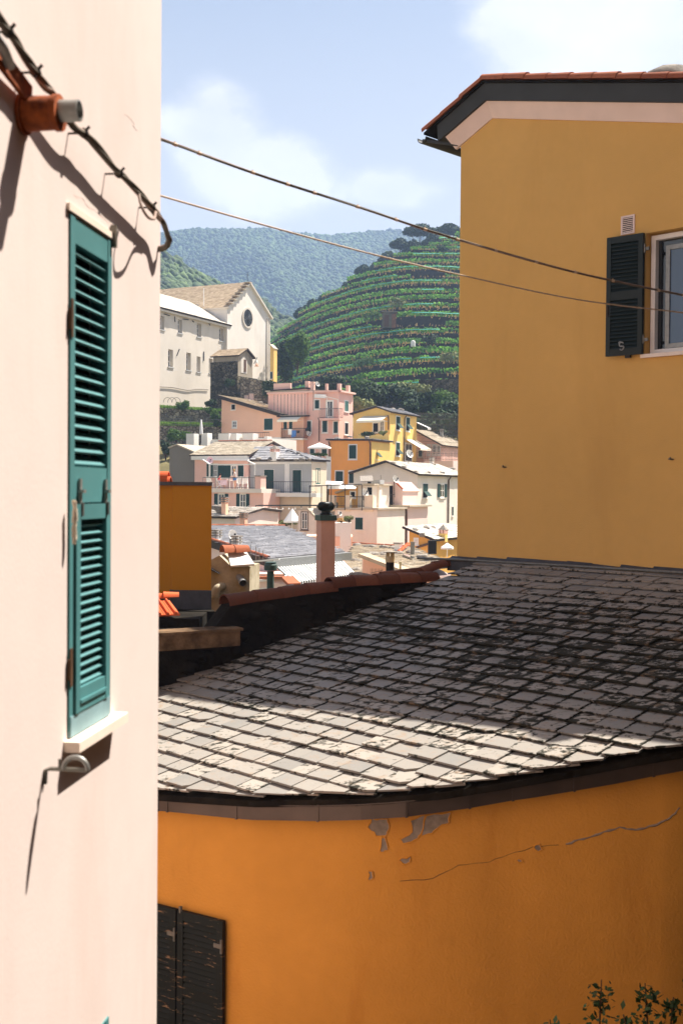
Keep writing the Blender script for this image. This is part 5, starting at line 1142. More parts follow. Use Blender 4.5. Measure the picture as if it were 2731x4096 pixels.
def roof_poly(root, pts, mat, name='roof', th=.14, sw=.42, sh_=.28, slate=True, seed=0, side_mat='fascia'):
    """a roof slope: slab under a field of lapped slates; the first two points are its eave"""
    pts = [Vector(p) for p in pts]; x = (pts[1] - pts[0]).normalized(); n = x.cross(pts[2] - pts[1]).normalized()
    if n.z < 0: n = -n
    y = n.cross(x).normalized()
    if y.dot(pts[2] - pts[0]) < 0: y = -y
    m1 = MB(); m1.prism([p - n * th for p in pts], n * (th - .012)); ro = m1.build(name, side_mat if slate else mat, root, fix=True)
    uv = [((p - pts[0]).dot(x), (p - pts[0]).dot(y)) for p in pts]; u0, u1 = min(a for a, b in uv), max(a for a, b in uv); v0, v1 = min(b for a, b in uv), max(b for a, b in uv)
    def inside(a, b):
        c = False; j = len(uv) - 1
        for i in range(len(uv)):
            if (uv[i][1] > b) != (uv[j][1] > b) and a < (uv[j][0] - uv[i][0]) * (b - uv[i][1]) / (uv[j][1] - uv[i][1] + 1e-12) + uv[i][0]: c = not c
            j = i
        return c
    m2 = MB(); rr = random.Random(seed + 3); b = v0
    while b < v1:
        hh_ = min(sh_, v1 - b); a = u0 - rr.random() * sw
        while a < u1:
            wv = sw * rr.uniform(.8, 1.25); a0, a1 = max(a + .01, u0), min(a + wv - .01, u1)
            if a1 > a0 and inside((a0 + a1) / 2, b + hh_ / 2):
                P_ = lambda aa, bb, hh2: pts[0] + x * aa + y * bb + n * hh2
                l_ = .035 + rr.uniform(0, .018); j_ = rr.uniform(-.02, .02)
                m2.add([P_(a0, b + j_, 0), P_(a1, b + j_, 0), P_(a1, b + j_, l_), P_(a0, b + j_, l_), P_(a1, b + hh_, .006), P_(a0, b + hh_, .006)], [(0, 1, 2, 3), (3, 2, 4, 5), (1, 4, 2), (0, 3, 5)], rr.random())
            a += wv
        b += hh_
    if slate: m2.build('slates', mat, ro, kind='stuff')
    return ro
class H: pass
def plan(k, x, D): d = ray(*q(k, x, 1100)); return Vector((d.x * D, D, 0))
def house(name, label, mat, D, k, xc, xl, xr, zb, prof, axis='a', roof='slate_cream', oh=.35, verge_tiles=False, th=.14, cat='house', side_mat='fascia', Lb=None, La=None, corner=None, slate=True, group=None, kr=None, seed=1):
    h = H(); h.C = corner if corner else plan(k, xc, D); h.WL = Wall(h.C, E2, NL); h.WR = Wall(h.C, E1, NR)
    h.La = La or h.WL.sz(k, xl, 1500)[0]; h.Lb = Lb or h.WR.sz(kr or k, xr, 1500)[0]
    h.root = thing(name, label, cat, h.C + gz * zb, group)
    if axis == 'a': P = lambda s, z, o_: h.C + E2 * s + E1 * o_ + gz * z; Lo = h.Lb; wl = h.WL
    else: P = lambda s, z, o_: h.C + E1 * s + E2 * o_ + gz * z; Lo = h.La; wl = h.WR
    L = h.La if axis == 'a' else h.Lb
    pr = []
    for p in prof:
        if len(p) == 3: s, z = wl.sz(*p)
        else: s, z = p[0] * L, p[1]
        pr.append([s, z])
    pr[0][0] = 0; pr[-1][0] = L; h.prof = pr
    m1 = MB(); m1.prism([P(0, zb, 0)] + [P(s, z - .02, 0) for s, z in pr] + [P(L, zb, 0)], P(0, 0, Lo) - P(0, 0, 0)); h.body = m1.build('wall', mat, h.root, fix=True)
    h.roofs = []
    for i in range(len(pr) - 1):
        (s0, z0), (s1, z1) = pr[i], pr[i + 1]; d = Vector((s1 - s0, z1 - z0)); d.normalize()
        if i == 0: s0, z0 = s0 - d.x * oh, z0 - d.y * oh
        if i == len(pr) - 2: s1, z1 = s1 + d.x * oh, z1 + d.y * oh
        lo, hi2 = ((s0, z0), (s1, z1)) if z0 < z1 else ((s1, z1), (s0, z0))
        pts = [P(lo[0], lo[1] + th, -oh), P(lo[0], lo[1] + th, Lo + oh), P(hi2[0], hi2[1] + th, Lo + oh), P(hi2[0], hi2[1] + th, -oh)]
        h.roofs.append(roof_poly(h.root, pts, roof, th=th, slate=slate, seed=seed * 10 + i, side_mat=side_mat))
        if verge_tiles: verge(pts[0] + gz * .02, pts[3] + gz * .02, gz, h.roofs[-1], r0=.13, r1=.11, step=.42)
    h.P = P; return h
def leaf_far(mb, w, s0, s1, z0, z1, t, n=9):
    f = min(.07, abs(s1 - s0) * .16); mb.wbox(w, s0, s0 + f, z0, z1, t, t + .045); mb.wbox(w, s1 - f, s1, z0, z1, t, t + .045); mb.wbox(w, s0 + f, s1 - f, z0, z0 + .1, t, t + .043); mb.wbox(w, s0 + f, s1 - f, z1 - .08, z1, t, t + .043)
    a, b = z0 + .1, z1 - .08; p = (b - a) / n
    for k in range(n):
        c = a + k * p; mb.hexa([w.P(s0 + f, c, t + .036), w.P(s1 - f, c, t + .036), w.P(s1 - f, c + .02, t + .038), w.P(s0 + f, c + .02, t + .038)], [w.P(s0 + f, c + p, t + .006), w.P(s1 - f, c + p, t + .006), w.P(s1 - f, c + p + .01, t + .008), w.P(s0 + f, c + p + .01, t + .008)])
def window(h, w, k, x0, y0, x1, y1, style='closed', mat='green_shutter', frame='far_white', fw=.11, root=None):
    root = root or h.root; a, b = w.sz(k, x0, (y0 + y1) / 2)[0], w.sz(k, x1, (y0 + y1) / 2)[0]
    xm = (x0 + x1) / 2; z0, z1 = w.sz(k, xm, y1)[1], w.sz(k, xm, y0)[1]; s0, s1 = min(a, b), max(a, b)
    m1 = MB()
    for c in ((s0 - fw, s0, z0 - fw, z1 + fw), (s1, s1 + fw, z0 - fw, z1 + fw), (s0, s1, z0 - fw, z0), (s0, s1, z1, z1 + fw)): m1.wbox(w, *c, -.02, .03)
    wi = m1.build('window', frame if frame else 'far_dark', root)
    m1 = MB(); m1.wbox(w, s0, s1, z0, z1, -.02, .006); m1.build('opening', 'far_dark' if style in ('closed', 'flap', 'dark') else 'far_glass', wi)
    if style in ('closed', 'flap'):
        sm_ = (s0 + s1) / 2; two = (s1 - s0) > .75; zm = z0 + (z1 - z0) * .48
        for c, d in (((s0, sm_ - .01), (sm_ + .01, s1)) if two else ((s0, s1),)):
            m1 = MB()
            if style == 'closed': leaf_far(m1, w, c, d, z0, z1, .012)
            else:
                leaf_far(m1, w, c, d, zm, z1, .012, 5); L = zm - z0; o1 = .62 * L; z_l = zm - .78 * L
                m1.hexa([w.P(c, zm - .02, .05), w.P(d, zm - .02, .05), w.P(d, zm - .02, .09), w.P(c, zm - .02, .09)], [w.P(c, z_l, o1 + .05), w.P(d, z_l, o1 + .05), w.P(d, z_l + .02, o1 + .09), w.P(c, z_l + .02, o1 + .09)])
            m1.build('shutter', mat, wi, fix=False)
    elif style in ('open', 'glass', 'door'):
        m1 = MB(); e = .06; sm_ = (s0 + s1) / 2
        for c in ((s0, s0 + e, z0, z1), (s1 - e, s1, z0, z1), (s0 + e, s1 - e, z0, z0 + e), (s0 + e, s1 - e, z1 - e, z1), (sm_ - e / 2, sm_ + e / 2, z0 + e, z1 - e), (s0 + e, sm_ - e / 2, (z0 + z1) / 2 - .02, (z0 + z1) / 2 + .02), (sm_ + e / 2, s1 - e, (z0 + z1) / 2 - .02, (z0 + z1) / 2 + .02)): m1.wbox(w, *c, .007, .03)
        m1.build('sash', 'far_white', wi)
        if style == 'open':
            wd = (s1 - s0) * .55
            for c, d in ((s0 - fw - wd, s0 - fw), (s1 + fw, s1 + fw + wd)): m1 = MB(); leaf_far(m1, w, c, d, z0, z1, .03); m1.build('shutter', mat, wi)
    m1 = MB(); m1.wbox(w, s0 - fw - .05, s1 + fw + .05, z0 - fw - .06, z0 - fw, -.02, .09); m1.build('sill', frame or 'far_white', wi)
    return wi
def railing(mb, a, b, hgt, sp=.14, r_=.022):
    a, b = Vector(a), Vector(b); n = max(2, int((b - a).length / sp)); mb.bar(a + gz * hgt, b + gz * hgt, .05); mb.bar(a + gz * .1, b + gz * .1, .04)
    for i in range(n + 1): p = a.lerp(b, i / n); mb.bar(p, p + gz * hgt, r_)
def pipe(root, w, k, x, y0, y1, t=.08, r_=.06, name='drainpipe', mat='copper_pipe'):
    s, z1 = w.sz(k, x, y0); z0 = w.sz(k, x, y1)[1]; m1 = MB(); m1.tube([w.P(s, z0, t), w.P(s, z1 - .3, t), w.P(s, z1, t + .2)], r_, 6); m1.build(name, mat, root, smooth=True)
def awning(name, label, w, k, x0, x1, ytop, drop, out, mat='canvas', val=.22, stripes=None, root=None, arms=True):
    s0, zt_ = w.sz(k, x0, ytop); s1 = w.sz(k, x1, ytop)[0]; s0, s1 = min(s0, s1), max(s0, s1); t = root or thing(name, label, 'awning', w.P((s0 + s1) / 2, zt_ - drop, out / 2)); n = stripes or 1
    for i in range(n):
        a, b = s0 + (s1 - s0) * i / n, s0 + (s1 - s0) * (i + 1) / n; m1 = MB(); q_ = [w.P(a, zt_, 0.02), w.P(b, zt_, 0.02), w.P(b, zt_ - drop, out), w.P(a, zt_ - drop, out)]; m1.hexa([p - gz * .02 for p in q_], q_)
        m1.hexa([w.P(a, zt_ - drop - val, out), w.P(b, zt_ - drop - val, out), w.P(b, zt_ - drop - val, out + .02), w.P(a, zt_ - drop - val, out + .02)], [w.P(a, zt_ - drop, out), w.P(b, zt_ - drop, out), w.P(b, zt_ - drop, out + .02), w.P(a, zt_ - drop, out + .02)])
        m1.build('canvas_stripe' if stripes else 'canvas', mat if i % 2 == 0 else 'canvas_green', t)
    if arms:
        for s in (s0 + .05, s1 - .05): m1 = MB(); m1.bar(w.P(s, zt_ - drop - .05, .02), w.P(s, zt_ - drop - .05, out), .04); m1.build('arm', 'far_white', t)
    return t
plain('canvas_green', rgb(58, 70, 68), .9, .1, var=.05)
def dish(label, p, r_, mat='far_white', aim=(.6, -.7, .35), pole=.8, group=None):
    t = thing('satellite_dish', label, 'satellite dish', Vector(p) - gz * pole, group); a = Vector(aim).normalized(); m1 = MB(); m1.lathe(Vector(p), [(.01, -.02), (r_ * .5, .03), (r_ * .85, .11), (r_, .17), (r_ * .98, .18), (r_ * .5, .05), (.01, .0)], 16, a); m1.build('reflector', mat, t, smooth=True)
    m1 = MB(); m1.bar(Vector(p) - a * .05, Vector(p) - gz * pole, .06); m1.build('mast', 'iron', t); m1 = MB(); m1.bar(Vector(p) - gz * r_ * .7 + a * .1, Vector(p) + a * r_ * 1.2, .035); m1.box(Vector(p) + a * r_ * 1.2, Vector((.05, 0, 0)), Vector((0, .05, 0)), gz * .05); m1.build('feed_arm', 'iron', t)
def stack(label, p, w_, hgt, mat='far_white', kind='slabs', name='chimney'):
    p = Vector(p); t = thing(name, label, 'chimney', p); m1 = MB(); m1.box(p + gz * (hgt * .5 - .15), E1 * w_ / 2, E2 * w_ / 2, gz * (hgt / 2 + .15)); m1.build('stack', mat, t); z = hgt
    if kind == 'slabs':
        for i in range(3):
            m1 = MB(); m1.box(p + gz * (z + .12), E1 * (w_ * .62), E2 * (w_ * .62), gz * .03); m1.build('cap_slab', 'grey_stone', t); m1 = MB()
            for a, b in ((-1, -1), (-1, 1), (1, -1), (1, 1)): m1.box(p + gz * (z + .05) + E1 * w_ * .4 * a + E2 * w_ * .4 * b, E1 * .05, E2 * .05, gz * .05)
            m1.build('spacer', mat, t, kind='stuff'); z += .14
    elif kind == 'arches':
        m1 = MB()
        for a, b in ((-1, -1), (-1, 1), (1, -1), (1, 1), (0, -1), (0, 1), (-1, 0), (1, 0)): m1.box(p + gz * (z + .12) + E1 * w_ * .42 * a + E2 * w_ * .42 * b, E1 * .06, E2 * .06, gz * .12)
        m1.build('vent_pillar', 'rose', t, kind='stuff'); m1 = MB(); c = p + gz * (z + .24); bs = [c + E1 * w_ * .6 * a + E2 * w_ * .6 * b for a, b in ((-1, -1), (1, -1), (1, 1), (-1, 1))]; m1.add(bs + [c + gz * .35], [(0, 1, 4), (1, 2, 4), (2, 3, 4), (3, 0, 4), (3, 2, 1, 0)]); m1.build('hood', 'grey_stone', t)
    elif kind == 'cap':
        m1 = MB(); m1.box(p + gz * (z + .05), E1 * (w_ * .62), E2 * (w_ * .62), gz * .05); m1.build('cap', 'grey_stone', t)
    return t
STN = [0]; STONES = {}
def stones(pix, D, where, size=.2):
    """weight stones lying on a slate roof"""
    for (k, x, y) in pix:
        m1 = MB(); STN[0] += 1; p = pt(k, x, y, D); m1.rock(p, size * rnd.uniform(1.0, 1.7), size * rnd.uniform(.9, 1.3), size * rnd.uniform(.5, .8), STN[0] + 100); o_ = m1.build('roof_stone', 'grey_stone', None, smooth='all', label='weight stone', cat='stone', group='weight stones on ' + where); STONES.setdefault(where, []).append((x if k != 'D' else x, o_))
def on_roof(k, x, y, pts):
    """where a pixel's ray meets the plane of a roof slope"""
    a, b, c = pts; n = (b - a).cross(c - a); d = ray(*q(k, x, y)); return d * (a.dot(n) / d.dot(n))

# --- salmon house with the long sloping roof
h1 = house('salmon_house', 'salmon pink house with long sloping roof below the stone wall', 'salmon', 122, 'C', 1275, 668, 1500, 0, [('C', 1275, 452), ('C', 668, 275)], 'a', 'slate_cream', Lb=6.5, seed=1)
window(h1, h1.WL, 'C', 775, 350, 812, 400, 'dark', frame='far_white', fw=.05); window(h1, h1.WL, 'C', 784, 517, 826, 583, 'glass', fw=.06); window(h1, h1.WL, 'C', 1107, 492, 1190, 605, 'closed', fw=.03)
m1 = MB(); a = h1.WL.sz('C', 668, 690); m1.wbox(h1.WL, 0, h1.La, a[1] - .2, a[1], 0, .04); m1.build('string_course', 'far_white', h1.root)
m1 = MB(); m1.bar(h1.WL.P(0, h1.prof[0][1] - .1, .38), h1.WL.P(h1.La, h1.prof[1][1] - .1, .38), .06, .26); m1.build('fascia_board', 'fascia', h1.root)
rp1 = [h1.P(0, h1.prof[0][1] + .14, 0), h1.P(0, h1.prof[0][1] + .14, 5), h1.P(h1.La, h1.prof[1][1] + .14, 5)]
for x, y, w_, hh_, lab in ((925, 288, .36, .35, 'shorter white chimney on the salmon house roof'), (975, 300, .42, .7, 'taller pale chimney on the salmon house roof')): stack(lab, on_roof('C', x, y, rp1), w_, hh_, 'pale_pink', 'cap')
for x, y in ((950, 313), (995, 338), (1065, 328), (1115, 355), (1205, 365), (1240, 407), (1310, 415)): stones([('C', x, y)], on_roof('C', x, y, rp1).y, 'the salmon house')
# balcony wing of the salmon house
cw = h1.C + E1 * 1.2; hb = house('balcony_wing', 'salmon wing with laundry balcony and cream awning', 'salmon', 0, 'C', 0, 0, 1490, 0, [(0, h1.prof[0][1] - .25), (1, h1.prof[0][1] + .2)], 'b', 'slate_cream', corner=plan('C', 1500, 121), La=h1.WL.sz('C', 1270, 500)[0] - h1.WL.sz('C', 1500, 500)[0], Lb=6, seed=2)
window(hb, hb.WL, 'C', 1303, 500, 1335, 600, 'closed', fw=.02); window(hb, hb.WL, 'C', 1358, 515, 1390, 600, 'closed', fw=.02)
awning('awning', 'cream awning over the laundry balcony of the salmon house', hb.WL, 'C', 1285, 1490, 470, .45, 1.1)
bl = thing('balcony', 'small iron balcony of the salmon wing', 'balcony', hb.WL.P(2, 6, .5)); s0, z0 = hb.WL.sz('C', 1500, 690, .9); s1 = hb.WL.sz('C', 1275, 690, .9)[0]
m1 = MB(); m1.wbox(hb.WL, s0, s1, z0 - .15, z0, -.1, .95); m1.build('slab', 'far_white', bl); m1 = MB(); railing(m1, hb.WL.P(s0, z0, .9), hb.WL.P(s1, z0, .9), 1.05); railing(m1, hb.WL.P(s0, z0, 0), hb.WL.P(s0, z0, .9), 1.05); railing(m1, hb.WL.P(s1, z0, 0), hb.WL.P(s1, z0, .9), 1.05); m1.build('railing', 'iron', bl)
for i, (x, y0, y1, w_, mt, lab) in enumerate([(1365, 598, 655, .45, 'far_white', 'white shirt drying on the salmon balcony'), (1395, 610, 680, .4, 'cloth_blue', 'pale blue cloth drying next to the white shirt'), (1415, 610, 672, .3, 'cloth_blue', 'short blue cloth on the salmon balcony line'), (1447, 612, 640, .35, 'fascia', 'dark cloth at the end of the laundry line')]):
    s, z1 = hb.WL.sz('C', x, y0, .98); z0_ = hb.WL.sz('C', x, y1, .98)[1]; m1 = MB(); n = 6
    for j in range(n): a, b = s - w_ / 2 + w_ * j / n, s - w_ / 2 + w_ * (j + 1) / n; o1, o2 = .98 + .05 * math.sin(j * 1.9), .98 + .05 * math.sin((j + 1) * 1.9); m1.hexa([hb.WL.P(a, z0_, o1), hb.WL.P(b, z0_, o2), hb.WL.P(b, z0_, o2 + .02), hb.WL.P(a, z0_, o1 + .02)], [hb.WL.P(a, z1, .97), hb.WL.P(b, z1, .97), hb.WL.P(b, z1, .99), hb.WL.P(a, z1, .99)])
    m1.build('laundry', mt, None, label=lab, cat='laundry')

# --- rose house with roof terrace
h2 = house('rose_house', 'tall rose pink house with posted roof terrace and green shutters', 'rose', 120, 'D', 375, -320, 508, 0, [('D', 375, 212), ('D', -20, 205)], 'a', 'slate_cream', oh=.25, slate=False, kr='D', seed=3)
for w, r_, st in ((h2.WL, (147, 295, 188, 378), 'closed'), (h2.WL, (262, 305, 320, 458), 'door'), (h2.WL, (222, 497, 266, 608), 'closed'), (h2.WL, (331, 507, 369, 617), 'closed'), (h2.WR, (437, 306, 470, 402), 'closed'), (h2.WR, (437, 520, 470, 628), 'dark'), (h2.WL, (62, 502, 108, 608), 'flap'), (h2.WL, (100, 760, 140, 820), 'closed'), (h2.WL, (215, 770, 262, 830), 'closed')): window(h2, w, 'D', *r_, st, 'blue_green' if w is h2.WR else 'green_shutter')
pipe(h2.root, h2.WL, 'D', 190, 470, 700); m1 = MB(); m1.wbox(h2.WL, -.3, h2.La, h2.prof[0][1] - .05, h2.prof[0][1] + .14, 0, .3); m1.wbox(h2.WR, -.3, h2.Lb, h2.prof[0][1] - .05, h2.prof[0][1] + .14, 0, .3); m1.build('cornice', 'rose', h2.root)
for x, y0, w_ in ((60, 180, .42), (112, 185, .38), (252, 205, .25), (373, 205, .36)):
    s, z = h2.WL.sz('D', x, y0); z1 = h2.WL.sz('D', x, y0 - 72)[1]; m1 = MB(); m1.wbox(h2.WL, s - w_ / 2, s + w_ / 2, h2.prof[0][1] + .1, z1, -w_ - .1, -.1); m1.build('terrace_post', 'rose', h2.root)
s, z = h2.WR.sz('D', 495, 220); m1 = MB(); m1.wbox(h2.WR, s - .25, s + .1, h2.prof[0][1] + .1, z + .75, -.5, -.1); m1.build('terrace_post', 'rose', h2.root)
m1 = MB(); zt_ = h2.prof[0][1] + .14; railing(m1, h2.WL.P(0, zt_, -.3), h2.WL.P(4, zt_, -.3), .8, .5, .02); railing(m1, h2.WR.P(0, zt_, -.3), h2.WR.P(h2.Lb, zt_, -.3), .8, .5, .02); m1.build('terrace_railing', 'iron', h2.root)
b2 = thing('balcony', 'rose house balcony with curved iron railing under its awning frame', 'balcony', h2.WL.P(1, 8, .5)); s0, z0 = h2.WL.sz('D', 385, 470, .8); s1 = h2.WL.sz('D', 190, 470, .8)[0]; z1 = h2.WL.sz('D', 385, 490, .8)[1]
m1 = MB(); m1.wbox(h2.WL, s0, s1, z1, z0, -.1, .85); m1.build('slab', 'rose', b2); hh_ = h2.WL.sz('D', 300, 378, .8)[1] - z0; m1 = MB(); railing(m1, h2.WL.P(s0, z0, .8), h2.WL.P(s1, z0, .8), hh_); railing(m1, h2.WL.P(s0, z0, 0), h2.WL.P(s0, z0, .8), hh_); m1.build('railing', 'iron', b2)
awf = thing('tube_canopy', 'white tube awning frame on the rose house', 'awning frame', h2.WL.P(1, 12, .5)); m1 = MB(); a0, zA = h2.WL.sz('D', 145, 235, .2); a1 = h2.WL.sz('D', 262, 262, 1.2); a2 = h2.WL.sz('D', 370, 288, 1.2)
m1.bar(h2.WL.P(a0, zA, .1), h2.WL.P(*a1, 1.2), .06); m1.bar(h2.WL.P(*a1, 1.2), h2.WL.P(*a2, 1.2), .06); m1.bar(h2.WL.P(a1[0], a1[1], 1.2), h2.WL.P(a1[0], z0, .8), .06); m1.bar(h2.WL.P(a2[0], a2[1], 1.2), h2.WL.P(a2[0], z0, .8), .06); m1.build('tubes', 'far_white', awf)
m1 = MB(); sA = h2.WL.sz('D', 265, 250)[0]; zz = h2.WL.sz('D', 200, 235)[1]; m1.hexa([h2.WL.P(sA, zz - .5, .25), h2.WL.P(a0, zz - .4, .25), h2.WL.P(a0, zz - .4, .35), h2.WL.P(sA, zz - .5, .35)], [h2.WL.P(sA, zz - .1, .2), h2.WL.P(a0, zz, .2), h2.WL.P(a0, zz, .3), h2.WL.P(sA, zz - .1, .3)]); m1.build('rolled_canvas', 'canvas_white', awf)
# plank-clad left wing with dark roof edge
h2b = house('clad_wing', 'rose clad wing with black roof edge beside the salmon house', 'rose', 0, 'C', 0, 0, 0, 0, [('C', 1530, 190), ('C', 1190, 215)], 'a', 'fascia', corner=plan('C', 1530, 121.5), La=Wall(plan('C', 1530, 121.5), E2, NL).sz('C', 1190, 300)[0], Lb=6, slate=False, seed=4, oh=.2)
m1 = MB(); a, b = h2b.WL.sz('C', 1195, 205), h2b.WL.sz('C', 1365, 130); m1.wbox(h2b.WL, b[0], a[0], a[1], b[1], -.4, -.1); m1.build('parapet', 'rose', h2b.root)
for i in range(10): s = h2b.La * (i + .5) / 10; m1 = MB(); m1.wbox(h2b.WL, s - .015, s + .015, 4, h2b.prof[0][1] - .5, .0, .02); m1.build('panel_joint', 'fascia', h2b.root)
m1 = MB(); p = pt('D', 130, 400, 119); m1.bar(p, Vector((p.x, p.y, pt('D', 130, -20, 119).z)), .07); 
for j in range(3): m1.bar(p + gz * (3.6 + j * .3) - E2 * .3, p + gz * (3.6 + j * .3) + E2 * .3, .03)
m1.build('antenna_mast', 'dull_steel', None, label='tall thin antenna mast on the rose house terrace', cat='antenna')
dish('white satellite dish on the rose house roof terrace', pt('D', 163, 142, 119.5), .28, pole=.5); dish('white dish on the wall below the rose house balcony', h2.WL.P(*h2.WL.sz('D', 75, 630, .6), .6), .28, pole=.3); dish('white dish beside the salmon laundry balcony', hb.WL.P(*hb.WL.sz('C', 1545, 650, .6), .6), .3, pole=.3)

# --- yellow house
h3 = house('yellow_gabled_house', 'sunny yellow gabled house with cream awnings and flap shutters', 'yellow_far', 114, 'D', 875, 515, 1130, 0, [('D', 875, 412), ('D', 750, 366), ('D', 515, 432)], 'a', 'slate_grey', seed=5)
for w, r_, st in ((h3.WR, (940, 458, 975, 584), 'flap'), (h3.WR, (1036, 467, 1070, 594), 'flap'), (h3.WR, (937, 712, 973, 837), 'flap'), (h3.WR, (1029, 722, 1092, 895), 'door'), (h3.WL, (718, 522, 763, 606), 'dark'), (h3.WL, (785, 500, 820, 598), 'door')): window(h3, w, 'D', *r_, st)
pipe(h3.root, h3.WR, 'D', 1017, 448, 900); pipe(h3.root, h3.WL, 'D', 868, 445, 585)
awning('awning', 'cream awning shading the terrace of the yellow house', h3.WL, 'D', 620, 865, 452, .55, 1.7); awning('awning', 'cream awning over the lower door of the yellow house', h3.WR, 'D', 1030, 1135, 676, .95, 1.7, arms=False); awning('awning', 'white awning jutting from the far side of the yellow house', h3.WR, 'D', 1128, 1160, 510, .6, 1.4, 'canvas_white', arms=False)
rp3 = [h3.P(0, h3.prof[0][1] + .14, 0), h3.P(0, h3.prof[0][1] + .14, 5), h3.P(*h3.prof[1], 5) + gz * .14]
stones([('D', 905, 383), ('D', 985, 390), ('D', 800, 370)], on_roof('D', 950, 385, rp3).y, 'the yellow gabled house')
# --- orange house in front of it
h4 = house('orange_house', 'bright orange house with white framed green windows', 'orange_far', 108, 'D', 693, 285, 868, -4, [('D', 693, 692), ('D', 285, 690)], 'a', 'slate_grey', slate=True, seed=6, oh=.3)
m1 = MB(); m1.wbox(h4.WR, .01, h4.Lb, -4, h4.prof[0][1] - .1, 0, .06); m1.build('sunlit_flank', 'yellow_far', h4.root)  # orange wall's sunlit side, its light painted in as lighter yellow
for w, r_, st in ((h4.WL, (482, 737, 550, 868), 'closed'), (h4.WL, (350, 993, 420, 1108), 'closed'), (h4.WL, (482, 993, 553, 1108), 'closed'), (h4.WR, (738, 738, 766, 868), 'flap')): window(h4, w, 'D', *r_, st)
pipe(h4.root, h4.WL, 'D', 690, 695, 940, r_=.07); pipe(h4.root, h4.WL, 'D', 292, 700, 1080, r_=.07)
zr_ = h4.prof[0][1] + .3
m1 = MB(); m1.wbox(h4.WL, 0, 3.4, zr_ - .2, zr_ + .5, -4.5, -4.2); m1.build('planter_wall', 'yellow_far', h4.root)
bush('dark green flowering planter on the orange house roof terrace', pt('D', 660, 628, 110.5), (.95, .4, .32), 'bush_dark', 700, .08, 61, name='planter_shrub'); bush('pale flowering shrub beside the dark planter on the terrace', pt('D', 815, 618, 109.8), (.5, .3, .25), 'bush_olive', 500, .07, 62, name='planter_shrub')
stones([('D', 488, 652), ('D', 655, 662), ('D', 365, 670)], 110, 'the orange house')
# grey and pink houses at the far right, behind
h9 = house('dusky_house', 'dusky rose house with dark slate roof beyond the yellow one', 'rose', 120, 'D', 1380, 1135, 1640, -2, [('D', 1380, 735), ('D', 1135, 605)], 'a', 'slate_cream', seed=7, Lb=8)
for r_ in ((1250, 735, 1272, 830), (1300, 735, 1330, 830), (1340, 740, 1370, 830)): window(h9, h9.WL, 'D', *r_, 'door')
window(h9, h9.WL, 'D', 1163, 790, 1193, 848, 'closed'); stack('small grey chimney on the dusky rose house', on_roof('D', 1385, 665, [h9.P(0, h9.prof[0][1], 0), h9.P(0, h9.prof[0][1], 5), h9.P(h9.La, h9.prof[1][1], 0)]), .3, .55, 'grey_far', 'slabs')
m1 = MB(); s0, z0 = h9.WL.sz('D', 1500, 890, 2.5); s1 = h9.WL.sz('D', 1215, 890, 2.5)[0]; railing(m1, h9.WL.P(s0, z0, 2.5), h9.WL.P(s1, z0, 2.5), .9, .2, .025); m1.wbox(h9.WL, s0, s1, z0 - 6, z0, 0, 2.55); m1.build('terrace', 'pale_pink', h9.root)

# --- white house
h5 = house('white_house', 'large cream white gabled house with pale slate roof', 'white_far', 92, 'D', 1150, 520, 1640, -12, [('D', 1150, 1022), ('D', 850, 903), ('D', 520, 1008)], 'a', 'slate_white', Lb=11, seed=8)
for w, r_, st in ((h5.WL, (988, 1112, 1068, 1250), 'closed'), (h5.WL, (660, 1095, 698, 1222), 'dark'), (h5.WR, (1200, 1115, 1245, 1250), 'flap'), (h5.WR, (1368, 1117, 1408, 1247), 'open'), (h5.WR, (1185, 1448, 1209, 1538), 'glass'), (h5.WR, (1484, 1340, 1496, 1425), 'closed')): window(h5, w, 'D', *r_, st, fw=.06)
pipe(h5.root, h5.WR, 'D', 1447, 1045, 1530, r_=.07); rp5 = [h5.P(0, h5.prof[0][1] + .14, 0), h5.P(0, h5.prof[0][1] + .14, 5), h5.P(*h5.prof[1], 5) + gz * .14]
for x, y in ((900, 908), (1010, 953), (1130, 998), (1250, 1008), (1385, 1010), (1480, 968), (1300, 925)): stones([('D', x, y)], on_roof('D', x, y, rp5).y, 'the white house')
stack('stacked-slab chimney on the white house ridge', on_roof('D', 1290, 912, rp5), .32, .1, 'white_far', 'slabs'); dish('large white dish above the white house ridge', h5.P(*h5.prof[1], 1.5) + Vector((1.2, 0, .7)), .36, aim=(.5, -.7, .3), pole=.8)
# --- pale pink house in front, with roof shed
h6 = house('pale_pink_house', 'narrow pale pink house with twin green shutters below the white house', 'pale_pink', 84, 'F', 1045, 768, 1060, -12, [('F', 1045, 68), ('F', 768, 62)], 'a', 'slate_cream', Lb=4, slate=False, seed=9, oh=.25)
for r_ in ((895, 119, 939, 270), (962, 118, 1006, 266)): window(h6, h6.WL, 'F', *r_, 'closed', fw=.03)
pipe(h6.root, h6.WL, 'F', 1052, 70, 450, r_=.08, t=.25)
h6b = house('roof_shed', 'pink rooftop shed with brown door and clay verge', 'pale_pink', 0, 'D', 0, 0, 0, h6.prof[0][1] + .1, [('D', 1005, 1188), ('D', 930, 1112), ('D', 845, 1118)], 'a', 'pale_pink', corner=plan('D', 1005, 84.6), La=Wall(plan('D', 1005, 84.6), E2, NL).sz('D', 828, 1200)[0], Lb=3, seed=10, oh=.15, verge_tiles=False, slate=False, cat='shed')
verge(h6b.roofs[0].parent.location * 0 + h6b.P(0, h6b.prof[0][1] + .16, -.1), h6b.P(*h6b.prof[1], -.1) + gz * .16, gz, h6b.roofs[0], r0=.11, r1=.1, step=.35, mat='terracotta_bright'); window(h6b, h6b.WL, 'D', 853, 1135, 906, 1318, 'dark', frame='copper_pipe', fw=.04)
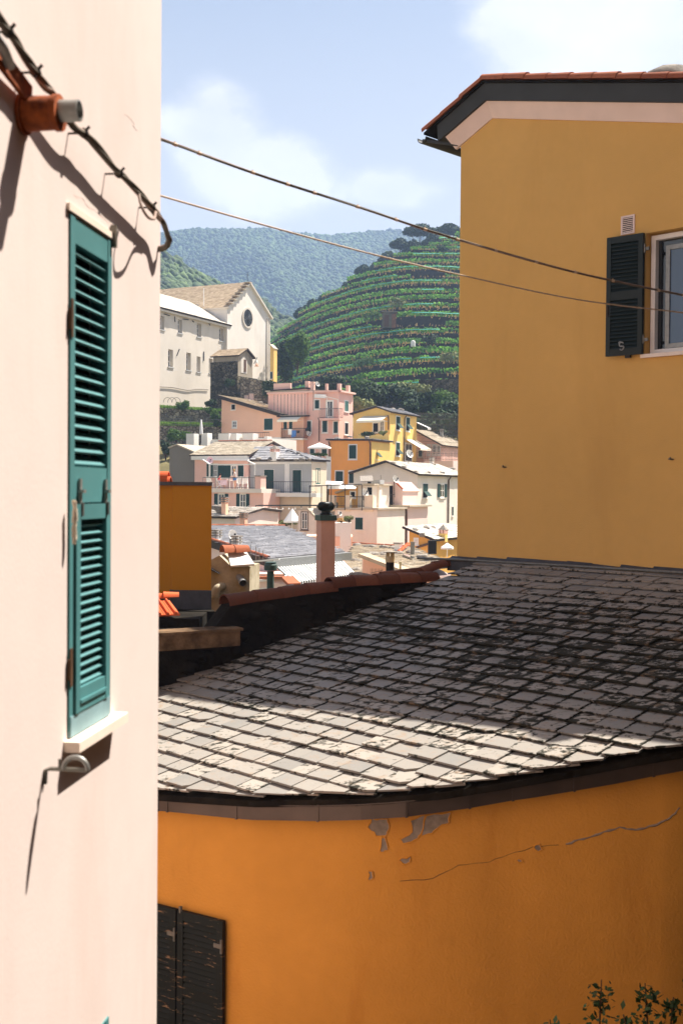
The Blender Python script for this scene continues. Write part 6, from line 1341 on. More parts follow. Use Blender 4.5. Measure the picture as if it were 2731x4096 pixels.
m1 = MB(); a, b = h6.WL.sz('D', 805, 1318, .2), h6.WL.sz('D', 920, 1318, .2); railing(m1, h6.WL.P(b[0], b[1], .2), h6.WL.P(a[0], a[1], .2), .75, .09); m1.build('balcony_railing', 'iron', None, label='bowed iron railing before the pink rooftop shed', cat='railing')
dish('white dish on the pole above the pink rooftop shed', pt('D', 925, 1078, 84.5), .3, pole=1.3); m1 = MB(); p = pt('D', 790, 1300, 84); m1.bar(p, pt('D', 790, 1030, 84), .04); m1.build('aerial_pole', 'dull_steel', None, label='thin aerial pole next to the white pillar', cat='antenna')
# --- white pillar
pl_ = pt('F', 757, 440, 82.5); tw = thing('pillar', 'tall plain white chimney pillar between the terrace and the pink house', 'chimney', pl_); zt_ = pt('D', 745, 1118, 82.5).z; m1 = MB(); m1.box(Vector((pl_.x, pl_.y, (zt_ + pl_.z) / 2 - 1)), E1 * .25, E2 * .21, gz * ((zt_ - pl_.z) / 2 + 1)); m1.build('shaft', 'white_far', tw); m1 = MB(); m1.box(Vector((pl_.x, pl_.y, zt_ + .15)), E1 * .36, E2 * .33, gz * .15); m1.build('cap', 'grey_far', tw)

# --- cream terraced house
h7 = house('cream_terrace_house', 'cream house with two railed terraces and one dark shutter', 'white_far', 79, 'F', 745, 330, 760, -12, [('F', 745, 95), ('F', 330, 95)], 'a', 'slate_cream', Lb=5, slate=False, seed=11, oh=.15)
window(h7, h7.WL, 'F', 543, 173, 615, 288, 'closed', fw=.02)
zf = h7.prof[0][1] + .14; m1 = MB(); a, b = h7.WL.sz('D', 630, 1350)[0], h7.WL.sz('D', 490, 1350)[0]; c, d = h7.WL.sz('D', 440, 1350)[0], h7.WL.sz('D', 340, 1350)[0]
railing(m1, h7.WL.P(a, zf, .05), h7.WL.P(b, zf, .05), .75, .1, .022); railing(m1, h7.WL.P(c, zf, .05), h7.WL.P(d, zf, .05), .75, .1, .022); m1.build('terrace_railing', 'iron', h7.root)
for x0, x1 in ((632, 715), (442, 488), (285, 338)): s0, s1 = h7.WL.sz('D', x1, 1300)[0], h7.WL.sz('D', x0, 1300)[0]; m1 = MB(); m1.wbox(h7.WL, s0, s1, zf - .3, zf + .85, -.3, .06); m1.build('terrace_pier', 'cream_far', h7.root)
h7b = house('yellow_hut', 'small yellow hut with white framed window on the cream terrace', 'ochre_far', 0, 'D', 0, 0, 0, zf - .5, [('D', 560, 1140), ('D', 385, 1205)], 'a', 'slate_brown', corner=plan('D', 560, 82), La=Wall(plan('D', 560, 82), E2, NL).sz('D', 372, 1200)[0], Lb=3, seed=12, oh=.2, cat='shed', slate=False)
window(h7b, h7b.WL, 'D', 497, 1195, 537, 1243, 'dark', fw=.09)
h7c = house('white_stair_hut', 'white terrace hut under the grey canopy', 'white_far', 0, 'D', 0, 0, 0, zf - .5, [('D', 712, 1130), ('D', 560, 1130)], 'a', 'slate_cream', corner=plan('D', 712, 81.5), La=Wall(plan('D', 712, 81.5), E2, NL).sz('D', 565, 1200)[0], Lb=3, seed=13, oh=.2, cat='shed', slate=False)
window(h7c, h7c.WL, 'D', 660, 1150, 705, 1222, 'dark', fw=.03); dish('tilted white dish on the yellow hut', pt('D', 622, 1208, 80.6), .33, pole=.5); dish('small white dish on the cream terrace wall', pt('F', 376, 135, 77.5), .2, pole=.3)
pg = thing('pergola', 'iron pergola with white canvas canopies on the cream terrace', 'pergola', h7.WL.P(5, zf, .2)); m1 = MB()
for x in (95, 210, 305, 440, 606): s, z = h7.WL.sz('D', x, 1130, .3); m1.bar(h7.WL.P(s, zf - .2, .3), h7.WL.P(s, z, .3), .06)
a, b = h7.WL.sz('D', 95, 1138, .3), h7.WL.sz('D', 606, 1120, .3); m1.bar(h7.WL.P(*a, .3), h7.WL.P(*b, .3), .06); m1.build('iron_posts', 'iron', pg, kind='stuff')
for x0, y0, x1, y1 in ((250, 1118, 400, 1095), (300, 1160, 540, 1130), (265, 1160, 420, 1140)): m1 = MB(); a, b, c, d = pt('D', x0, y0, 81), pt('D', x1, y0 + 2, 80), pt('D', x1 + 20, y1, 83), pt('D', x0 + 10, y1 - 8, 84); m1.hexa([p - gz * .04 for p in (a, b, c, d)], [a, b, c, d]); m1.build('canopy', 'canvas_white', pg, fix=True)
m1 = MB(); a = pt('D', 590, 1090, 80.5); b = pt('D', 715, 1085, 80); m1.hexa([a - gz * .05, b - gz * .05, b + Vector((0, 2, .3)), a + Vector((0, 2, .3))], [a, b, b + Vector((0, 2, .4)), a + Vector((0, 2, .4))]); m1.build('grey_canopy', 'grey_stone', None, label='sagging grey canopy sheet beside the white pillar', cat='canopy')
# low planter wall with shrub, left of the pink chimney
m1 = MB(); pa_, pb_ = pt('F', 335, 330, 74), pt('F', 500, 330, 73); m1.hexa([pa_ - gz * 3, pb_ - gz * 3, pb_ + Vector((0, 1.5, -3)), pa_ + Vector((0, 1.5, -3))], [Vector((pa_.x, pa_.y, pt('F', 335, 225, 74).z)), Vector((pb_.x, pb_.y, pt('F', 500, 222, 73).z)), Vector((pb_.x, pb_.y + 1.5, pt('F', 500, 222, 73).z)), Vector((pa_.x, pa_.y + 1.5, pt('F', 335, 225, 74).z))]); m1.build('planter', 'white_far', None, label='white marble-like planter box beside the pink chimney', cat='planter')
bush('yellow flowering half of the white planter', pt('F', 405, 198, 73.9), (.34, .25, .18), 'straw', 300, .05, 63, name='planter_shrub'); bush('grey green bush in the white planter', pt('F', 480, 185, 73.6), (.36, .25, .28), 'bush_olive', 500, .05, 64, name='planter_shrub')
m1 = MB(); m1.hexa([Vector((pa_.x - 2, pa_.y + .4, -14)), Vector((pb_.x + .1, pb_.y + .4, -14)), Vector((pb_.x + .1, pb_.y + 4, -14)), Vector((pa_.x - 2, pa_.y + 4, -14))], [Vector((pa_.x - 2, pa_.y + .4, pa_.z - .2)), Vector((pb_.x + .1, pb_.y + .4, pb_.z - .2)), Vector((pb_.x + .1, pb_.y + 4, pb_.z - .2)), Vector((pa_.x - 2, pa_.y + 4, pa_.z - .2))]); m1.build('salmon_wall', 'salmon', None, label='salmon wall carrying the white planter', cat='wall')

# --- grey and pink double house with the terrace
ze8 = pt('D', 112, 893, 98).z
h8 = house('grey_house', 'blue grey plastered house with two tall green doors and long balcony', 'grey_far', 98, 'D', 112, -250, 250, -10, [(0, ze8), (1, ze8)], 'b', 'slate_grey', La=Wall(plan('D', 112, 98), E2, NL).sz('C', 962, 1000)[0], Lb=Wall(plan('D', 112, 98), E1, NR).sz('D', 255, 1000)[0], seed=14, slate=False, oh=0)
_b = h8.Lb / 2; sR, zR = h8.WL.sz('C', 1250, 772, -_b); sLf, _ = h8.WL.sz('C', 740, 775, -_b); o8 = .3; ee = ze8 + .15
roof_poly(h8.root, [h8.WL.P(-o8, ee, o8), h8.WL.P(h8.La + .3, ee, o8), h8.WL.P(h8.La + .3, zR, -_b), h8.WL.P(sR, zR, -_b)], 'slate_grey', seed=141); roof_poly(h8.root, [h8.WL.P(-o8, ee, o8), h8.WL.P(-o8, ee, -h8.Lb - o8), h8.WL.P(sR, zR, -_b)], 'slate_grey', seed=142); roof_poly(h8.root, [h8.WL.P(-o8, ee, -h8.Lb - o8), h8.WL.P(h8.La + .3, ee, -h8.Lb - o8), h8.WL.P(h8.La + .3, zR, -_b), h8.WL.P(sR, zR, -_b)], 'slate_grey', seed=143)
m1 = MB(); m1.wbox(h8.WR, .0, h8.Lb, -10, h8.prof[0][1] - .05, 0, .05); m1.build('cream_flank', 'cream_far', h8.root); window(h8, h8.WR, 'D', 149, 963, 193, 1118, 'closed', 'blue_green', fw=.03)
for r_ in ((1107, 1008, 1202, 1236), (1395, 1013, 1480, 1236)): window(h8, h8.WL, 'C', *r_, 'closed', fw=.04)
s, z = h8.WL.sz('C', 1338, 940); m1 = MB(); m1.wbox(h8.WL, s - .22, s + .22, z - 6, z, 0, .06); a = h8.WL.sz('C', 1300, 928)[1]; m1.wbox(h8.WL, 0, h8.La, a - .2, a, 0, .07); m1.build('pilaster', 'far_white', h8.root)
bl = thing('balcony', 'long white balcony with thin railing on the blue grey house', 'balcony', h8.WL.P(5, -3, .5)); s0, z0 = h8.WL.sz('C', 1568, 1246, 1.0); s1 = h8.WL.sz('C', 1078, 1246, 1.0)[0]; z1 = h8.WL.sz('C', 1300, 1282, 1.0)[1]; s0 = -1.0
m1 = MB(); m1.wbox(h8.WL, s0, s1, z1, z0, -.1, 1.05); m1.build('slab', 'far_white', bl); m1 = MB(); hh_ = h8.WL.sz('C', 1300, 1130, 1.0)[1] - z0; railing(m1, h8.WL.P(s0, z0, 1.0), h8.WL.P(s1, z0, 1.0), hh_, .17); m1.build('railing', 'iron', bl)
m1 = MB(); m1.wbox(h8.WL, -.05, h8.La + .5, -10, z1 - .02, 0, .12); m1.build('lower_wall', 'beige_far', h8.root); window(h8, Wall(h8.C + NL * .12, E2, NL), 'C', 1105, 1388, 1200, 1528, 'dark', frame=None, fw=.02)
rp8 = [h8.WL.P(-o8, ee, o8), h8.WL.P(h8.La, ee, o8), h8.WL.P(sR, zR, -_b)]
for x, y in ((1048, 900), (1165, 903), (1288, 905), (1428, 908), (1492, 907), (1560, 905), (1450, 838)): stones([('C', x, y)], on_roof('C', x, y, rp8).y, 'the blue grey house')
stack('white chimney with arched vents on the blue grey house', on_roof('C', 1212, 885, rp8), .62, .5, 'far_white', 'arches')
for i, (x, y) in enumerate(((1105, 1232), (1180, 1228))): m1 = MB(); s, z = h8.WL.sz('C', x, y, .8); m1.lathe(h8.WL.P(s, z0, .8), [(.14, 0), (.2, .3)], 8) if i == 0 else m1.wbox(h8.WL, s - .5, s + .5, z0, z0 + .3, .6, .9); m1.build('flower_pot', 'terracotta_pot', None, label=['round flower pot at the end of the long balcony', 'long flower box on the long balcony'][i], cat='flower pot')
# pink half with terrace
Cp = h8.WL.P(h8.La + .05, 0, .3); hp8 = house('pink_terrace_house', 'pink house with open terrace, pergola frame and green shutters', 'rose', 0, 'C', 0, 0, 0, -10, [(0, Wall(Cp, E2, NL).sz('C', 700, 862)[1]), (.5, Wall(Cp, E2, NL).sz('C', 700, 862)[1] + 1.25), (1, Wall(Cp, E2, NL).sz('C', 700, 862)[1] + .3)], 'b', 'slate_cream', corner=Cp, La=Wall(Cp, E2, NL).sz('C', 402, 1000)[0], Lb=8, seed=15)
Wt = hp8.WL
m1 = MB(); z_ = Wt.sz('C', 700, 880)[1]; m1.wbox(Wt, -.1, hp8.La + .2, z_ - .25, z_ + .1, 0, .3); m1.build('cornice', 'far_white', hp8.root)
verge(hp8.P(*hp8.prof[1], -.1) + gz * .2, hp8.P(*hp8.prof[1], hp8.La) + gz * .2, gz, hp8.roofs[0], r0=.1, r1=.09, step=.5)
gw = MB(); gz0, gz1 = Wt.sz('C', 400, 860)[1], Wt.sz('C', 300, 760)[1]
gb = house('grey_gable_house', 'weathered dark grey gable end left of the pink terrace house', 'grey_gable', 0, 'C', 0, 0, 0, -6, [('C', 400, 850), ('C', 225, 762), ('C', 150, 790)], 'a', 'slate_cream', corner=Wt.P(hp8.La + .1, 0, -.6), La=Wall(Wt.P(hp8.La + .1, 0, -.6), E2, NL).sz('C', 148, 900)[0], Lb=7, seed=16, slate=False, oh=.12)
for r_, st in (((527, 948, 545, 1078), 'closed'), ((560, 948, 590, 1078), 'closed'), ((638, 965, 768, 1088), 'closed'), ((842, 966, 898, 1078), 'closed'), ((590, 950, 634, 1080), 'glass'), ((776, 966, 826, 1080), 'door')): window(hp8, Wt, 'C', *r_, st, fw=.04)
tz = Wt.sz('C', 800, 1200, 3.2)[1]; te = thing('terrace', 'stone terrace floor of the pink house', 'terrace', Wt.P(3, tz, 1.5)); s0, s1 = Wt.sz('C', 1078, 1200, 3.2)[0], Wt.sz('C', 480, 1200, 3.2)[0]
m1 = MB(); m1.wbox(Wt, s0, s1, tz - .35, tz, -.1, 3.2); m1.build('floor', 'white_far', te); m1 = MB(); m1.wbox(Wt, s0, s1, -10, tz - .35, 0, 2.9); lwl = m1.build('lower_wall', 'rose', hp8.root)
Wl2 = Wall(Wt.p + NL * 2.9, E2, NL)
for r_ in ((643, 1252, 705, 1400), (863, 1253, 920, 1408)): window(hp8, Wl2, 'C', *r_, 'open', fw=.05)
m1 = MB(); a, b = Wt.sz('C', 1075, 1195, 3.0), Wt.sz('C', 1017, 1078, 3.0); m1.wbox(Wt, a[0], b[0], tz, b[1], 2.2, 3.1); m1.build('pier', 'rose', te); m1 = MB(); m1.wbox(Wt, a[0] - .05, b[0] + .05, b[1], b[1] + .1, 2.15, 3.15); m1.build('pier_cap', 'grey_stone', te)
m1 = MB(); c0 = Wt.sz('C', 1010, 1190, 3.1)[0]; railing(m1, Wt.P(c0, tz, 3.1), Wt.P(s1, tz, 3.1), .95, 1.2, .03); m1.build('railing', 'dull_steel', te)
pf = thing('pergola', 'white tubular awning frame over the pink house terrace', 'pergola', Wt.P(3, tz, 1.5)); m1 = MB(); A1, A2 = Wt.sz('C', 1010, 955, 3.0), Wt.sz('C', 555, 955, 3.0); B1, B2 = Wt.sz('C', 930, 915, .1), Wt.sz('C', 475, 900, .1)
for a, b in ((Wt.P(*A1, 3.0), Wt.P(*A2, 3.0)), (Wt.P(*A1, 3.0), Wt.P(*B1, .1)), (Wt.P(*A2, 3.0), Wt.P(*B2, .1)), (Wt.P(*A1, 3.0), Wt.P(A1[0], tz, 3.0)), (Wt.P(*A2, 3.0), Wt.P(A2[0], tz, 3.0))): m1.bar(a, b, .09)
m1.build('tubes', 'far_white', pf); m1 = MB(); a, b = Wt.sz('C', 950, 908, .3), Wt.sz('C', 470, 905, .3); m1.bar(Wt.P(*a, .3), Wt.P(*b, .3), .16); m1.build('rolled_awning', 'canvas_white', pf)
dish('rusty brown dish at the corner of the pink house terrace', Wt.P(*Wt.sz('C', 552, 915, 1.5), 1.5), .3, mat='cloth_pink', aim=(.4, -.9, .2), pole=.4)
# terrace furniture and people
def folding_chair(label, p, yaw):
    t = thing('folding_chair', label, 'chair', p); x, y = Vector((math.cos(yaw), math.sin(yaw), 0)), Vector((-math.sin(yaw), math.cos(yaw), 0)); p = Vector(p)
    for k in range(4): m1 = MB(); m1.box(p + gz * .45 + y * (-.18 + .12 * k), x * .22, y * .05, gz * .012); m1.build('seat_slat', 'far_white', t)
    for k in range(5): m1 = MB(); m1.box(p + gz * .75 + y * .26 + x * (-.18 + .09 * k), x * .03, y * .012, gz * .27); m1.build('back_slat', 'far_white', t)
    for s in (-1, 1): m1 = MB(); m1.bar(p + x * .22 * s - y * .25, p + x * .22 * s + y * .3 + gz * 1.05, .045); m1.build('leg', 'far_white', t); m1 = MB(); m1.bar(p + x * .2 * s + y * .28, p + x * .2 * s - y * .22 + gz * .46, .045); m1.build('leg', 'far_white', t)
def tpos(x, t): return Wt.P(Wt.sz('C', x, 1150, t)[0], tz, t)
folding_chair('white folding chair beside the standing woman', tpos(860, 2.4), .6); folding_chair('white folding chair nearest the terrace pier', tpos(915, 2.2), .2); folding_chair('white folding chair at the other end of the table', tpos(560, 1.6), 2.4)
tb = thing('table', 'terrace table under a pink cloth', 'table', tpos(712, 2.0)); p = tpos(712, 2.0); m1 = MB(); m1.box(p + gz * .74, E2 * .75, E1 * .4, gz * .02); m1.build('table_top', 'far_white', tb)
for a, b in ((-1, -1), (-1, 1), (1, -1), (1, 1)): m1 = MB(); m1.bar(p + E2 * .65 * a + E1 * .32 * b, p + E2 * .65 * a + E1 * .32 * b + gz * .72, .05); m1.build('leg', 'far_white', tb)
m1 = MB(); m1.box(p + gz * .77, E2 * .42, E1 * .43, gz * .008); m1.hexa([p + E2 * .42 * a + NL * (.43 + b) + gz * .3 for a, b in ((-1, 0), (1, 0), (1, .02), (-1, .02))], [p + E2 * .42 * a + NL * (.43 + b) + gz * .778 for a, b in ((-1, 0), (1, 0), (1, .02), (-1, .02))]); m1.build('tablecloth', 'cloth_pink', None, label='pale pink cloth hanging over the terrace table', cat='tablecloth')
def skin_body(name, verts, edges, radii, mat, parent):
    me = bpy.data.meshes.new(name); me.from_pydata([tuple(v) for v in verts], edges, []); o_ = bpy.data.objects.new(name, me); COL.objects.link(o_); o_.parent = parent
    md = o_.modifiers.new('skin', 'SKIN'); md.use_smooth_shade = True
    for i, r_ in enumerate(radii): me.skin_vertices[0].data[i].radius = (r_, r_)
    me.skin_vertices[0].data[0].use_root = True; sb_ = o_.modifiers.new('sub', 'SUBSURF'); sb_.levels = sb_.render_levels = 1; me.materials.append(M[mat]); return o_
def person(label, p, pose, top, bottom, hair, yaw):
    t = thing('person', label, 'person', p); t.rotation_euler = (0, 0, yaw)
    if pose == 'stand':
        V_ = [(0, 0, .92), (0, .0, 1.12), (0, -.03, 1.36), (0, -.07, 1.46), (0, -.10, 1.60), (-.10, 0, .86), (-.11, -.02, .48), (-.10, .03, .07), (-.10, -.10, .03), (.10, 0, .86), (.11, .02, .48), (.10, .06, .07), (.10, -.06, .03), (-.19, -.02, 1.36), (-.25, -.10, 1.12), (-.20, -.32, 1.02), (-.19, -.40, 1.0), (.19, -.02, 1.36), (.25, -.06, 1.10), (.20, -.26, .96), (.19, -.34, .95)]
        E_ = [(0, 1), (1, 2), (2, 3), (3, 4), (0, 5), (5, 6), (6, 7), (7, 8), (0, 9), (9, 10), (10, 11), (11, 12), (2, 13), (13, 14), (14, 15), (15, 16), (2, 17), (17, 18), (18, 19), (19, 20)]; R_ = [.13, .12, .13, .055, .10, .09, .06, .045, .04, .09, .06, .045, .04, .055, .042, .034, .04, .055, .042, .034, .04]
    else:
        V_ = [(0, 0, .50), (0, .03, .74), (0, .0, .96), (0, -.04, 1.06), (0, -.08, 1.2), (-.10, -.08, .49), (-.13, -.46, .50), (-.12, -.44, .08), (-.12, -.56, .04), (.10, -.08, .49), (.13, -.46, .50), (.12, -.42, .08), (.12, -.54, .04), (-.19, 0, .96), (-.26, -.12, .74), (-.18, -.36, .72), (-.16, -.44, .74), (.19, 0, .96), (.26, -.12, .74), (.18, -.34, .72), (.16, -.42, .74)]
        E_ = [(0, 1), (1, 2), (2, 3), (3, 4), (0, 5), (5, 6), (6, 7), (7, 8), (0, 9), (9, 10), (10, 11), (11, 12), (2, 13), (13, 14), (14, 15), (15, 16), (2, 17), (17, 18), (18, 19), (19, 20)]; R_ = [.14, .13, .13, .055, .10, .09, .065, .045, .04, .09, .065, .045, .04, .055, .042, .034, .04, .055, .042, .034, .04]
    skin_body('body', V_, E_, R_, 'skin', t); V_ = [Vector(v) for v in V_]
    skin_body('shirt', [V_[1] - gz * .12, V_[1], V_[2], V_[13], V_[13].lerp(V_[14], .5), V_[17], V_[17].lerp(V_[18], .5)], [(0, 1), (1, 2), (2, 3), (3, 4), (2, 5), (5, 6)], [.15, .145, .15, .075, .065, .075, .065], top, t)
    skin_body('shorts', [V_[0], V_[5], V_[5].lerp(V_[6], .55), V_[9], V_[9].lerp(V_[10], .55)], [(0, 1), (1, 2), (0, 3), (3, 4)], [.155, .115, .095, .115, .095], bottom, t)
    hd = V_[4]; m1 = MB(); m1.lathe(hd + Vector((0, .03, .0)), [(.03, -.07), (.10, -.03), (.118, .04), (.09, .105), (.02, .125)], 10); o_ = m1.build('hair', hair, None, smooth=True); o_.parent = t
    m1 = MB(); m1.box(hd + Vector((0, -.105, .0)), Vector((.012, 0, 0)), Vector((0, .015, 0)), gz * .02); m1.box(hd + Vector((-.035, -.092, .022)), Vector((.012, 0, 0)), Vector((0, .006, 0)), gz * .006); m1.box(hd + Vector((.035, -.092, .022)), Vector((.012, 0, 0)), Vector((0, .006, 0)), gz * .006); m1.box(hd + Vector((0, -.09, -.045)), Vector((.02, 0, 0)), Vector((0, .006, 0)), gz * .005); o_ = m1.build('face_features', 'hair_dark', None); o_.parent = t
    return t
person('standing person in white top and blue shorts leaning over the table', tpos(808, 2.5), 'stand', 'far_white', 'cloth_blue', 'hair_blond', math.radians(-75))
person('seated person in a red shirt at the terrace table', tpos(652, 2.3), 'sit', 'cloth_red', 'far_dark', 'hair_dark', math.radians(100))
folding_chair('white folding chair under the person in red', tpos(648, 2.3), math.radians(100))
# white roof terrace above, with closed parasol
m1 = MB(); a, b = pt('C', 1155, 690, 112), pt('C', 505, 690, 116); wt = thing('roof_terrace', 'white walled roof terrace with iron railing above the slate roofs', 'terrace', (a + b) / 2 - gz * 2); z0, z1 = pt('C', 800, 780, 114).z, pt('C', 800, 698, 114).z
dv = Vector((a.x - b.x, a.y - b.y, 0)).normalized(); nv = Vector((-dv.y, dv.x, 0)); m1.hexa([Vector((b.x, b.y, z0 - 4)), Vector((a.x, a.y, z0 - 4)), Vector((a.x, a.y, z0 - 4)) + nv * 5, Vector((b.x, b.y, z0 - 4)) + nv * 5], [Vector((b.x, b.y, z1)), Vector((a.x, a.y, z1)), Vector((a.x, a.y, z1)) + nv * 5, Vector((b.x, b.y, z1)) + nv * 5]); m1.build('parapet', 'far_white', wt)
m1 = MB(); railing(m1, Vector((b.x, b.y, z1)) + dv * 1.5, Vector((a.x, a.y, z1)), .6, .25, .02); m1.build('railing', 'iron', wt)
for x, w_, tp_ in ((522, .8, 640), (380, 1.0, 645), (1143, .35, 672)): p = pt('C', x, 700, 112 + (1155 - x) / 650 * 4 - .4); m1 = MB(); m1.box(Vector((p.x, p.y, (z0 + pt('C', x, tp_, p.y).z) / 2)), dv * w_ * .5, nv * .4, gz * ((pt('C', x, tp_, p.y).z - z0) / 2)); m1.build('pier', 'far_white', wt)
for x in (725, 800, 965): p = pt('C', x, 735, 112.6); m1 = MB(); m1.box(p - gz * .4, dv * .65, nv * .5, gz * 1.3); m1.build('buttress', 'far_white', wt)
p = pt('C', 467, 745, 114.5); pz = thing('closed_parasol', 'closed white parasol standing on the roof terrace', 'parasol', p); m1 = MB(); m1.bar(p, p + gz * 2.4, .05); m1.build('pole', 'iron', pz); m1 = MB(); m1.lathe(p + gz * .85, [(.05, 0), (.18, .1), (.17, .4), (.13, 1.0), (.07, 1.5), (.02, 1.6)], 10); m1.build('canopy', 'canvas_white', pz, smooth=True)
stack('black bent flue on the white roof terrace', pt('C', 968, 760, 111), .5, .25, 'far_white', 'cap'); 
# small pieces below the pink house
mh = house('small_slate_roof_house', 'low house with pale slate roof below the open green shutters', 'white_far', 76, 'C', 810, 480, 900, -12, [(0, pt('C', 810, 1500, 76).z), (.6, pt('C', 700, 1412, 78).z), (1, pt('C', 700, 1440, 78).z)], 'b', 'slate_white', La=12, Lb=6, seed=17, oh=.2)
stack('salmon chimney with stacked slabs below the shutters', pt('C', 707, 1430, 77), .34, .55, 'salmon', 'slabs'); stack('salmon chimney with black slabs beside the aerial', pt('C', 898, 1560, 74), .36, .35, 'salmon', 'slabs'); stones([('C', 690, 1425), ('C', 760, 1480), ('C', 655, 1395), ('C', 610, 1390)], 77.5, 'the low house below the shutters', .32)
m1 = MB(); p = pt('C', 905, 1520, 74.5); m1.bar(p, p + gz * .9, .04); m1.bar(p + gz * .8, p + gz * .95 + Vector((.35, 0, .03)), .035); m1.bar(p + gz * .4, p + gz * .42 + Vector((.65, 0, 0)), .03); m1.build('aerial', 'far_white', None, label='white aerial bracket beside the black slab chimney', cat='antenna')
# string-light pergola, umbrella and garden table in front of the beige wall
pl2 = thing('string_light_pergola', 'thin wire pergola with string lights before the beige wall', 'pergola', pt('C', 1020, 1540, 88)); m1 = MB(); a, b = pt('C', 1020, 1372, 88), pt('C', 1640, 1372, 84)
m1.bar(pt('C', 1020, 1545, 88), a, .07); m1.bar(a, b, .07); m1.bar(a + Vector((0, 3, 0)), b + Vector((0, 3, 0)), .05); m1.bar(b, pt('C', 1640, 1560, 84), .07); m1.bar(pt('C', 1480, 1376, 85), pt('C', 1480, 1560, 85), .06); m1.build('wires', 'iron', pl2)
for i in range(10): m1 = MB(); p = a.lerp(b, (i + .5) / 10) - gz * .25; m1.lathe(p, [(.03, .1), (.07, 0), (.03, -.07)], 8); m1.build('bulb', 'far_white', pl2, smooth=True)
def parasol(label, k, x, ytop, ybot, w_px, D, foot):
    s = REG[k][2]; R_ = w_px / s / FPX * D / 2; tp_, bt = pt(k, x, ytop, D), pt(k, x, ybot, D); t = thing('parasol', label, 'parasol', Vector((tp_.x, tp_.y, pt(k, x, foot, D).z))); n = 8
    for i in range(n): m1 = MB(); a, b = 2 * math.pi * i / n, 2 * math.pi * (i + 1) / n; c, d = bt + Vector((math.cos(a) * R_, math.sin(a) * R_, 0)), bt + Vector((math.cos(b) * R_, math.sin(b) * R_, 0)); m1.add([tp_, c, d, c - gz * .12, d - gz * .12], [(0, 1, 2), (1, 3, 4, 2)]); m1.build('canopy_panel', 'canvas_white', t)
    m1 = MB(); m1.bar(Vector((tp_.x, tp_.y, pt(k, x, foot, D).z)), tp_, .06); m1.build('pole', 'far_white', t)
parasol('white parasol half closed before the beige wall', 'C', 1388, 1395, 1528, 175, 86, 1640); parasol('white parasol on the terrace behind the grey slates', 'D', 190, 712, 758, 230, 103, 900); parasol('white flat parasol next to the ochre wall corner', 'F', 1440, 418, 462, 125, 70, 560)
bush('leafy pots along the wall under the white parasol', pt('C', 1330, 1545, 87), (1.5, .3, .22), 'bush_olive', 700, .07, 65, name='potted_plants', cat='plants'); bush('green hedge along the terrace by the flat parasol', pt('D', 190, 828, 103), (.8, .3, .26), 'bush_leaf', 500, .07, 66, name='hedge', cat='hedge')
wsd = house('white_door_hut', 'white hut with glazed brown door beside the parasol', 'white_far', 0, 'D', 0, 0, 0, -12, [('D', 150, 1440), ('D', 80, 1372), ('D', -15, 1375)], 'a', 'slate_cream', corner=plan('D', 150, 80), La=Wall(plan('D', 150, 80), E2, NL).sz('D', -20, 1400)[0], Lb=4, seed=18, oh=.12, cat='shed', slate=False); window(wsd, wsd.WL, 'D', 17, 1395, 74, 1560, 'door', frame='copper_pipe', fw=.06)
# white sheet wall behind the grey house corner
m1 = MB(); a, b = pt('D', 252, 1100, 104), pt('D', 302, 1100, 104); m1.hexa([a, b, b + Vector((0, .1, 0)), a + Vector((0, .1, 0))], [Vector((a.x, a.y, pt('D', 250, 845, 104).z)), Vector((b.x, b.y, pt('D', 300, 850, 104).z)), Vector((b.x, b.y + .1, pt('D', 300, 850, 104).z)), Vector((a.x, a.y + .1, pt('D', 250, 845, 104).z))]); m1.build('hanging_sheet', 'canvas_white', None, label='white sheet hanging between the grey and orange houses', cat='sheet')
# --- middle distance: grey slate roof with clay verge and striped awning
def corner_pts(lst): return [pt(k, x, y, D) for k, x, y, D in lst]
g_e0, g_e1, g_r1, g_r0, g_l = corner_pts([('E', 1150, 592, 52), ('F', 440, 505, 57), ('E', 1305, 264, 72), ('E', 500, 258, 68), ('E', 500, 385, 60)])
mg = thing('slate_roof_house', 'pink house with broad grey slate roof and clay tile verge', 'house', Vector((g_e0.x, g_e0.y, -13)))
nrm_ = (g_e1 - g_e0).cross(g_r1 - g_e0); nrm_ = nrm_ if nrm_.z > 0 else -nrm_
def onp(k, x, y): d = ray(*q(k, x, y)); return d * (g_e0.dot(nrm_) / d.dot(nrm_))
rl = [g_e0, g_e1, g_r1, onp('E', 500, 258), onp('E', 500, 385)]
ro = roof_poly(mg, rl, 'slate_grey', sw=.5, sh_=.3, seed=40); verge(rl[4] + gz * .05, g_e0 + gz * .05, gz, ro, r0=.10, r1=.09, step=.42); verge(g_r1 + gz * .03, rl[3] + gz * .03, gz, ro, r0=.08, r1=.07, step=.42)
m1 = MB(); a, b = rl[4] - gz * .2, g_e0 - gz * .2; bk_ = Vector((4, 7, 0)); m1.hexa([Vector((a.x, a.y, -13)), Vector((b.x, b.y, -13)), Vector((g_e1.x, g_e1.y + .5, -13)), Vector((g_r1.x, g_r1.y, -13))], [a, b, g_e1 - gz * .3 + Vector((0, .5, 0)), g_r1 - gz * .3]); m1.build('wall', 'pale_pink', mg, fix=True)
m1 = MB(); m1.bar(a - Vector((0, .1, .0)), b - Vector((0, .1, 0)), .1, .35); m1.bar(g_e0 - Vector((0, .15, .2)), g_e1 - Vector((0, .15, .2)), .25, .28); m1.build('eave_fascia', 'fascia', mg)
stack('left white chimney with stacked slabs on the grey slate roof', onp('E', 625, 405), .38, .12, 'far_white', 'slabs'); stack('white chimney with stacked slabs beside the tall dish', onp('E', 828, 470), .36, .12, 'far_white', 'slabs'); dish('tall oval dish on a pole over the clay verge', pt('E', 768, 360, 58), .28, aim=(.6, -.6, .2), pole=.9)
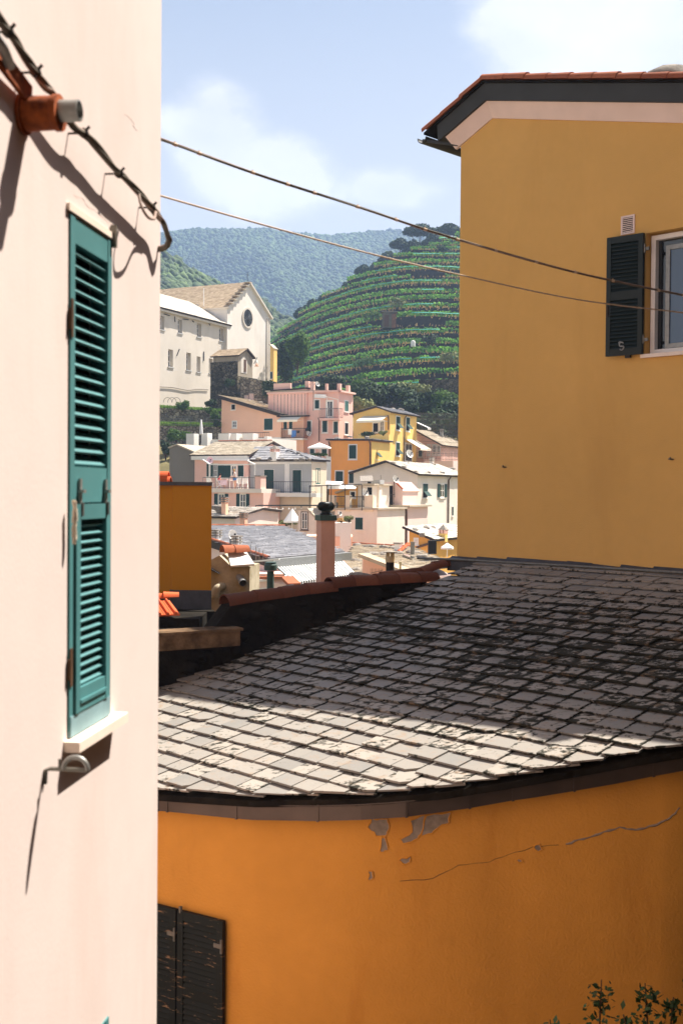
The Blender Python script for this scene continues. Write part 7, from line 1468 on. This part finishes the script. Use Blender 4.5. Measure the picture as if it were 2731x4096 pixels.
for i, x in enumerate((967, 1022, 1056, 1094)): m1 = MB(); p = pt('E', x, 620, 52); m1.bar(p, pt('E', x, 450 + i * 20, 52), .03); m1.build('bird_rod', 'dull_steel', None, label='thin vertical rod by the clay verge of the grey slates', cat='rod', group='thin rods by the clay verge')
awb = thing('striped_awning', 'grey and white striped awning below the grey slate eave', 'awning', pt('E', 1400, 840, 46)); A_, B_, C_, D_ = pt('E', 1218, 668, 50), pt('F', 405, 580, 53.5), pt('F', 545, 722, 46), pt('E', 1400, 836, 43)
n = 52
for i in range(n):
    f0, f1 = i / n, (i + 1) / n; m1 = MB(); q_ = [A_.lerp(B_, f0), A_.lerp(B_, f1), D_.lerp(C_, f1), D_.lerp(C_, f0)]; m1.hexa([p - gz * .03 for p in q_], q_); m1.hexa([p - gz * .3 for p in (q_[3], q_[2])] + [p - gz * .3 + Vector((0, .03, 0)) for p in (q_[2], q_[3])], [q_[3], q_[2], q_[2] + Vector((0, .03, 0)), q_[3] + Vector((0, .03, 0))]); m1.build('canvas_stripe', 'canvas_white' if i % 2 else 'canvas_green', awb)
m1 = MB(); m1.bar(pt('E', 1165, 640, 49.5), pt('F', 478, 548, 53), .4, .35); m1.build('cassette', 'galvanised', awb); m1 = MB(); m1.bar(pt('E', 1290, 810, 44.5), pt('E', 1355, 725, 46), .05); m1.bar(pt('E', 1370, 810, 44), pt('E', 1355, 725, 46), .05); m1.build('arm', 'far_white', awb)
lwh = thing('low_salmon_house', 'salmon walls beneath the striped awning', 'house', pt('E', 1300, 900, 48) - gz * 8); m1 = MB(); a, b = pt('E', 950, 700, 47), pt('F', 420, 760, 50); m1.hexa([Vector((a.x - 3, 50.5, -13)), Vector((b.x, 50.5, -13)), Vector((b.x, 53, -13)), Vector((a.x - 3, 53, -13))], [Vector((a.x - 3, 50.5, g_e0.z - .6)), Vector((b.x, 50.5, g_e0.z - .6)), Vector((b.x, 53, g_e0.z - .6)), Vector((a.x - 3, 53, g_e0.z - .6))]); m1.build('wall', 'rose', lwh)
m1 = MB(); c, d = pt('E', 960, 800, 42), pt('E', 1410, 870, 40); m1.prism([Vector((c.x, c.y, -13)), c, pt('E', 1340, 805, 40.5), d, Vector((d.x, d.y, -13))], Vector((0, 1.5, 0))); m1.build('garden_wall', 'pale_pink', lwh, fix=True)
m1 = MB(); m1.bar(c + gz * .05, pt('E', 1340, 800, 40.5) + gz * .05, .5, .1); m1.bar(pt('E', 1340, 800, 40.5) + gz * .05, d + gz * .05, .5, .1); m1.build('garden_coping', 'terracotta', lwh)
m1 = MB(); p0, p1 = pt('E', 1400, 838, 42.5), pt('F', 430, 790, 44); m1.hexa([Vector((p0.x, p0.y + 1, -13)), Vector((p1.x, p1.y + 1, -13)), Vector((p1.x, p1.y + 2, -13)), Vector((p0.x, p0.y + 2, -13))], [Vector((p0.x, p0.y + 1, p0.z - .35)), Vector((p1.x, p1.y + 1, p1.z - .3)), Vector((p1.x, p1.y + 2, p1.z - .3)), Vector((p0.x, p0.y + 2, p0.z - .35))]); m1.build('shaded_wall', 'ochre_far', lwh)
for i, (y0, y1) in enumerate(((820, 812), (915, 890), (625, 598))): m1 = MB(); m1.bar(pt('E', 965, y0, 41 if i < 2 else 50), pt('E', 1145 if i < 2 else 1258, y1, 41 if i < 2 else 48), .07); m1.build('white_rail', 'far_white', None, label=['upper white rail on the pink garden wall', 'lower white rail on the pink garden wall', 'slanting white pole under the grey slate eave'][i], cat='rail')
# --- cream slate roofs on the right of the chimney
c_e0, c_e1, c_r1, c_r0 = corner_pts([('F', 390, 730, 52), ('F', 1480, 640, 58), ('F', 1100, 462, 70), ('F', 520, 430, 70)])
mc = thing('cream_roof_house', 'house under a wide cream slate roof behind the clay coping', 'house', Vector((c_e0.x, c_e0.y, -13))); n2 = (c_e1 - c_e0).cross(c_r0 - c_e0); n2 = n2 if n2.z > 0 else -n2
def onc(k, x, y): d = ray(*q(k, x, y)); return d * (c_e0.dot(n2) / d.dot(n2))
rl = [c_e0, c_e1, onc('F', 1440, 605), onc('F', 1100, 463), onc('F', 520, 430), onc('F', 415, 590)]; ro = roof_poly(mc, rl, 'slate_cream', sw=.5, sh_=.3, seed=50); verge(rl[4] + gz * .04, rl[3] + gz * .04, gz, ro, r0=.08, r1=.07, step=.42)
m1 = MB(); m1.hexa([Vector((p.x, p.y, -13)) for p in (rl[0], rl[1], rl[3], rl[4])], [p - gz * .5 for p in (rl[0], rl[1], rl[3], rl[4])]); m1.build('wall', 'pale_pink', mc, fix=True)
for x, y in ((557, 445), (677, 460), (818, 470), (653, 545), (722, 537), (805, 538), (757, 588), (533, 597), (915, 478), (1200, 560), (1290, 600), (540, 690), (952, 530), (1105, 525)): stones([('F', x, y)], onc('F', x, y).y, 'the wide cream roof', .26)
vr_ = onc('F', 962, 500); verge(onc('F', 962, 530) + gz * .1, onc('F', 1058, 470) + gz * .25, gz, ro, r0=.12, r1=.10, step=.4, mat='terracotta_bright'); stack('small white chimney on the wide cream roof ridge', onc('F', 960, 500), .36, .4, 'far_white', 'cap')
m1 = MB(); a, b, c, d = onc('F', 1000, 555), onc('F', 1095, 595), onc('F', 1125, 588), onc('F', 1035, 552); nn = n2.normalized(); m1.hexa([p + nn * .04 for p in (a, b, c, d)], [p + nn * .14 for p in (a, b, c, d)]); m1.build('skylight', 'far_glass', mc, fix=True)
m1 = MB(); p = onc('F', 1100, 535); m1.lathe(p, [(.12, 0), (.12, .7), (.15, .72)], 10); m1.build('roof_vent', 'dull_steel', mc)
wf = Wall((0, 0), (1, 0), (0, -1)); fg = thing('salmon_gable', 'low salmon gable with cream roof edge behind the chimney pot', 'house', pt('F', 700, 700, 44) - gz * 9); a, b = pt('F', 618, 552, 45), pt('F', 975, 688, 42); m1 = MB(); m1.hexa([Vector((a.x, a.y, -13)), Vector((b.x + 3, b.y - 1, -13)), Vector((b.x + 3, b.y + 2, -13)), Vector((a.x, a.y + 2, -13))], [a, b + Vector((3, -1, -1)), b + Vector((3, 2, -1)), a + Vector((0, 2, 0))]); m1.build('wall', 'salmon', fg, fix=True)
m1 = MB(); m1.bar(a + gz * .05, b + Vector((1, -.3, -.3)), .5, .14); m1.build('verge_slab', 'slate_brown', fg)
m1 = MB(); p = pt('F', 980, 690, 41); m1.lathe(p, [(.04, -.5), (.04, .22), (.055, .24), (.055, .32)], 10); m1.build('flue', 'cream_clay', None, smooth=True, label='thin cream flue with a collar near the coping', cat='flue')
m1 = MB(); p = pt('F', 590, 770, 40); m1.box(p + gz * .05, Vector((.17, 0, 0)), Vector((0, .2, 0)), gz * .1); m1.build('metal_box', 'verdigris', None, label='dark green metal box by the striped awning edge', cat='box')
m1 = MB(); p = pt('F', 690, 740, 40)
for i in range(9): m1.bar(p + Vector((i * .05, 0, 0)), p + Vector((i * .05, 0, .25)), .01)
m1.bar(p + gz * .08, p + Vector((.45, 0, .2)), .015); m1.build('roof_aerial', 'iron', None, label='small comb aerial against the salmon gable', cat='antenna')
# --- ochre house at the foot of the big yellow wall
h10 = house('ochre_house', 'small ochre house with white slate roof beside the yellow wall', 'ochre_far', 72, 'F', 1290, 1058, 1495, -12, [('F', 1290, 388), ('F', 1058, 295)], 'a', 'slate_white', seed=19, Lb=8)
window(h10, h10.WL, 'F', 1120, 378, 1153, 430, 'glass', fw=.06); pipe(h10.root, h10.WL, 'F', 1285, 395, 460, r_=.07); m1 = MB(); m1.tube([h10.WL.P(*h10.WL.sz('F', 1300, 415, .1), .1), h10.WL.P(*h10.WL.sz('F', 1135, 468, .1), .1)], .08, 6); m1.build('slanting_pipe', 'copper_pipe', h10.root)
rp10 = [h10.P(0, h10.prof[0][1] + .14, 0), h10.P(0, h10.prof[0][1] + .14, 5), h10.P(h10.La, h10.prof[1][1] + .14, 5)]; ck = stack('yellow house-shaped chimney on the ochre house roof', on_roof('F', 1400, 365, rp10), .46, .25, 'yellow_far', 'arches')
for x, y in ((1120, 295), (1195, 340), (1235, 278), (1300, 272)): stones([('F', x, y)], on_roof('F', x, y, rp10).y, 'the ochre house')
m1 = MB(); a, b = pt('F', 1258, 530, 60), pt('F', 1335, 530, 60); m1.hexa([a, b, b + Vector((0, .6, 0)), a + Vector((0, .6, 0))], [x + gz * .7 for x in (a, b, b + Vector((0, .6, 0)), a + Vector((0, .6, 0)))]); m1.build('planter_box', 'far_dark', None, label='black planter box below the ochre house', cat='planter')

# --- church, convent, porch and stone walls on the hill
Dc = 150; hc = house('church', 'white church with steep gable, round window and brown slate nave roof', 'church_white', Dc, 'A', 757, 300, 1178, 6, [('A', 757, 855), ('A', 968, 622), ('A', 1178, 962)], 'b', 'slate_brown', La=26, Lb=Wall(plan('A', 757, Dc), E1, NR).sz('A', 1178, 1000)[0], oh=.35, seed=30, cat='church', th=.2, side_mat='church_white')
cs_, cz_ = hc.WR.sz('A', 955, 960); rw_ = abs(hc.WR.sz('A', 998, 960)[0] - hc.WR.sz('A', 910, 960)[0]) / 2; rh_ = hc.WR.sz('A', 955, 877)[1] - cz_; Rr = (rw_ + rh_) / 2
rwn = thing('rose_window', None, None, (0, 0, 0)); rwn.parent = hc.root; rwn.location = -Vector(hc.root.location)
ring = lambda r_, t, n=28: [hc.WR.P(cs_ + r_ * math.cos(2 * math.pi * i / n), cz_ + r_ * math.sin(2 * math.pi * i / n), t) for i in range(n)]
m1 = MB(); a, b, c, d = ring(Rr + .25, .02), ring(Rr + .25, .12), ring(Rr, .12), ring(Rr, .0); n = 28
for i in range(n): j = (i + 1) % n; m1.add([a[i], a[j], b[j], b[i], c[i], c[j], d[i], d[j]], [(0, 1, 2, 3), (3, 2, 5, 4), (4, 5, 7, 6)])
m1.build('surround', 'convent_white', rwn, fix=True); m1 = MB(); m1.add(ring(Rr, .03), [tuple(range(n))]); m1.build('glass', 'rose_glass', rwn)
for i in range(6): a = math.pi * i / 6; m1 = MB(); m1.bar(hc.WR.P(cs_ + Rr * math.cos(a), cz_ + Rr * math.sin(a), .06), hc.WR.P(cs_ - Rr * math.cos(a), cz_ - Rr * math.sin(a), .06), .07); m1.build('glazing_bar', 'iron', rwn)
for x in (1150, 1168): s, z = hc.WR.sz('A', x, 965); m1 = MB(); m1.wbox(hc.WR, s - .25, s + .12, 6, z, 0, .12); m1.build('pilaster', 'convent_white', hc.root)
m1 = MB(); ap = hc.P(hc.prof[1][0], hc.prof[1][1] + .3, .2); m1.bar(ap, ap + gz * 1.2, .05); m1.bar(ap + gz * .85 - E1 * .3, ap + gz * .85 + E1 * .3, .05); m1.build('cross', 'iron', hc.root)
for i in range(7): f = (i + .5) / 7; s, z = hc.prof[0][0] * (1 - f) + hc.prof[1][0] * f, hc.prof[0][1] * (1 - f) + hc.prof[1][1] * f; m1 = MB(); m1.box(hc.P(s, z + .32, -.1), E2 * .45, E1 * .42, gz * .05); m1.build('coping_slab', 'slate_cream', hc.root)
Cc = plan('A', 95, 137) - E1 * 14; WC = Wall(Cc, E1, NR); Lc = WC.sz('A', 768, 1100)[0]; ze = (WC.sz('A', 95, 885)[1] + WC.sz('A', 765, 1018)[1]) / 2
cv = thing('convent', 'long white convent with small paned windows joined to the church', 'convent', WC.P(Lc * .7, 6, -4)); wins = [(97, 940, 131, 1073, 1), (276, 975, 306, 1108, 1), (462, 1013, 492, 1146, 1), (681, 1060, 710, 1186, 1), (180, 1268, 215, 1440, 0), (358, 1300, 390, 1472, 0), (459, 1337, 484, 1490, 0), (579, 1357, 604, 1502, 0)]
holes = []
for x0, y0, x1, y1, up in wins:
    s0, s1 = WC.sz('A', x0, (y0 + y1) / 2)[0], WC.sz('A', x1 + 12, (y0 + y1) / 2)[0]; z1, z0 = WC.sz('A', (x0 + x1) / 2, y0)[1], WC.sz('A', (x0 + x1) / 2, y1)[1]; holes.append((s0, s1, z0, z1))
m1 = MB(); wall_holes(m1, WC, 0, Lc, 6, ze, holes, .55)
for a, b in ((WC.P(Lc, 6), WC.P(Lc, 6, -10)), (WC.P(0, 6, -10), WC.P(0, 6)), (WC.P(Lc, 6, -10), WC.P(0, 6, -10))): m1.add([a, b, b + gz * (ze - 6), a + gz * (ze - 6)], [(0, 1, 2, 3)])
m1.build('wall', 'convent_white', cv, fix=False)
for s0, s1, z0, z1 in holes:
    m1 = MB(); e = .09
    for c in ((s0, s0 + e, z0, z1), (s1 - e, s1, z0, z1), (s0 + e, s1 - e, z0, z0 + e), (s0 + e, s1 - e, z1 - e, z1), ((s0 + s1) / 2 - .04, (s0 + s1) / 2 + .04, z0 + e, z1 - e), (s0 + e, s1 - e, z0 + (z1 - z0) / 3 - .03, z0 + (z1 - z0) / 3 + .03), (s0 + e, s1 - e, z0 + (z1 - z0) * 2 / 3 - .03, z0 + (z1 - z0) * 2 / 3 + .03)): m1.wbox(WC, *c, -.5, -.42)
    wi = m1.build('window', 'far_white', cv); m1 = MB(); m1.wbox(WC, s0, s1, z0, z1, -.56, -.52); m1.build('glass', 'far_glass', wi); m1 = MB(); m1.wbox(WC, s0 - .12, s1 + .12, z0 - .12, z0, -.1, .1); m1.build('sill', 'grey_far', wi)
m1 = MB(); m1.wbox(WC, 0, Lc, ze - .35, ze, 0, .45); m1.build('cornice', 'convent_white', cv); Pr = lambda k, x, y: (lambda d: d * ((WC.p + E2 * 5).dot(WC.n) / d.dot(WC.n)))(ray(*q(k, x, y)))
r1, r0 = Pr('A', 395, 803), Pr('A', 95, 742); r0 = r0 + (r0 - r1) * 1.2
roof_poly(cv, [WC.P(-2, ze + .05, .6), WC.P(Lc, ze + .05, .6), r1, Vector((r0.x, r0.y, r1.z))], 'slate_white', seed=31, sw=.6, sh_=.4, th=.2); roof_poly(cv, [WC.P(Lc, ze + .05, .6), WC.P(Lc, ze + .05, -10), r1], 'slate_white', seed=32, sw=.6, sh_=.4, th=.2)
s, z = WC.sz('A', 765, 1030); m1 = MB(); m1.tube([WC.P(s, z, .15), WC.P(s, z - 8, .15)], .09, 6); m1.build('drainpipe', 'copper_pipe', cv)
for x0, y0, x1, y1 in ((140, 920, 195, 938), (243, 945, 248, 1000), (325, 970, 380, 978), (415, 985, 432, 1000), (580, 1012, 590, 1032), (530, 1290, 530, 1380), (265, 1330, 290, 1265)): m1 = MB(); m1.bar(WC.P(*WC.sz('A', x0, y0, .06), .06), WC.P(*WC.sz('A', x1, y1, .06), .06), .09); m1.build('wall_tie', 'iron', cv)
m1 = MB(); m1.bar(pt('A', 528, 880, 152), pt('A', 528, 668, 152), .1); m1.build('flagpole', 'far_white', None, label='thin white pole rising behind the convent roof', cat='pole')
# shadow side low wall cables on the convent
m1 = MB(); m1.tube(smooth_path([WC.P(*WC.sz('C', x, y, .1), .1) for x, y in ((40, 170), (180, 178), (330, 205), (420, 195), (540, 200))], 4), .05, 5); m1.build('wall_cable', 'cable_grey', cv)
hq = house('porch', 'small stone porch with slate roof and arched opening before the church', 'old_grey', 134, 'A', 862, 620, 1005, 5, [('A', 862, 1328), ('A', 940, 1270), ('A', 1005, 1352)], 'b', 'slate_brown', seed=33, oh=.3, cat='porch')
m1 = MB(); zs2 = hq.WL.sz('A', 700, 1392)[1]; m1.wbox(hq.WL, -.05, hq.La + .3, 3, zs2, 0, .12); m1.build('rubble_base', 'rubble_dark', hq.root)
s0, z0 = hq.WR.sz('A', 888, 1495); s1, z1 = hq.WR.sz('A', 950, 1345); m1 = MB(); arch = [hq.WR.P(s0, z0, .03), hq.WR.P(s1, z0, .03)] + [hq.WR.P((s0 + s1) / 2 + (s1 - s0) / 2 * math.cos(math.pi * i / 10), z1 - (s1 - s0) / 2 + (s1 - s0) / 2 * math.sin(math.pi * i / 10) * 1.0, .03) for i in range(11)]; m1.add(arch, [tuple(range(len(arch)))]); m1.build('arch_opening', 'convent_white', hq.root); m1 = MB(); a = hq.WR.sz('A', 918, 1490); b = hq.WR.sz('A', 940, 1370); m1.wbox(hq.WR, a[0], b[0], a[1], b[1], .03, .06); m1.build('door', 'door_brown', hq.root)
def slabwall(name, label, a, b, z0, th_, mat, cat='wall'):
    d = Vector((b.x - a.x, b.y - a.y, 0)).normalized(); n_ = Vector((-d.y, d.x, 0)); n_ = n_ if n_.y > 0 else -n_; m2 = MB(); m2.hexa([Vector((a.x, a.y, z0)), Vector((b.x, b.y, z0)), Vector((b.x, b.y, z0)) + n_ * th_, Vector((a.x, a.y, z0)) + n_ * th_], [a, b, b + n_ * th_, a + n_ * th_]); return m2.build(name, mat, None, label=label, cat=cat)
slabwall('rubble_wall', 'rough grey rubble wall below the church porch', pt('C', 832, 80, 132), pt('C', 1230, 120, 132.5), 2, 3, 'rubble'); slabwall('bastion', 'dark rubble bastion under the porch', pt('C', 560, 160, 133.5), pt('C', 835, 60, 131.5), 2, 4, 'rubble_dark')
slabwall('upper_retaining_wall', 'upper rough stone retaining wall under the convent lawn', pt('C', -60, 375, 131), pt('C', 670, 420, 130), 0, 4, 'rubble'); slabwall('lower_retaining_wall', 'lower rough stone retaining wall beside the salmon house', pt('C', -60, 560, 127), pt('C', 670, 575, 125.5), -3, 4, 'rubble')
def grass(name, label, a, b, dep, n, seed, mat='grass_green', hgt=.5):
    m2 = MB(); rr = random.Random(seed)
    for i in range(n):
        p = a.lerp(b, rr.random()) + Vector((0, rr.random() * dep, rr.uniform(-.05, .1))); s2 = rr.uniform(.06, .14); h_ = rr.uniform(.4, 1.2) * hgt; m2.add([p - Vector((s2, 0, 0)), p + Vector((s2, 0, 0)), p + Vector((rr.uniform(-.2, .2), rr.uniform(-.2, .2), h_))], [(0, 1, 2)])
    m2.build(name, mat, None, label=label, cat='grass', kind='stuff')
grass('lawn_grass', 'green grass on the terrace below the convent', pt('C', -60, 372, 131), pt('C', 670, 418, 130), 3.5, 4000, 1, hgt=.3); grass('terrace_grass', 'green grass strip between the two retaining walls', pt('C', -60, 556, 127), pt('C', 670, 572, 125.5), 3.8, 6000, 2, hgt=.45)
m1 = MB()
for y, D in ((470, 129.5), (490, 126.8), (520, 126.5)): railing(m1, pt('C', 60, y, D) - gz * .4, pt('C', 665, y + 15, D - 1) - gz * .4, .45, 1.6, .025)
m1.build('garden_railing', 'dull_steel', None, label='thin grey railings along the terraced garden', cat='railing')
for i, (x, y, D, wp, hp_, mt, lab) in enumerate([(278, 355, 130.5, 140, 130, 'bush_leaf', 'round green bush before the convent wall'), (220, 655, 122, 210, 150, 'bush_leaf', 'large leafy bush below the lower stone wall'), (320, 680, 121, 130, 140, 'bush_leaf', 'leafy bush left of the closed parasol'), (110, 800, 120, 110, 260, 'bush_dark', 'dark bush at the edge of the pink wall'), (615, 465, 127, 120, 120, 'bush_leaf', 'leafy fig bush against the salmon house corner'), (545, 405, 129, 70, 80, 'bush_leaf', 'small fig shoot on the upper stone wall'), (625, 545, 125, 90, 70, 'bush_dark', 'low dark bush beside the salmon wall'), (765, 125, 130.5, 110, 110, 'bush_dark', 'ivy clump hanging on the dark bastion'), (1140, 200, 130, 150, 210, 'bush_dark', 'tall dark ivy between rubble wall and rose house'), (560, 330, 130.5, 130, 90, 'bush_dark', 'shaded shrub at the foot of the bastion')]): bush_px(lab, 'C', x, y, D, wp, hp_, mt, 1500, .10, 70 + i)
m1 = MB(); pp = pt('C', 130, 330, 131)
for i in range(3): m1.tube([pp + Vector((math.cos(a) * .5 + i * .5, 0, math.sin(a) * .6)) for a in [math.pi * k / 10 for k in range(11)]], .025, 5)
m1.build('garden_hoops', 'iron', None, label='thin hoops standing on the grass by the convent', cat='hoops')
# yellow house sliver, flag and vegetation right of the church
h12 = house('yellow_back_house', 'narrow yellow house corner just right of the church', 'yellow_far', 152, 'A', 1215, 1178, 1232, 6, [('A', 1215, 1262), ('A', 1178, 1228)], 'a', 'slate_cream', seed=34, Lb=.9, slate=False, oh=.12); window(h12, h12.WL, 'A', 1180, 1490, 1200, 1556, 'closed', fw=.04)
fl = thing('flag', 'small white and red flag on a slanting pole by the porch', 'flag', pt('A', 1020, 1420, 132)); m1 = MB(); m1.bar(pt('A', 1018, 1408, 132), pt('A', 1052, 1345, 132), .06); m1.build('pole', 'iron', fl)
for x0, x1, y0, y1, mt in ((1022, 1060, 1372, 1408, 'far_white'), (1025, 1066, 1408, 1436, 'salmon')): m1 = MB(); a, b, c, d = pt('A', x0, y1, 132), pt('A', x1, y1, 132.3), pt('A', x1 - 6, y0, 132.3), pt('A', x0 + 12, y0, 132); m1.hexa([a, b, c, d], [p + Vector((0, .03, 0)) for p in (a, b, c, d)]); m1.build('flag_cloth', mt, fl, fix=True)
for i, (k, x, y, D, wp, hp_, mt, lab) in enumerate([('A', 1310, 1420, 160, 190, 520, 'bush_dark', 'tall dark creeper-covered tree right of the church'), ('B', 110, 1180, 158, 180, 320, 'bush_leaf', 'green tree beside the church at the vineyard foot'), ('D', 640, 240, 138, 420, 220, 'bush_dark', 'broad dark thicket behind the rose house'), ('D', 880, 270, 140, 460, 240, 'bush_dark', 'dark thicket above the yellow gabled house'), ('D', 615, 345, 126, 240, 140, 'bush_olive', 'pale olive bush behind the yellow gable'), ('D', 1230, 350, 138, 440, 280, 'bush_dark', 'dark green thicket right of the yellow house'), ('D', 1440, 340, 136, 300, 260, 'bush_leaf', 'mid green thicket next to the ochre wall'), ('D', 1040, 190, 150, 420, 160, 'bush_olive', 'dry brown green bank below the vineyard'), ('D', 1300, 530, 128, 460, 300, 'bush_dark', 'darkest thicket behind the netting'), ('D', 560, 150, 146, 260, 90, 'bush_leaf', 'bright green vine patch behind the rose terrace'), ('D', 1560, 480, 130, 300, 400, 'bush_dark', 'dark thicket beyond the ochre wall corner'), ('D', 300, 150, 150, 320, 160, 'bush_dark', 'dark hedge behind the rose house terrace posts')]): bush_px(lab, k, x, y, D, wp * 1.25, hp_ * 1.2, mt, 4200, .2, 90 + i, name='thicket', cat='thicket')
slabwall('vineyard_foot_wall', 'dark dry stone wall at the foot of the vineyard', pt('D', 1160, 95, 158), pt('D', 1640, 85, 156), 8, 2, 'rubble_dark')
# palm
pb = pt('B', 335, 1460, 150); pm = thing('palm_tree', 'shaggy palm with drooping fronds above the rose house terrace', 'tree', pb - gz * 7); m1 = MB(); m1.tube([pb - gz * 8, pb - gz * 2, pb], .3, 8, radii=[.28, .3, .36]); m1.build('trunk', 'bark', pm, smooth='all'); rr = random.Random(9)
for i in range(34):
    a = rr.uniform(0, 6.28); up = rr.uniform(-.9, .8); L = rr.uniform(.95, 1.5); m1 = MB(); d = Vector((math.cos(a), math.sin(a), up)).normalized(); pts_ = [pb + d * L * t + gz * (-.8 * t * t) for t in (0, .25, .5, .75, 1)]; sd = d.cross(gz).normalized()
    for j in range(4):
        for s in (-1, 1):
            for kx in range(3): p = pts_[j].lerp(pts_[j + 1], kx / 3); m1.add([p, p + (pts_[j + 1] - pts_[j]) * .3, p + sd * s * .26 * (1 - j * .18) - gz * .12 + (pts_[j + 1] - pts_[j]) * .4], [(0, 1, 2)])
    m1.build('frond', 'bush_leaf' if up > -.3 else 'straw', pm)
# netting fence behind the yellow house
m1 = MB(); a, b = pt('D', 1130, 420, 121), pt('D', 1560, 430, 119)
for i in range(40): p = a.lerp(b, i / 39); m1.bar(p, p - gz * 8, .03)
for i in range(14): m1.bar(a - gz * i * .6, b - gz * i * .6, .03)
m1.build('netting_fence', 'cable_grey', None, label='tall thin netting fence before the dark thicket', cat='fence')
# added cream house, unseen behind the pink wall, bouncing sun onto the orange wall
sc_ = thing('alley_bounce_house', 'unseen cream wall behind the pink house, added to bounce sunlight', 'house', (-4, 8, -6.5)); m1 = MB(); m1.hexa([Vector((-2.35, 5.2, -6.5)), Vector((-2.75, 10.2, -6.5)), Vector((-6.5, 10.2, -6.5)), Vector((-6.5, 5.2, -6.5))], [Vector((-2.35, 5.2, 3)), Vector((-2.75, 10.2, 3)), Vector((-6.5, 10.2, 3)), Vector((-6.5, 5.2, 3))]); m1.build('wall', 'pale_pink', sc_)

ORD = ['first', 'second', 'third', 'fourth', 'fifth', 'sixth', 'seventh', 'eighth', 'ninth', 'tenth', 'eleventh', 'twelfth', 'thirteenth', 'fourteenth', 'fifteenth']
for where, lst in STONES.items():
    lst.sort(key=lambda x: x[0])
    for i, (x, o_) in enumerate(lst): o_['label'] = ('rightmost' if i == len(lst) - 1 else ORD[i]) + (' weight stone on the slates of ' if i == len(lst) - 1 else ' weight stone from the left on the slates of ') + where
for i, o_ in enumerate([o_ for o_ in bpy.data.objects if o_.name.startswith('bird_rod')]): o_['label'] = ['leftmost', 'second', 'third', 'rightmost'][i] + ' thin upright rod by the clay verge of the grey slates'
# ------------------------------------------------------------------ air between here and the far mountain
hz_m = bpy.data.materials.new('haze_air'); hz_m.use_nodes = True; t = hz_m.node_tree; t.nodes.clear()
pv = N(t, 'ShaderNodeVolumePrincipled'); pv.inputs['Color'].default_value = (.46, .64, 1.0, 1); pv.inputs['Density'].default_value = .00036; pv.inputs['Anisotropy'].default_value = .2
ou = N(t, 'ShaderNodeOutputMaterial'); t.links.new(pv.outputs[0], ou.inputs['Volume']); M['haze_air'] = hz_m
mb = MB(); mb.abox(-1200, 1200, -60, 1700, -16, 390); mb.build('haze', 'haze_air', None, kind='stuff')
